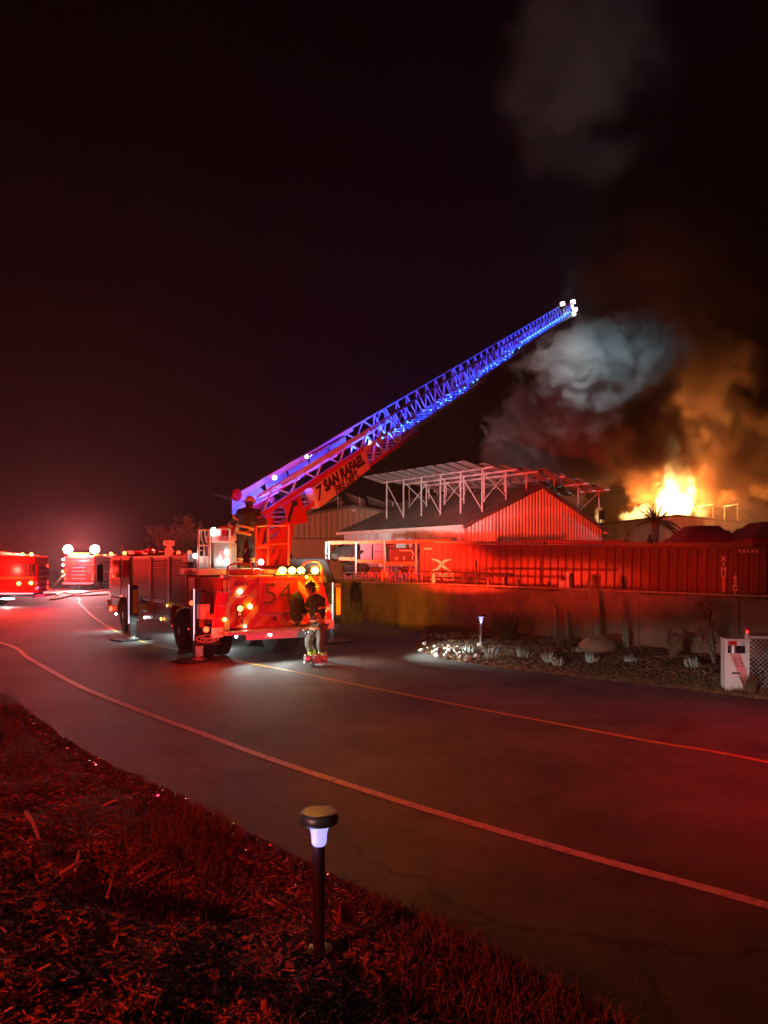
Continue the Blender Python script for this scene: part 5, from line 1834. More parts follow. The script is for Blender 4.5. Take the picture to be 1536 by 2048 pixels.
for pts, r_ in ((((397, 1136), (397, 1058)), 0.03), (((419, 1136), (419, 1058)), 0.03), (((460, 1136), (460, 1058)), 0.028), (((397, 1060), (419, 1060)), 0.022), (((397, 1091), (419, 1091)), 0.02), (((419, 1083), (460, 1083)), 0.02), (((419, 1058), (460, 1058)), 0.018)):
    dbar(pts, r_, 'rail', white_paint, DY + 0.04)
for pts in (((402, 1061), (403, 1078), (408, 1091), (409, 1136)), ((400, 1101), (409, 1101), (410, 1136)), ((409, 1061), (412, 1086))):
    dbar(pts, 0.014, 'cable', white_paint, DY + 0.1)
for pts, r_ in ((((512, 1130), (512, 1052)), 0.03), (((536, 1130), (536, 1050)), 0.03), (((577, 1130), (577, 1050)), 0.028), (((512, 1053), (536, 1051), (577, 1051)), 0.022), (((512, 1091), (577, 1086)), 0.022), (((514, 1094), (536, 1094)), 0.03)):
    dbar(pts, r_, 'rail', red_paint, 0.75)


def dbox(x0, y0, x1, y1, ya, yb, name, m, bevel=0.012):
    a_, b_ = tl(x0, y0, ya), tl(x1, y1, ya)
    return part(MB().bx(a_.x, b_.x, ya, yb, b_.z, a_.z), name, m, bevel=bevel)


cs = dbox(427, 1085, 474, 1135.5, DY + 0.15, DY + 0.7, 'control_stand', mat('grey_cabinet', (0.3, 0.33, 0.32), 0.5))
dbox(424, 1071, 470, 1086, DY + 0.12, DY + 0.55, 'control_desk', alu)
dbox(420, 1058, 434, 1075, DY + 0.2, DY + 0.4, 'lamp_housing', white_paint)
dbox(436, 1056, 443, 1075, DY + 0.2, DY + 0.32, 'lamp_arm', white_paint)
dbox(442, 1052, 455, 1071, DY + 0.45, DY + 0.6, 'red_panel', red_paint)
dbox(399, 1112, 418, 1135.5, DY + 0.2, DY + 0.7, 'step_box', sheet_white)
dbox(375, 1106, 394, 1124, DY + 0.7, DY + 1.1, 'hose_tray', alu)
dbox(376, 1125, 392, 1134, DY + 0.75, DY + 1.0, 'tray_bracket', black_paint)
dbox(376, 1140, 391, 1149, DY + 0.6, DY + 0.9, 'red_valve', red_paint)
dbox(421, 1127, 428, 1134, DY + 0.05, DY + 0.15, 'foot_switch', black_paint)
dbox(437, 1101, 450, 1122, DY + 0.135, DY + 0.15, 'stand_panel', steel)
for i in range(5):
    for j in range(2):
        p = tl(441 + i * 5, 1075 + j * 5, DY + 0.11)
        part(MB().lathe([(0.02, 0), (0.016, 0.04), (0.004, 0.045)], (p.x, DY + 0.12, p.z), (0, -1, 0), 8), 'control_knob', black_paint if (i + j) % 2 else red_paint, cs)
for x, y, r_ in ((427, 1062, 0.085), (455, 1104, 0.05), (439, 1123, 0.05), (454, 1124, 0.055), (391, 1112, 0.06), (522, 1124, 0.07)):
    p = tl(x, y, DY + 0.1)
    part(MB().ball((p.x, DY + 0.1, p.z), r_, 12, 7), 'deck_lamp', g_white, smooth=True)
dp = [tl(*q, DY + 0.9) for q in ((478, 1034), (481, 1042), (474, 1080), (464, 1086), (467, 1070))]
part(MB().prism(dp, (0, 0.05, 0)), 'control_arm', white_paint)

# ------------------------------------------------------------------ the ladder itself (a part of the truck)
HO = V((-3.07, 19.1, 3.55))
el = math.radians(25.6)
LH = V((0.52, 0.8542, 0)).normalized()
LA = (LH * math.cos(el) + V((0, 0, math.sin(el)))).normalized()
LR = V((LH.y, -LH.x, 0))
LW = LR.cross(LA).normalized()
HC = HO - LR * 0.45


def lp(a_, c_, w_):
    return HC + LA * a_ + LR * c_ + LW * w_


SEC = [(0.0, 8.8, 0.45, -0.55, 0.47), (7.2, 15.4, 0.40, -0.38, 0.49), (13.9, 20.5, 0.35, -0.23, 0.50), (19.0, 29.0, 0.30, -0.08, 0.51)]
LF3 = Matrix((LR, LA, LW)).transposed()          # columns: across, along, up
blue_cover = mat('ladder_side_cover', (0.55, 0.56, 0.62), 0.4, var=0.1)
for si, (a0, a1, hw, lo, hi) in enumerate(SEC):
    s_ = MB()
    for sg in (-1, 1):
        s_.bar(lp(a0, sg * hw, lo), lp(a1, sg * hw, lo), 0.09, 0.12, LW)
    sec = s_.build('ladder_section', ladder_white if si else red_paint, truck, world=True, bevel=0.006)
    for sg in (-1, 1):
        MB().tube(lp(a0, sg * hw, hi), lp(a1, sg * hw, hi), 0.035, n=8).build('handrail', ladder_white, sec, world=True)
        if si == 0:
            MB().bar(lp(a0, sg * hw, 0), lp(5.4, sg * hw, 0), 0.1, 0.13, LW).build('side_beam', red_paint, sec, world=True, bevel=0.008)
            MB().bar(lp(5.4, sg * hw, 0), lp(a1, sg * hw, 0), 0.08, 0.08, LW).build('side_beam', ladder_white, sec, world=True)
    # lattice braces, both sides
    step = (1.15, 0.8, 0.7, 0.55)[si]
    n = int((a1 - a0) / step)
    levels = [(0.04, hi)] if si == 0 else [(lo + 0.05, hi)]
    for sg in (-1, 1):
        for (l0, l1) in levels:
            for k in range(n):
                x0 = a0 + (a1 - a0) * k / n
                x1 = a0 + (a1 - a0) * (k + 0.5) / n
                x2 = a0 + (a1 - a0) * (k + 1) / n
                MB().bar(lp(x0, sg * hw, l0), lp(x1, sg * hw, l1), 0.035, 0.035, LR).build('brace', ladder_white, sec, world=True)
                MB().bar(lp(x1, sg * hw, l1), lp(x2, sg * hw, l0), 0.035, 0.035, LR).build('brace', ladder_white, sec, world=True)
        if si == 0:
            for k in range(7):
                x0 = 5.5 + k * 0.47
                MB().bar(lp(x0, sg * hw, lo if k % 2 == 0 else -0.02), lp(x0 + 0.47, sg * hw, -0.02 if k % 2 == 0 else lo), 0.055, 0.055, LR).build('brace', ladder_white, sec, world=True)
    # rungs share one mesh
    rm_ = mesh_only(MB().tube((-hw, 0, 0), (hw, 0, 0), 0.022, n=8), 'rung', ladder_white)
    k = a0 + 0.2
    inv = TI
    while k < a1:
        M_ = LF3.to_4x4()
        M_.translation = lp(k, 0, lo + 0.08)
        link('rung', rm_, sec, inv @ M_)
        k += 0.36
    for k in range(3):
        x0 = a1 - 0.5 + k * 0.2
        MB().bar(lp(x0, -hw, lo - 0.02), lp(x0, hw, lo - 0.02), 0.06, 0.06, LW).build('cross_tie', ladder_white, sec, world=True)
    # small lit strips and LED dots along the inside of the rails
    if si:
        MB().bar(lp(a0 + 1.2, hw - 0.06, lo + 0.16), lp(a1 - 0.3, hw - 0.06, lo + 0.16), 0.02, 0.02, LW).build('blue_strip', g_bluestrip, sec, world=True)
    dm = mesh_only(MB().ball((0, 0, 0), 0.030 if si < 3 else 0.036, 8, 5), 'led', g_cyan)
    k = a0 + (5.9 if si == 0 else 1.5)
    while k < a1 - 0.2:
        M_ = Matrix.Translation(lp(k, hw + 0.05, lo + 0.24 + (0.3 if si == 0 else 0)))
        if si == 3 or rnd.random() < 0.75:
            link('led', dm, sec, inv @ M_)
        k += 0.40 if si == 3 else rnd.choice((0.45, 0.45, 0.9))
    if si == 0:
        SEC0 = sec
    SECT = sec
# heel: side covers, mechanism plates
for sg in (-1, 1):
    if sg < 0: MB().prism([lp(-0.2, sg * 0.43, 0.1), lp(0.0, sg * 0.43, 0.5), lp(1.0, sg * 0.43, 0.5), lp(1.3, sg * 0.43, 0.09), lp(0.0, sg * 0.43, -0.2)], LR * 0.02).build('heel_cover', blue_cover, SEC0, world=True)
    MB().prism([lp(1.0, sg * 0.43, 0.34), lp(1.0, sg * 0.43, 0.47), lp(6.2, sg * 0.43, 0.47), lp(6.2, sg * 0.43, 0.36)], LR * 0.012).build('side_band', blue_cover, SEC0, world=True)
    if sg < 0:
        for k_ in range(4):
            MB().prism([lp(1.35 + k_ * 1.1, -0.415, 0.06), lp(1.35 + k_ * 1.1, -0.415, 0.33), lp(2.35 + k_ * 1.1, -0.415, 0.33), lp(2.35 + k_ * 1.1, -0.415, 0.06)], LR * 0.01).build('side_cover', blue_cover, SEC0, world=True)
for k in range(9):
    MB().bar(lp(0.4 + 0.5 * k, -0.38, 0.05 + 0.05 * (k % 3)), lp(0.9 + 0.5 * k, 0.36, 0.25 + 0.06 * (k % 2)), 0.05, 0.05, LW).build('cable_tray', ladder_white, SEC0, world=True)
MB().tube(lp(2.6, 0.3, 0.66), lp(4.5, 0.3, 0.64), 0.025).build('pipe', chrome, SEC0, world=True)
MB().ball(lp(2.55, 0.3, 0.66), 0.05, 8, 6).build('pipe_lamp', g_white, SEC0, world=True)
MB().ball(lp(1.1, 0.2, 0.58), 0.06, 8, 6).build('pipe_lamp', g_white, SEC0, world=True)
MB().ball(lp(5.55, 0.5, 0.1), 0.04, 8, 6).build('pipe_lamp', g_white, SEC0, world=True)
MB().bar(lp(5.15, 0.50, -0.02), lp(6.1, 0.50, 0.02), 0.05, 0.10, LW).build('white_grip', white_paint, SEC0, world=True)
hw_ = MB().lathe([(0.13, -0.05), (0.16, -0.03), (0.16, 0.03), (0.13, 0.05)], lp(-0.25, 0.0, 0.62), LR, 12)
hw_.build('red_wheel', red_paint, SEC0, world=True)
# winch drum under the ladder
MB().lathe([(0.16, -0.45), (0.16, 0.45)], lp(2.4, 0, -0.35), LR, 14).build('winch', blue_cover, SEC0, world=True)
for k in range(4):
    MB().lathe([(0.10, -0.5), (0.13, -0.48), (0.13, -0.40), (0.10, -0.38)], lp(2.9 + 0.25 * k, 0.9, -0.6 + 0.04 * k), LR, 10).build('pulley', black_paint if k % 2 else red_paint, SEC0, world=True)
# name board: a box hung on the right side of the base section
npp = HO + LR * 0.12
sq = [on_plane(x, y, npp, LR) for x, y in ((624, 976), (731, 900), (741, 937), (638, 1017))]
board = MB().prism(sq, LR * -0.28).build('name_board', sign_m, truck, world=True, bevel=0.01)
xd = (sq[1] - sq[0]).normalized()
xd2 = (sq[2] - sq[3]).normalized()
put_text(truck, 'lettering', 'SAN RAFAEL', on_plane(690, 945, npp + LR * 0.004, LR), xd, LR, 0.43, letter_dark, bold=0.026, sx=0.95)
put_text(truck, 'lettering', 'FIRE DEPT.', on_plane(695, 964, npp + LR * 0.004, LR), xd2, LR, 0.30, letter_dark, bold=0.012, sx=0.98)
put_text(truck, 'lettering', '7', on_plane(638, 988, npp + LR * 0.004, LR), xd, LR, 0.56, letter_dark, bold=0.012, shear=0.2)
# slab serifs for the big word: thin bars at the foot and head of each stem
# pedestal, lug plates and lift cylinders in the two planes beside the ladder
for off in (0.0, -0.92):
    pp = HO + LR * (off + 0.02)
    mk = lambda pts: [on_plane(x, y, HO + LR * 0.02, LR) + LR * off for x, y in pts]
    MB().prism(mk(((562, 1013), (600, 990), (617, 1041), (613, 1045), (586, 1051), (575, 1042), (572, 1018))), LR * -0.06).build('lug_plate', red_paint, truck, world=True, bevel=0.008)
    MB().prism(mk(((571, 1047), (585, 1052), (552, 1092), (531, 1111), (521, 1106), (523, 1092), (548, 1075))), LR * -0.10).build('pedestal_arm', red_paint, truck, world=True, bevel=0.01)
    MB().prism(mk(((569, 1050), (588, 1050), (579, 1131), (560, 1131))), LR * -0.10).build('pedestal_leg', red_paint, truck, world=True, bevel=0.01)
    MB().prism(mk(((513, 1098), (529, 1098), (531, 1088), (538, 1088), (552, 1131), (513, 1133))), LR * -0.08).build('pedestal_leg', red_paint, truck, world=True, bevel=0.01)
    MB().prism(mk(((528, 1036), (540, 1030), (551, 1042), (542, 1050), (530, 1060), (522, 1098), (513, 1098), (520, 1050))), LR * -0.07).build('heel_bracket', red_paint, truck, world=True, bevel=0.008)
    c0, c1, c2 = mk(((586, 1007), (575, 1046), (566, 1072)))
    MB().tube(c0, c1, 0.05, n=14).build('cylinder_rod', chrome, truck, world=True)
    MB().tube(c1, mk(((545, 1122),))[0], 0.095, n=16).build('lift_cylinder', red_paint, truck, world=True)
    MB().lathe([(0.06, -0.05), (0.075, -0.03), (0.075, 0.05), (0.03, 0.06)], c0 + LR * 0.06, LR, 14).build('pivot_pin', black_paint, truck, world=True)
MB().lathe([(0.13, 0.0), (0.13, 0.10), (0.11, 0.12)], TM @ V((tl(524, 1045, 0.9).x, 0.9, tl(524, 1045, 0.9).z)), V((0, -1, 0)), 16).build('reel', black_paint, truck, world=True)
# tip: light heads and water cannon
tipn = MB()
tipn.path([lp(28.2, 0, 0.1), lp(29.0, 0, 0.12), lp(29.6, 0, 0.35), lp(30.3, 0, 0.3)], [0.07, 0.07, 0.08, 0.06], 10)
tipn.lathe([(0.06, 0), (0.08, 0.2), (0.11, 0.35), (0.11, 0.42)], lp(30.2, 0, 0.3), LA, 12)
tip = tipn.build('water_cannon', black_paint, truck, world=True)
for c_, w_, a_ in ((-0.3, 0.55, 29.5), (0.3, 0.55, 29.5), (0.3, 0.1, 29.7), (0.12, -0.15, 29.9)):
    MB().box(lp(a_, c_, w_), (0.2, 0.2, 0.18), LF3).build('flood_lamp', g_white, tip, world=True, bevel=0.03)
MB().box(lp(28.75, 0.36, 0.4), (0.16, 0.5, 0.26), LF3).build('tip_box', white_paint, tip, world=True, bevel=0.03)
MB().ball(lp(29.05, 0.34, 0.5), 0.09, 10, 6).build('tip_beacon', g_red, tip, world=True)
MB().box(lp(29.2, 0.1, 0.45), (0.3, 0.3, 0.24), LF3).build('tip_motor', dark_and_shaded_red, tip, world=True, bevel=0.04)
# blue lamps inside the ladder
k = 0.5
while k < 28.8:
    si = max(i for i, s in enumerate(SEC) if k >= s[0])
    lo = SEC[si][3] if si else 0.0
    lo = -0.25 if si == 0 else lo
    for sg in (-1, 1):
        p = lp(k, sg * (SEC[si][2] - 0.12), lo - 0.04)
        spot(p, p + LW - LR * sg * 0.25 + LA * 0.2, BLUE, (130 if k < 9 else 28 + 0.4 * k), 150, 0.3, 0.02, 1.0, 'ladder_lamp')
    k += 1.05 if k > 6 else 0.9
# white floods at the tip shine into the smoke
spot(lp(29.9, 0.3, 0.0), P(1200, 735, 47), (0.55, 0.86, 1.0), 4200, 80, 1.0, 0.15, 1.0, 'tip_flood')
spot(lp(29.9, -0.3, 0.0), P(1085, 905, 62), (0.95, 0.9, 0.9), 2600, 60, 1.0, 0.15, 1.0, 'tip_flood')
point(lp(29.7, 0.8, 0.3), (0.7, 0.9, 1.0), 60, 0.05, 'tip_flood')
spot(lp(29.9, 0.0, 0.7), P(1160, 150, 62), (0.75, 0.95, 1.0), 7000, 46, 1.0, 0.1, 1.0, 'tip_flood')

# ------------------------------------------------------------------ lamps of the ladder truck
for p in amb:
    o = spot(p, p + T3 @ V((-0.1, -1, -0.03)), AMBER, 420, 34, 1.0, 0.05, 1.8, 'amber_and_fill_light')
    point(p + T3 @ V((0, -0.14, 0.06)), AMBER, 30, 0.04, 'amber_and_fill_light')
for y_, pw in ((1.0, 1000), (2.3, 1200)):
    p = TM @ V((1.36, y_, 1.45))
    spot(p, p + T3 @ V((1, 0.85, -0.12)), (1.0, 0.36, 0.01), pw, 30, 1.0, 0.05, 1.7, 'amber_and_fill_light')
for (x, y, pw) in ((383, 1206, 40), (412, 1259, 45), (655, 1217, 22), (449, 1239, 0)):
    if pw:
        p = tl(x, y, -0.2)
        point(TM @ V((p.x, -0.26, p.z)), RED, pw, 0.05, 'warning_lamp_light')
for (x, y, c_, pw) in ((222, 1217, RED, 160), (232, 1228, WHITE, 90), (290, 1235, WHITE, 80), (322, 1238, AMBER, 12)):
    p = ts(x, y, -1.45)
    q = TM @ V((-1.40, p.y, p.z - 0.03))
    spot(q, q + T3 @ V((-0.9, 0.2 if c_ is not RED else 1.0, -1.0)), c_, pw, 140, 1.0, 0.05, 1.0, 'body_lamp_light')
for x in (-0.9, 0.0, 0.85):
    p = TM @ V((x, -0.36, 0.62))
    spot(p, p + T3 @ V((0.6, -1.3, -0.8)), WHITE, 80, 150, 1.0, 0.05, 1.0, 'step_lamp_light')
spot(TM @ V((1.35, 0.2, 1.1)), TM @ V((6.0, -3.6, -0.9)), WHITE, 2400, 20, 1.0, 0.08, 4.0, 'scene_and_fill_light')
for x, y, pw, yy in ((427, 1062, 3.5, 0.05), (391, 1112, 2.0, 0.05), (448, 1115, 1.2, -0.12)):
    p = tl(x, y, DY)
    point(TM @ V((p.x, DY + yy, p.z)), (0.7, 0.95, 1.0), pw, 0.05, 'deck_lamp_light')
p = tl(522, 1124, 0.8)
point(TM @ V((p.x, 0.7, p.z)), (1.0, 0.8, 0.6), 9, 0.05, 'deck_lamp_light')
point(TM @ V((-0.2, 10.6, 3.1)), RED, 500, 0.15, 'bar_and_fill_light')
spot(TM @ V((1.36, 0.9, 1.95)), BC + V((2.0, 2, 3.3)), (1, 0.03, 0.012), 62000, 10.5, 1.0, 0.1, 4.0, 'bar_and_fill_light')  # added red spots, next two also, set off the bar; redden building and container
spot(TM @ V((1.36, 3.0, 2.75)), BC + V((4.5, 2.5, 5.6)), (1, 0.035, 0.012), 52000, 22, 1.0, 0.12, 1.5, 'bar_and_fill_light')
spot(TM @ V((1.36, 1.5, 1.72)), (15.5, 38.0, 1.9), (1, 0.04, 0.012), 15000, 9.5, 1.0, 0.08, 6.5, 'bar_and_fill_light')
spot(TM @ V((1.36, 8.0, 2.3)), (-3, 68, 5.5), (1.0, 0.4, 0.06), 9000, 42, 1.0, 0.1, 1.2, 'amber_and_fill_light')  # added amber spot with no lens, brightens the tan building
spot(TM @ V((1.32, 5.0, 2.6)), BC + V((-2.5, 5, 6.6)), (1.0, 0.9, 0.88), 20000, 30, 1.0, 0.1, 1.0, 'scene_and_fill_light')  # added white spot with no lens, brightens eave wall and solar frames
for y in (3.0, 7.5):
    p = TM @ V((-0.1, y, 0.5))
    point(p, WHITE, 30, 0.05, 'body_lamp_light')

# ------------------------------------------------------------------ the two engines further up the road
def fire_engine(label, o, rz, L_=8.6, W_=2.45, H_=2.75):
    t = thing('fire_engine', label, 'fire engine', o, rz, group='fire engines at the left')
    h = W_ / 2
    MB().bx(-0.45, 0.45, 0.3, L_ - 0.3, 0.5, 0.8).build('chassis', black_paint, t)
    MB().bx(-h, h, 0.25, L_ * 0.60, 0.72, H_ - 0.45).build('body', red_paint, t, bevel=0.03)
    MB().bx(-h, -h + 0.06, 0.25, L_ * 0.60, H_ - 0.45, H_ - 0.1).bx(h - 0.06, h, 0.25, L_ * 0.60, H_ - 0.45, H_ - 0.1).bx(-h + 0.06, h - 0.06, 0.25, 0.31, H_ - 0.45, H_ - 0.15).build('hose_bed', red_paint, t, bevel=0.01)
    for k in range(5):
        MB().path([(-h + 0.3 + k * 0.42, 0.5, H_ - 0.25 + 0.05 * (k % 2)), (-h + 0.3 + k * 0.42, 2.4, H_ - 0.15 + 0.07 * (k % 3)), (-h + 0.35 + k * 0.42, 4.6, H_ - 0.22)], 0.16, 8).build('hose_load', hose_w if k % 2 else hose_y, t, smooth=True)
    MB().prism([(-h, L_ * 0.62, 0.75), (-h, L_ - 0.1, 0.75), (-h, L_, 1.4), (-h, L_ - 0.2, H_ - 0.1), (-h, L_ - 0.5, H_), (-h, L_ * 0.62, H_)], (W_, 0, 0)).build('cab', red_paint, t, bevel=0.04)
    for s_ in (-1, 1):
        for y0, y1 in ((0.45, 1.75), (1.85, 3.4), (3.5, 5.0)):
            z0 = 1.25 if 1.85 <= y0 < 3 else 0.8
            fr_ = MB().bx(s_ * h, s_ * (h + 0.02), y0, y0 + 0.05, z0, H_ - 0.5).bx(s_ * h, s_ * (h + 0.02), y1 - 0.05, y1, z0, H_ - 0.5).bx(s_ * h, s_ * (h + 0.02), y0, y1, H_ - 0.55, H_ - 0.5).build('locker_door', red_paint, t)
            me = mesh_only(MB().bx(s_ * (h - 0.005), s_ * (h + 0.012), y0 + 0.055, y1 - 0.055, -0.06, 0.055), 'slat', red_paint)
            k = z0 + 0.08
            while k < H_ - 0.62:
                link('slat', me, fr_, Matrix.Translation((0, 0, k)))
                k += 0.122
        MB().bx(s_ * (h + 0.013), s_ * (h + 0.026), 0.3, L_ * 0.6, 1.45, 1.56).build('yellow_stripe', orange_refl, t)
        for y0, y1 in ((L_ * 0.64, L_ * 0.78), (L_ * 0.80, L_ - 0.45)):
            d_ = MB().bx(s_ * h, s_ * (h + 0.012), y0, y1, 0.9, H_ - 0.15).build('cab_door', red_paint, t)
            MB().bx(s_ * (h + 0.012), s_ * (h + 0.02), y0 + 0.1, y1 - 0.1, 1.7, H_ - 0.25).build('window', glass_dark, d_)
        for y in (2.65, L_ - 1.9):
            w_ = MB().lathe([(0.28, 0), (0.46, 0.0), (0.5, 0.05), (0.5, 0.25), (0.46, 0.3), (0.28, 0.3)], (s_ * (h - 0.32), y, 0.5), (s_, 0, 0), 24).build('wheel', rubber, t)
            MB().lathe([(0.28, 0.28), (0.15, 0.2), (0.1, 0.33), (0.01, 0.33)], (s_ * (h - 0.32), y, 0.5), (s_, 0, 0), 16).build('rim', steel, w_)
    MB().bx(-h - 0.03, h + 0.03, -0.15, 0.25, 0.5, 0.62).build('tailboard', diamond, t, bevel=0.01)
    # rear face
    MB().bx(-h + 0.35, h - 0.35, 0.22, 0.249, 0.78, 2.1).build('rear_panel', dark_and_shaded_red, t, bevel=0.01)
    for k in range(4):
        MB().bx(-0.55, 0.55, 0.12, 0.22, 0.95 + 0.3 * k, 0.985 + 0.3 * k).build('rear_step', diamond, t)
    for s_ in (-1, 1):
        MB().tube((s_ * (h - 0.2), 0.17, 0.8), (s_ * (h - 0.2), 0.17, 2.2), 0.02).build('grab_rail', chrome, t)
        for z, m, r_ in ((0.95, g_red, 0.10), (1.22, g_redsoft, 0.08), (2.12, g_red, 0.085)):
            MB().box((s_ * (h - 0.12), 0.235, z), (0.16, 0.05, 0.16)).build('tail_lamp', m, t, bevel=0.02)
    bar_ = MB().bx(-0.95, 0.95, L_ - 1.3, L_ - 0.95, H_ + 0.001, H_ + 0.1).build('light_bar', black_paint, t)
    for k in range(8):
        MB().bx(-0.9 + k * 0.23, -0.7 + k * 0.23, L_ - 1.32, L_ - 0.93, H_ + 0.03, H_ + 0.15).build('light_bar_lens', g_redsoft if k % 3 else g_ambersoft, bar_, bevel=0.02)
    return t, t.matrix_world.copy() if False else WM[t.name]


e1, E1 = fire_engine('red fire engine cut off by the left edge, with lit yellow side lamps', (-17.9 - 0.2, 39.0 + 1.23, 0), math.radians(99))
def e1s(x, y):
    return E1.inverted() @ on_plane(x, y, E1 @ V((-1.225, 0, 0)), E1.to_3x3() @ V((-1, 0, 0)))


for x, y in ((38, 1167), (62, 1166)):
    p = e1s(x, y)
    MB().ball((-1.26, p.y, p.z), 0.085, 10, 6).build('side_lamp', g_amber, e1, smooth=True)
a_, b_ = e1s(43, 1128), e1s(78, 1152)
wn2 = MB().bx(-1.255, -1.24, min(a_.y, b_.y), max(a_.y, b_.y), b_.z, a_.z).build('open_locker', black_paint, e1)
for k in range(4):
    y = min(a_.y, b_.y) + 0.1 + k * 0.2
    MB().tube((-1.275, y, b_.z + 0.03), (-1.275, y, a_.z - 0.05), 0.022).build('tool_bar', chrome if k % 2 else red_paint, wn2)
for k in range(3):
    MB().box((-1.27, min(a_.y, b_.y) + 0.3 + 0.2 * k, b_.z + 0.12), (0.04, 0.12, 0.18)).build('tool', dark_and_shaded_red, wn2)
MB().bx(-1.3, -1.25, 0.3, 5.0, 0.66, 0.72).build('lower_trim', glow('lit_running_strip', (1, 0.45, 0.55), 1.6), e1)
MB().ball((-1.1, 1.6, 0.42), 0.09, 10, 6, (1, 4, 0.5)).build('ground_lamp', g_white, e1)
for k in range(8):
    MB().ball((-0.9 + 0.18 * (k % 3), 0.5 + 0.5 * k, 2.72), 0.08, 8, 6).build('roof_lamp', g_amber if k < 2 else (g_redsoft if k % 2 else lens_red_off), e1)
MB().tube((-0.5, 1.9, 2.6), (-0.5, 1.9, 3.4), 0.012, n=5).build('aerial', chrome, e1)
put_text(e1, 'lettering', 'E3', E1 @ V((-1.258, e1s(71, 1194).y, e1s(71, 1194).z)), E1.to_3x3() @ V((0, -1, 0)), E1.to_3x3() @ V((-1, 0, 0)), 0.22, letter_dark)

e2o = G(156, 1178)
e2, E2 = fire_engine('red fire engine with blazing white roof floods further up the road', (P(156, 1178, 62).x, 62, 0), math.radians(3), H_=2.9)
MB().tube((-1.1, 0.9, 2.8), (-1.1, 0.9, 3.35), 0.04).build('flood_mast', chrome, e2)
MB().tube((1.1, 0.9, 2.8), (1.1, 0.9, 3.35), 0.04).build('flood_mast', chrome, e2)
for s_ in (-1, 1):
    MB().ball((s_ * 1.1, 0.8, 3.4), 0.36, 14, 9, (1.1, 0.5, 1)).build('roof_flood', glow('blazing_flood', (1, 0.93, 0.85), 40), e2, smooth=True)
for k in range(6):
    MB().box((-0.7 + 0.28 * k, 0.3, 2.98), (0.2, 0.12, 0.2)).build('amber_lamp', g_amber, e2, bevel=0.04)
for k in range(2):
    for j in range(3):
        MB().lathe([(0.07, 0), (0.075, 0.03), (0.02, 0.035)], (-0.35 + 0.3 * j, 0.22, 1.9 - 0.25 * k), (0, -1, 0), 12).build('gauge', chrome, e2)
for z, x in ((2.55, -1.28), (2.1, -1.3), (1.55, -1.32)):
    MB().ball((x, 0.2, z), 0.09, 8, 6).build('side_lamp', g_white if z > 2 else g_amber, e2)
# lamps of the engines
for s_ in (-1, 1):
    p = E2 @ V((s_ * 1.1, 0.4, 3.45))
    spot(p, p + V((0.32, -1, -0.35)), (1, 0.85, 0.8), 1500, 90, 1.0, 0.2, 1.0, 'roof_flood_light')
point(E2 @ V((0, -0.6, 3.3)), (1, 0.10, 0.14), 10000, 0.2, 'engine_lamp_light')
point(E2 @ V((-1.9, 2.0, 2.3)), RED, 900, 0.15, 'engine_lamp_light')
point(E2 @ V((0, -2.2, 1.6)), RED, 500, 0.15, 'engine_lamp_light')
spot(E2 @ V((0.0, -0.4, 0.7)), E2 @ V((1.0, -7, 0)), WHITE, 2600, 110, 1.0, 0.1, 1.0, 'engine_lamp_light')
spot(E1 @ V((-1.7, 1.0, 3.3)), E1 @ V((-9, -4.5, 0.5)), RED, 1500, 120, 1.0, 0.2, 1.0, 'engine_lamp_light')
point(E1 @ V((-0.4, 1.2, 3.25)), (1, 0.05, 0.04), 1800, 0.15, 'engine_lamp_light')
point(E1 @ V((-2.6, 1.5, 1.9)), (1, 0.03, 0.02), 520, 0.15, 'engine_lamp_light')
point(E1 @ V((-1.25, 1.6, 0.36)), WHITE, 60, 0.05, 'engine_lamp_light')
point(E1 @ V((-1.5, -0.4, 0.95)), (1, 0.02, 0.12), 160, 0.06, 'engine_lamp_light')

# hoses on the road
for pts, m, lb in ((((130, 1150), (118, 1160), (108, 1168), (96, 1171), (60, 1172)), hose_y, 'yellow hose running down from the far engine to the road'),
                   (((112, 1193), (128, 1187), (150, 1189), (175, 1186), (215, 1181)), hose_y, 'flat tan hose curving across the road between the engines'),
                   (((100, 1201), (122, 1198), (140, 1193), (165, 1193), (216, 1190)), hose_w, 'pale hose lying across the road in the bright light')):
    q = [G(x, y) for x, y in pts]
    if 'down from' in lb:
        q[0] = P(130, 1150, 61.0); q[1] = P(118, 1160, 60.0)
        q = [q[0], q[1], G(106, 1176), G(96, 1180), G(70, 1182)]
    for p in q:
        p.z += 0.05
    tag(MB().path(catmull(q, 6), 0.06, 7).build('hose', m, smooth=True), lb, 'hose', 'hoses lying between the engines')

# ------------------------------------------------------------------ firefighters
cloth_tex = bpy.data.textures.new('cloth_creases', 'CLOUDS')
cloth_tex.noise_scale = 0.11
cloth_tex.noise_depth = 2


def crease(o):
    d_ = o.modifiers.new('creases', 'DISPLACE')
    d_.texture = cloth_tex
    d_.strength = 0.055
    d_.mid_level = 0.5
    return o


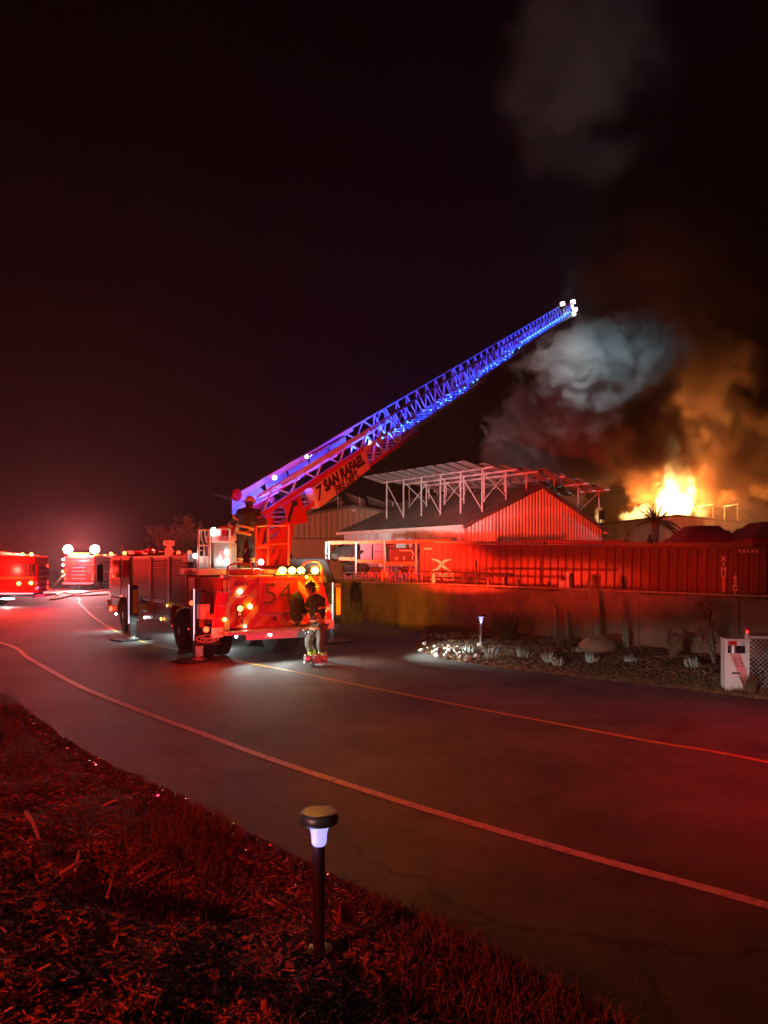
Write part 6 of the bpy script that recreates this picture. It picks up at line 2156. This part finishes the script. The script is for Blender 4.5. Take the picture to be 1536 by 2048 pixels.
def person(label, J, face, helmet, coat_m, trouser_m, band, leg_band, base):
    t = thing('person', label, 'person', base)
    f = V(face).normalized()
    side = f.cross(V((0, 0, 1))).normalized()
    hd = J['head']
    # body: one surface from pelvis to head, arms and legs
    n = [(J['pelvis'], 0.13), (J['pelvis'].lerp(J['chest'], 0.5), 0.125), (J['chest'], 0.14), (J['neck'], 0.055), (hd - V((0, 0, 0.06)), 0.075), (hd + V((0, 0, 0.02)), 0.095), (hd + V((0, 0, 0.10)), 0.07), (hd + f * 0.115 + V((0, 0, -0.01)), 0.016), (hd + f * 0.07 + V((0, 0, -0.085)), 0.04)]
    e = [(0, 1), (1, 2), (2, 3), (3, 4), (4, 5), (5, 6), (5, 7), (4, 8)]
    for s_ in 'LR':
        k = len(n)
        n += [(J['sh' + s_], 0.065), (J['el' + s_], 0.045), (J['ha' + s_], 0.034)]
        e += [(2, k), (k, k + 1), (k + 1, k + 2)]
        k = len(n)
        n += [(J['hip' + s_], 0.09), (J['kn' + s_], 0.06), (J['an' + s_], 0.045)]
        e += [(0, k), (k, k + 1), (k + 1, k + 2)]
    skin_mesh('body', skin_m, t, n, e, 1)
    for sg in (-1, 1):
        MB().ball(hd + f * 0.085 + side * sg * 0.035 + V((0, 0, 0.025)), 0.013, 8, 6).build('eye', black_paint, t, world=True)
        MB().ball(hd + side * sg * 0.095 + V((0, 0, -0.01)), 0.032, 8, 6, (0.5, 1, 1.2)).build('ear', skin_m, t, world=True)
    MB().ball(hd - f * 0.035 + V((0, 0, 0.0)), 0.105, 12, 8, (1, 1, 1.0)).build('hair', black_paint, t, world=True, smooth=True)
    # coat
    n = [(J['pelvis'] + V((0, 0, -0.05)), 0.20), (J['pelvis'].lerp(J['chest'], 0.5), 0.185), (J['chest'], 0.205), (J['neck'], 0.10)]
    e = [(0, 1), (1, 2), (2, 3)]
    for s_ in 'LR':
        k = len(n)
        n += [(J['sh' + s_], 0.115), (J['sh' + s_].lerp(J['el' + s_], 0.5), 0.095), (J['el' + s_], 0.085), (J['el' + s_].lerp(J['ha' + s_], 0.85), 0.07)]
        e += [(2, k), (k, k + 1), (k + 1, k + 2), (k + 2, k + 3)]
    crease(skin_mesh('coat', coat_m, t, n, e, 3))
    n, e = [(J['pelvis'], 0.16)], []
    for s_ in 'LR':
        k = len(n)
        n += [(J['hip' + s_], 0.125), (J['hip' + s_].lerp(J['kn' + s_], 0.6), 0.105), (J['kn' + s_], 0.095), (J['kn' + s_].lerp(J['an' + s_], 0.5), 0.09), (J['an' + s_], 0.085)]
        e += [(0, k), (k, k + 1), (k + 1, k + 2), (k + 2, k + 3), (k + 3, k + 4)]
    crease(skin_mesh('trousers', trouser_m, t, n, e, 3))
    for s_ in 'LR':
        an, to = J['an' + s_], J['to' + s_]
        skin_mesh('boot', rubber, t, [(an + V((0, 0, 0.06)), 0.06), (an + V((0, 0, -0.045)), 0.055), (an.lerp(to, 0.5) + V((0, 0, -0.03)), 0.045), (to, 0.035)], [(0, 1), (1, 2), (2, 3)], 1)
        # glove: palm and five separate bent fingers
        ha, el_ = J['ha' + s_], J['el' + s_]
        d_ = (ha - el_).normalized()
        sd = d_.cross(V((0, 0, 1)))
        sd = sd.normalized() if sd.length > 0.1 else V((1, 0, 0))
        up = sd.cross(d_)
        palm = [(ha - d_ * 0.02, 0.033), (ha + d_ * 0.07, 0.038)]
        ed = [(0, 1)]
        gl = skin_mesh('glove', glove_m, t, palm, ed, 1)
        fb = MB()
        for i, ln_ in enumerate((0.07, 0.08, 0.075, 0.06)):
            b0 = ha + d_ * 0.06 + sd * (0.03 - 0.02 * i)
            fb.path([b0, b0 + d_ * ln_ * 0.5 - up * 0.008, b0 + d_ * ln_ * 0.8 - up * 0.035, b0 + d_ * ln_ * 0.75 - up * 0.06], [0.012, 0.012, 0.011, 0.008], 6)
        b0 = ha + d_ * 0.01 + sd * 0.035
        fb.path([b0, b0 + sd * 0.03 + d_ * 0.03 - up * 0.01, b0 + sd * 0.025 + d_ * 0.06 - up * 0.03], [0.014, 0.013, 0.009], 6)
        fb.build('finger', glove_m, gl, world=True, smooth=True)
    # reflective bands

    def ring(a_, b_, k, r_, m, w_=0.045):
        c_ = a_.lerp(b_, k)
        ax = (b_ - a_).normalized()
        MB().lathe([(r_ * 0.96, -w_ / 2), (r_, -w_ / 2 + 0.004), (r_, w_ / 2 - 0.004), (r_ * 0.96, w_ / 2)], c_, ax, 18).build('reflective_band', m, t, world=True)

    pv, ch = J['pelvis'], J['chest']
    ring(pv, ch, -0.16, 0.222, band, 0.06)
    ring(pv, ch, 0.22, 0.212, band, 0.05)
    for s_ in 'LR':
        ring(J['el' + s_], J['ha' + s_], 0.62, 0.083, band)
        ring(J['el' + s_], J['ha' + s_], 0.42, 0.088, band)
        ring(J['sh' + s_], J['el' + s_], 0.55, 0.103, band)
        ring(J['kn' + s_], J['an' + s_], 0.72, 0.096, leg_band)
        ring(J['kn' + s_], J['an' + s_], 0.88, 0.094, leg_band)
    # helmet with brim, crest and front shield
    ht = hd + V((0, 0, 0.05))
    tilt = (V((0, 0, 1)) + f * 0.12).normalized()
    h_ = MB().lathe([(0.135, 0), (0.132, 0.03), (0.122, 0.08), (0.09, 0.125), (0.04, 0.145), (0.005, 0.148)], ht, tilt, 20).build('helmet', helmet, t, world=True, smooth=True)
    br = MB()
    k = 24
    ax1 = (f - tilt * f.dot(tilt)).normalized()
    ax2 = tilt.cross(ax1)
    for r_, z_ in ((0.125, 0.012), (1, 0.0), (1, -0.012), (0.125, 0.0)):
        for i in range(k):
            a_ = 2 * math.pi * i / k
            rad = 0.13 if r_ < 1 else 0.165 + 0.065 * max(0, -math.cos(a_)) + 0.02 * max(0, math.cos(a_))
            br.v.append(ht + ax1 * (rad * math.cos(a_)) + ax2 * (rad * math.sin(a_)) + tilt * z_)
    for j in range(3):
        for i in range(k):
            br.f.append((j * k + i, j * k + (i + 1) % k, (j + 1) * k + (i + 1) % k, (j + 1) * k + i))
    br.build('helmet_brim', helmet, h_, world=True)
    MB().path([ht + f * 0.12 + tilt * 0.07, ht + f * 0.05 + tilt * 0.15, ht - f * 0.05 + tilt * 0.15, ht - f * 0.12 + tilt * 0.05], 0.012, 5).build('helmet_crest', helmet, h_, world=True)
    MB().prism([ht + f * 0.14 + tilt * 0.0 + ax2 * -0.04, ht + f * 0.14 + ax2 * 0.04, ht + f * 0.125 + tilt * 0.11 + ax2 * 0.025, ht + f * 0.125 + tilt * 0.11 - ax2 * 0.025], f * 0.008).build('helmet_shield', band, h_, world=True)
    return t


# on the turntable, leaning over the controls with his back to us
D1 = TM @ V((tl(490, 1123, 1.1).x, 1.1, DZ))
dd = D1.y
pp_ = lambda x, y, dz=0.0: P(x, y, dd + dz)
J1 = dict(pelvis=pp_(489, 1063), chest=pp_(496, 1030, 0.05), neck=pp_(500, 1017, 0.1), head=pp_(500, 1008, 0.18),
          shL=pp_(479, 1027, 0.02), elL=pp_(468, 1042, 0.1), haL=pp_(457, 1055, 0.25),
          shR=pp_(515, 1026, 0.1), elR=pp_(518, 1043, 0.12), haR=pp_(528, 1046, 0.32),
          hipL=pp_(483, 1070), knL=pp_(480, 1094, 0.05), anL=pp_(478, 1117), toL=pp_(480, 1122, 0.18),
          hipR=pp_(500, 1070), knR=pp_(505, 1094, 0.08), anR=pp_(507, 1116, 0.02), toR=pp_(511, 1121, 0.2))
fl_z = DZ + 0.035
for k in ('toL', 'toR'):
    J1[k].z = fl_z
for k in ('anL', 'anR'):
    J1[k].z = fl_z + 0.07
person('firefighter with orange banded black coat standing at the ladder controls on the turntable', J1, (0.5, 0.85, -0.25), helmet_w, fire_cloth, fire_cloth, band_o, band_o, V((D1.x, D1.y, DZ)))

# walking behind the truck
g2 = G(633, 1322)
d2 = g2.y
q_ = lambda x, y, dz=0.0: P(x, y, d2 + dz)
J2 = dict(pelvis=q_(637, 1247), chest=q_(632, 1207, -0.05), neck=q_(626, 1189, -0.05), head=q_(621, 1179, -0.06),
          shL=q_(621, 1202, 0.16), elL=q_(610, 1224, 0.22), haL=q_(598, 1236, 0.1),
          shR=q_(643, 1202, -0.18), elR=q_(646, 1228, -0.24), haR=q_(626, 1236, -0.3),
          hipL=q_(631, 1256, 0.08), knL=q_(616, 1283, 0.05), anL=q_(625, 1312, 0.12), toL=q_(614, 1320, 0.05),
          hipR=q_(643, 1256, -0.08), knR=q_(641, 1286, -0.1), anR=q_(646, 1314, -0.02), toR=q_(635, 1321, -0.1))
for k in ('toL', 'toR'):
    J2[k].z = 0.04
for k in ('anL', 'anR'):
    J2[k].z = 0.12
person('firefighter in black coat and grey trousers with lime ankle bands walking behind the truck', J2, (-1, -0.25, -0.25), helmet_b, fire_cloth, tan_cloth, band_o, band_y, V((g2.x, g2.y, 0)))
bagc = q_(594, 1216, 0.15)  # dark bag added in place of the walking man's motion blur
bag = thing('blur_bag', 'tall dark olive bag added for the blurred dark shape in front of the walking firefighter', 'bag', (bagc.x, bagc.y, bagc.z - 0.42))
olive = mat('olive_canvas', (0.045, 0.045, 0.02), 0.85, bump=0.4)
MB().ball((0, 0, 0.42), 0.42, 14, 10, (0.42, 0.30, 1.0), 0.25, 9).build('sack', olive, bag, smooth=True)
MB().path([(0.05, 0, 0.78), (0.16, -0.02, 0.62), (0.14, -0.02, 0.40)], 0.02, 6).build('strap', black_paint, bag)
MB().ball((-0.05, 0.0, 0.1), 0.13, 10, 6, (1.2, 0.6, 0.45)).build('yellow_base', band_o, bag, smooth=True)

# chrome hose appliance on the road
ga = G(634, 1327)
ap = thing('hose_appliance', 'shiny chrome hose manifold standing on the road at the feet of the walking firefighter', 'manifold', (ga.x, ga.y - 0.35, 0), 0.2)
ap.scale = (1.25, 1.25, 1.25)
WM[ap.name] = WM[ap.name] @ Matrix.Scale(1.25, 4)
polished = mat('polished_alloy', (0.75, 0.75, 0.76), 0.25, 0.35)
MB().ball((0, 0, 0.13), 0.10, 14, 9, (1.3, 0.9, 0.9)).build('body', polished, ap, smooth=True)
for s_ in (-1, 1):
    MB().lathe([(0.05, 0.08), (0.055, 0.12), (0.075, 0.13), (0.08, 0.20), (0.07, 0.21), (0.06, 0.2)], (0, 0, 0.13), (s_, -0.25, 0), 16).build('outlet', polished, ap)
    MB().path([(s_ * 0.07, -0.02, 0.2), (s_ * 0.07, -0.03, 0.27), (s_ * 0.13, -0.04, 0.29)], 0.012, 6).build('valve_handle', black_paint, ap)
MB().lathe([(0.05, 0.06), (0.07, 0.1), (0.075, 0.17), (0.06, 0.18)], (0, 0, 0.13), (0.1, -1, 0), 16).build('inlet', polished, ap)
for k in range(3):
    a_ = k * 2.1
    MB().tube((math.cos(a_) * 0.05, math.sin(a_) * 0.05, 0.1), (math.cos(a_) * 0.14, math.sin(a_) * 0.14, 0.0), 0.012).build('leg', steel, ap)

# ------------------------------------------------------------------ fire, smoke, haze
def volume_blob(name, c, r, dens, colr, seed, emis=None, scale=1.6, amp=0.9, edge=0.5, stretch=1.0, aniso=0.0, estr=1.0):
    bm = bmesh.new()
    bmesh.ops.create_icosphere(bm, subdivisions=3, radius=1.0)
    me = bpy.data.meshes.new(name)
    bm.to_mesh(me)
    bm.free()
    m = bpy.data.materials.new(name + '_volume')
    m.use_nodes = True
    nt = m.node_tree
    for n in list(nt.nodes):
        if n.type == 'BSDF_PRINCIPLED':
            nt.nodes.remove(n)
    out = [n for n in nt.nodes if n.type == 'OUTPUT_MATERIAL'][0]
    L = nt.links.new
    tc = nt.nodes.new('ShaderNodeTexCoord')
    ln_ = nt.nodes.new('ShaderNodeVectorMath'); ln_.operation = 'LENGTH'
    L(tc.outputs['Object'], ln_.inputs[0])
    mp = nt.nodes.new('ShaderNodeMapping')
    mp.inputs['Location'].default_value = (seed * 3.17, seed * 1.7, seed * 0.9)
    big = max(r)
    mp.inputs['Scale'].default_value = (r[0] / big, r[1] / big, r[2] / big / stretch)
    L(tc.outputs['Object'], mp.inputs[0])
    nz = nt.nodes.new('ShaderNodeTexNoise')
    nz.inputs['Scale'].default_value = scale
    nz.inputs['Detail'].default_value = 7.0
    nz.inputs['Roughness'].default_value = 0.6
    nz.inputs['Distortion'].default_value = 0.6
    L(mp.outputs[0], nz.inputs['Vector'])

    def math_(op, a_, b_):
        n = nt.nodes.new('ShaderNodeMath')
        n.operation = op
        for i, q in enumerate((a_, b_)):
            if isinstance(q, (int, float)):
                n.inputs[i].default_value = q
            else:
                L(q, n.inputs[i])
        return n.outputs[0]

    rad = math_('SUBTRACT', 1.0, ln_.outputs['Value'])               # 1 in the middle, 0 at the rim
    nn = math_('MULTIPLY', math_('SUBTRACT', nz.outputs[0], 0.5), 2 * amp)
    # noise can only eat into the falloff, so the domain's own surface never shows
    f = math_('ADD', math_('MULTIPLY', rad, 1.25), nn)
    rim = nt.nodes.new('ShaderNodeMapRange'); rim.inputs[1].default_value = 0.0; rim.inputs[2].default_value = 0.35
    L(rad, rim.inputs[0])
    mr = nt.nodes.new('ShaderNodeMapRange'); mr.interpolation_type = 'SMOOTHSTEP'
    mr.inputs[1].default_value = 0.28; mr.inputs[2].default_value = 0.28 + edge
    L(f, mr.inputs[0])
    k = math_('MULTIPLY', mr.outputs[0], rim.outputs[0])
    pv = nt.nodes.new('ShaderNodeVolumePrincipled')
    pv.inputs['Color'].default_value = (*colr, 1)
    pv.inputs['Anisotropy'].default_value = aniso
    L(math_('MULTIPLY', k, dens), pv.inputs['Density'])
    if emis:
        rp = nt.nodes.new('ShaderNodeValToRGB')
        el_ = rp.color_ramp.elements
        el_[0].position = 0.05; el_[0].color = (0.9, 0.07, 0.004, 1)
        el_[1].position = 0.85; el_[1].color = (1, 0.66, 0.22, 1)
        e2_ = el_.new(0.4); e2_.color = (1, 0.27, 0.025, 1)
        L(k, rp.inputs[0])
        L(rp.outputs[0], pv.inputs['Emission Color'])
        L(math_('MULTIPLY', math_('POWER', k, 1.6), estr), pv.inputs['Emission Strength'])
    L(pv.outputs[0], out.inputs['Volume'])
    me.materials.append(m)
    o = bpy.data.objects.new(name, me)
    col.objects.link(o)
    o.location = c
    o.scale = r
    o['kind'] = 'stuff'
    return o


def blob_px(name, x, y, d, rx, ry, rdepth, *a, **kw):
    s_ = d / F
    return volume_blob(name, P(x, y, d), (rx * s_, rdepth, ry * s_), *a, **kw)


GREY = (0.55, 0.52, 0.5)
DK = (0.34, 0.28, 0.25)
blob_px('smoke', 1182, 726, 50.5, 175, 115, 3.8, 1.2, GREY, 1.0, scale=3.2, amp=1.35, edge=0.3)
blob_px('smoke', 1275, 705, 53, 130, 105, 3.4, 1.0, GREY, 2.0, scale=3.0, amp=1.35, edge=0.3)
blob_px('smoke', 1165, 810, 55, 110, 90, 3.4, 0.8, GREY, 2.6, scale=3.0, amp=1.3, edge=0.3)
blob_px('smoke', 1110, 880, 63, 180, 160, 5.0, 1.0, GREY, 3.0, scale=3.2, amp=1.25, edge=0.3)
blob_px('smoke', 1235, 850, 71, 210, 180, 5.0, 1.2, DK, 4.0, scale=3.2, amp=1.3, edge=0.3)
blob_px('smoke', 1370, 885, 83, 230, 190, 5.0, 1.0, (0.6, 0.5, 0.42), 5.0, scale=3.8, amp=1.4, edge=0.3)
blob_px('smoke', 1450, 925, 74, 170, 130, 3.5, 0.9, (0.6, 0.52, 0.45), 6.0, scale=4.2, amp=1.5, edge=0.28)
blob_px('smoke', 1490, 1035, 69, 150, 55, 2.5, 0.3, (0.7, 0.7, 0.7), 7.0, scale=4.0, amp=1.4, edge=0.3)
blob_px('smoke', 1350, 740, 76, 190, 150, 5.0, 0.35, DK, 9.5, scale=3.0, amp=1.3, edge=0.35)
blob_px('smoke', 1160, 110, 62, 230, 360, 7.0, 0.08, GREY, 8.0, scale=2.6, amp=1.2, edge=0.6)
blob_px('smoke', 1340, 560, 72, 240, 240, 7.0, 0.06, DK, 9.0, scale=2.4, amp=1.2)

blob_px('smoke', 165, 1085, 68, 190, 120, 6.0, 0.018, GREY, 11.0, scale=1.4, amp=0.5, edge=0.7)  # thin puff added behind the far engine, for a glow round its lamps

def flame(x, y, rx, ry, rd, seed, st, k, d=79):
    blob_px('flame', x, y, d, rx, ry, rd, 0.02, (0.3, 0.2, 0.1), seed, emis=True, scale=k, amp=1.5, edge=0.42, stretch=st, estr=1.0 * EST)

EST = 6.0
flame(1354, 985, 50, 118, 2.2, 1.3, 2.4, 3.2)
flame(1343, 938, 26, 98, 1.4, 2.9, 3.0, 2.6)
flame(1352, 960, 22, 90, 1.2, 12.4, 3.0, 2.6)
flame(1371, 982, 26, 84, 1.4, 6.3, 2.8, 3.0)
flame(1332, 1010, 30, 60, 1.4, 9.1, 2.6, 3.0)
EST = 2.0
flame(1288, 1030, 40, 34, 1.4, 3.3, 2.6, 4.5)
flame(1258, 1036, 28, 22, 1.0, 7.3, 2.2, 4.0)
flame(1336, 906, 16, 26, 0.6, 5.3, 2.0, 2.6)
flame(1402, 1026, 24, 32, 1.2, 8.3, 2.4, 4.0)
EST = 1.2
flame(1199, 1036, 14, 34, 0.7, 4.9, 3.0, 5.0, 78)
for x, y, pw in ((1354, 1004, 13000), (1348, 965, 6500), (1290, 1028, 3500), (1200, 1034, 300)):
    point(P(x, y, 79), (1.0, 0.22, 0.028), pw, 0.35, 'fire_light')

hz = MB().bx(-125, 125, -32, 215, -1.3, 76).build('haze', MATS['asphalt'])
hm = bpy.data.materials.new('haze_volume')
hm.use_nodes = True
nt = hm.node_tree
for n in list(nt.nodes):
    if n.type == 'BSDF_PRINCIPLED':
        nt.nodes.remove(n)
pv = nt.nodes.new('ShaderNodeVolumePrincipled')
pv.inputs['Color'].default_value = (0.92, 0.88, 0.86, 1)
pv.inputs['Density'].default_value = 0.0007
pv.inputs['Anisotropy'].default_value = 0.55
nt.links.new(pv.outputs[0], [n for n in nt.nodes if n.type == 'OUTPUT_MATERIAL'][0].inputs['Volume'])
hz.data.materials.clear()
hz.data.materials.append(hm)
hz['kind'] = 'stuff'
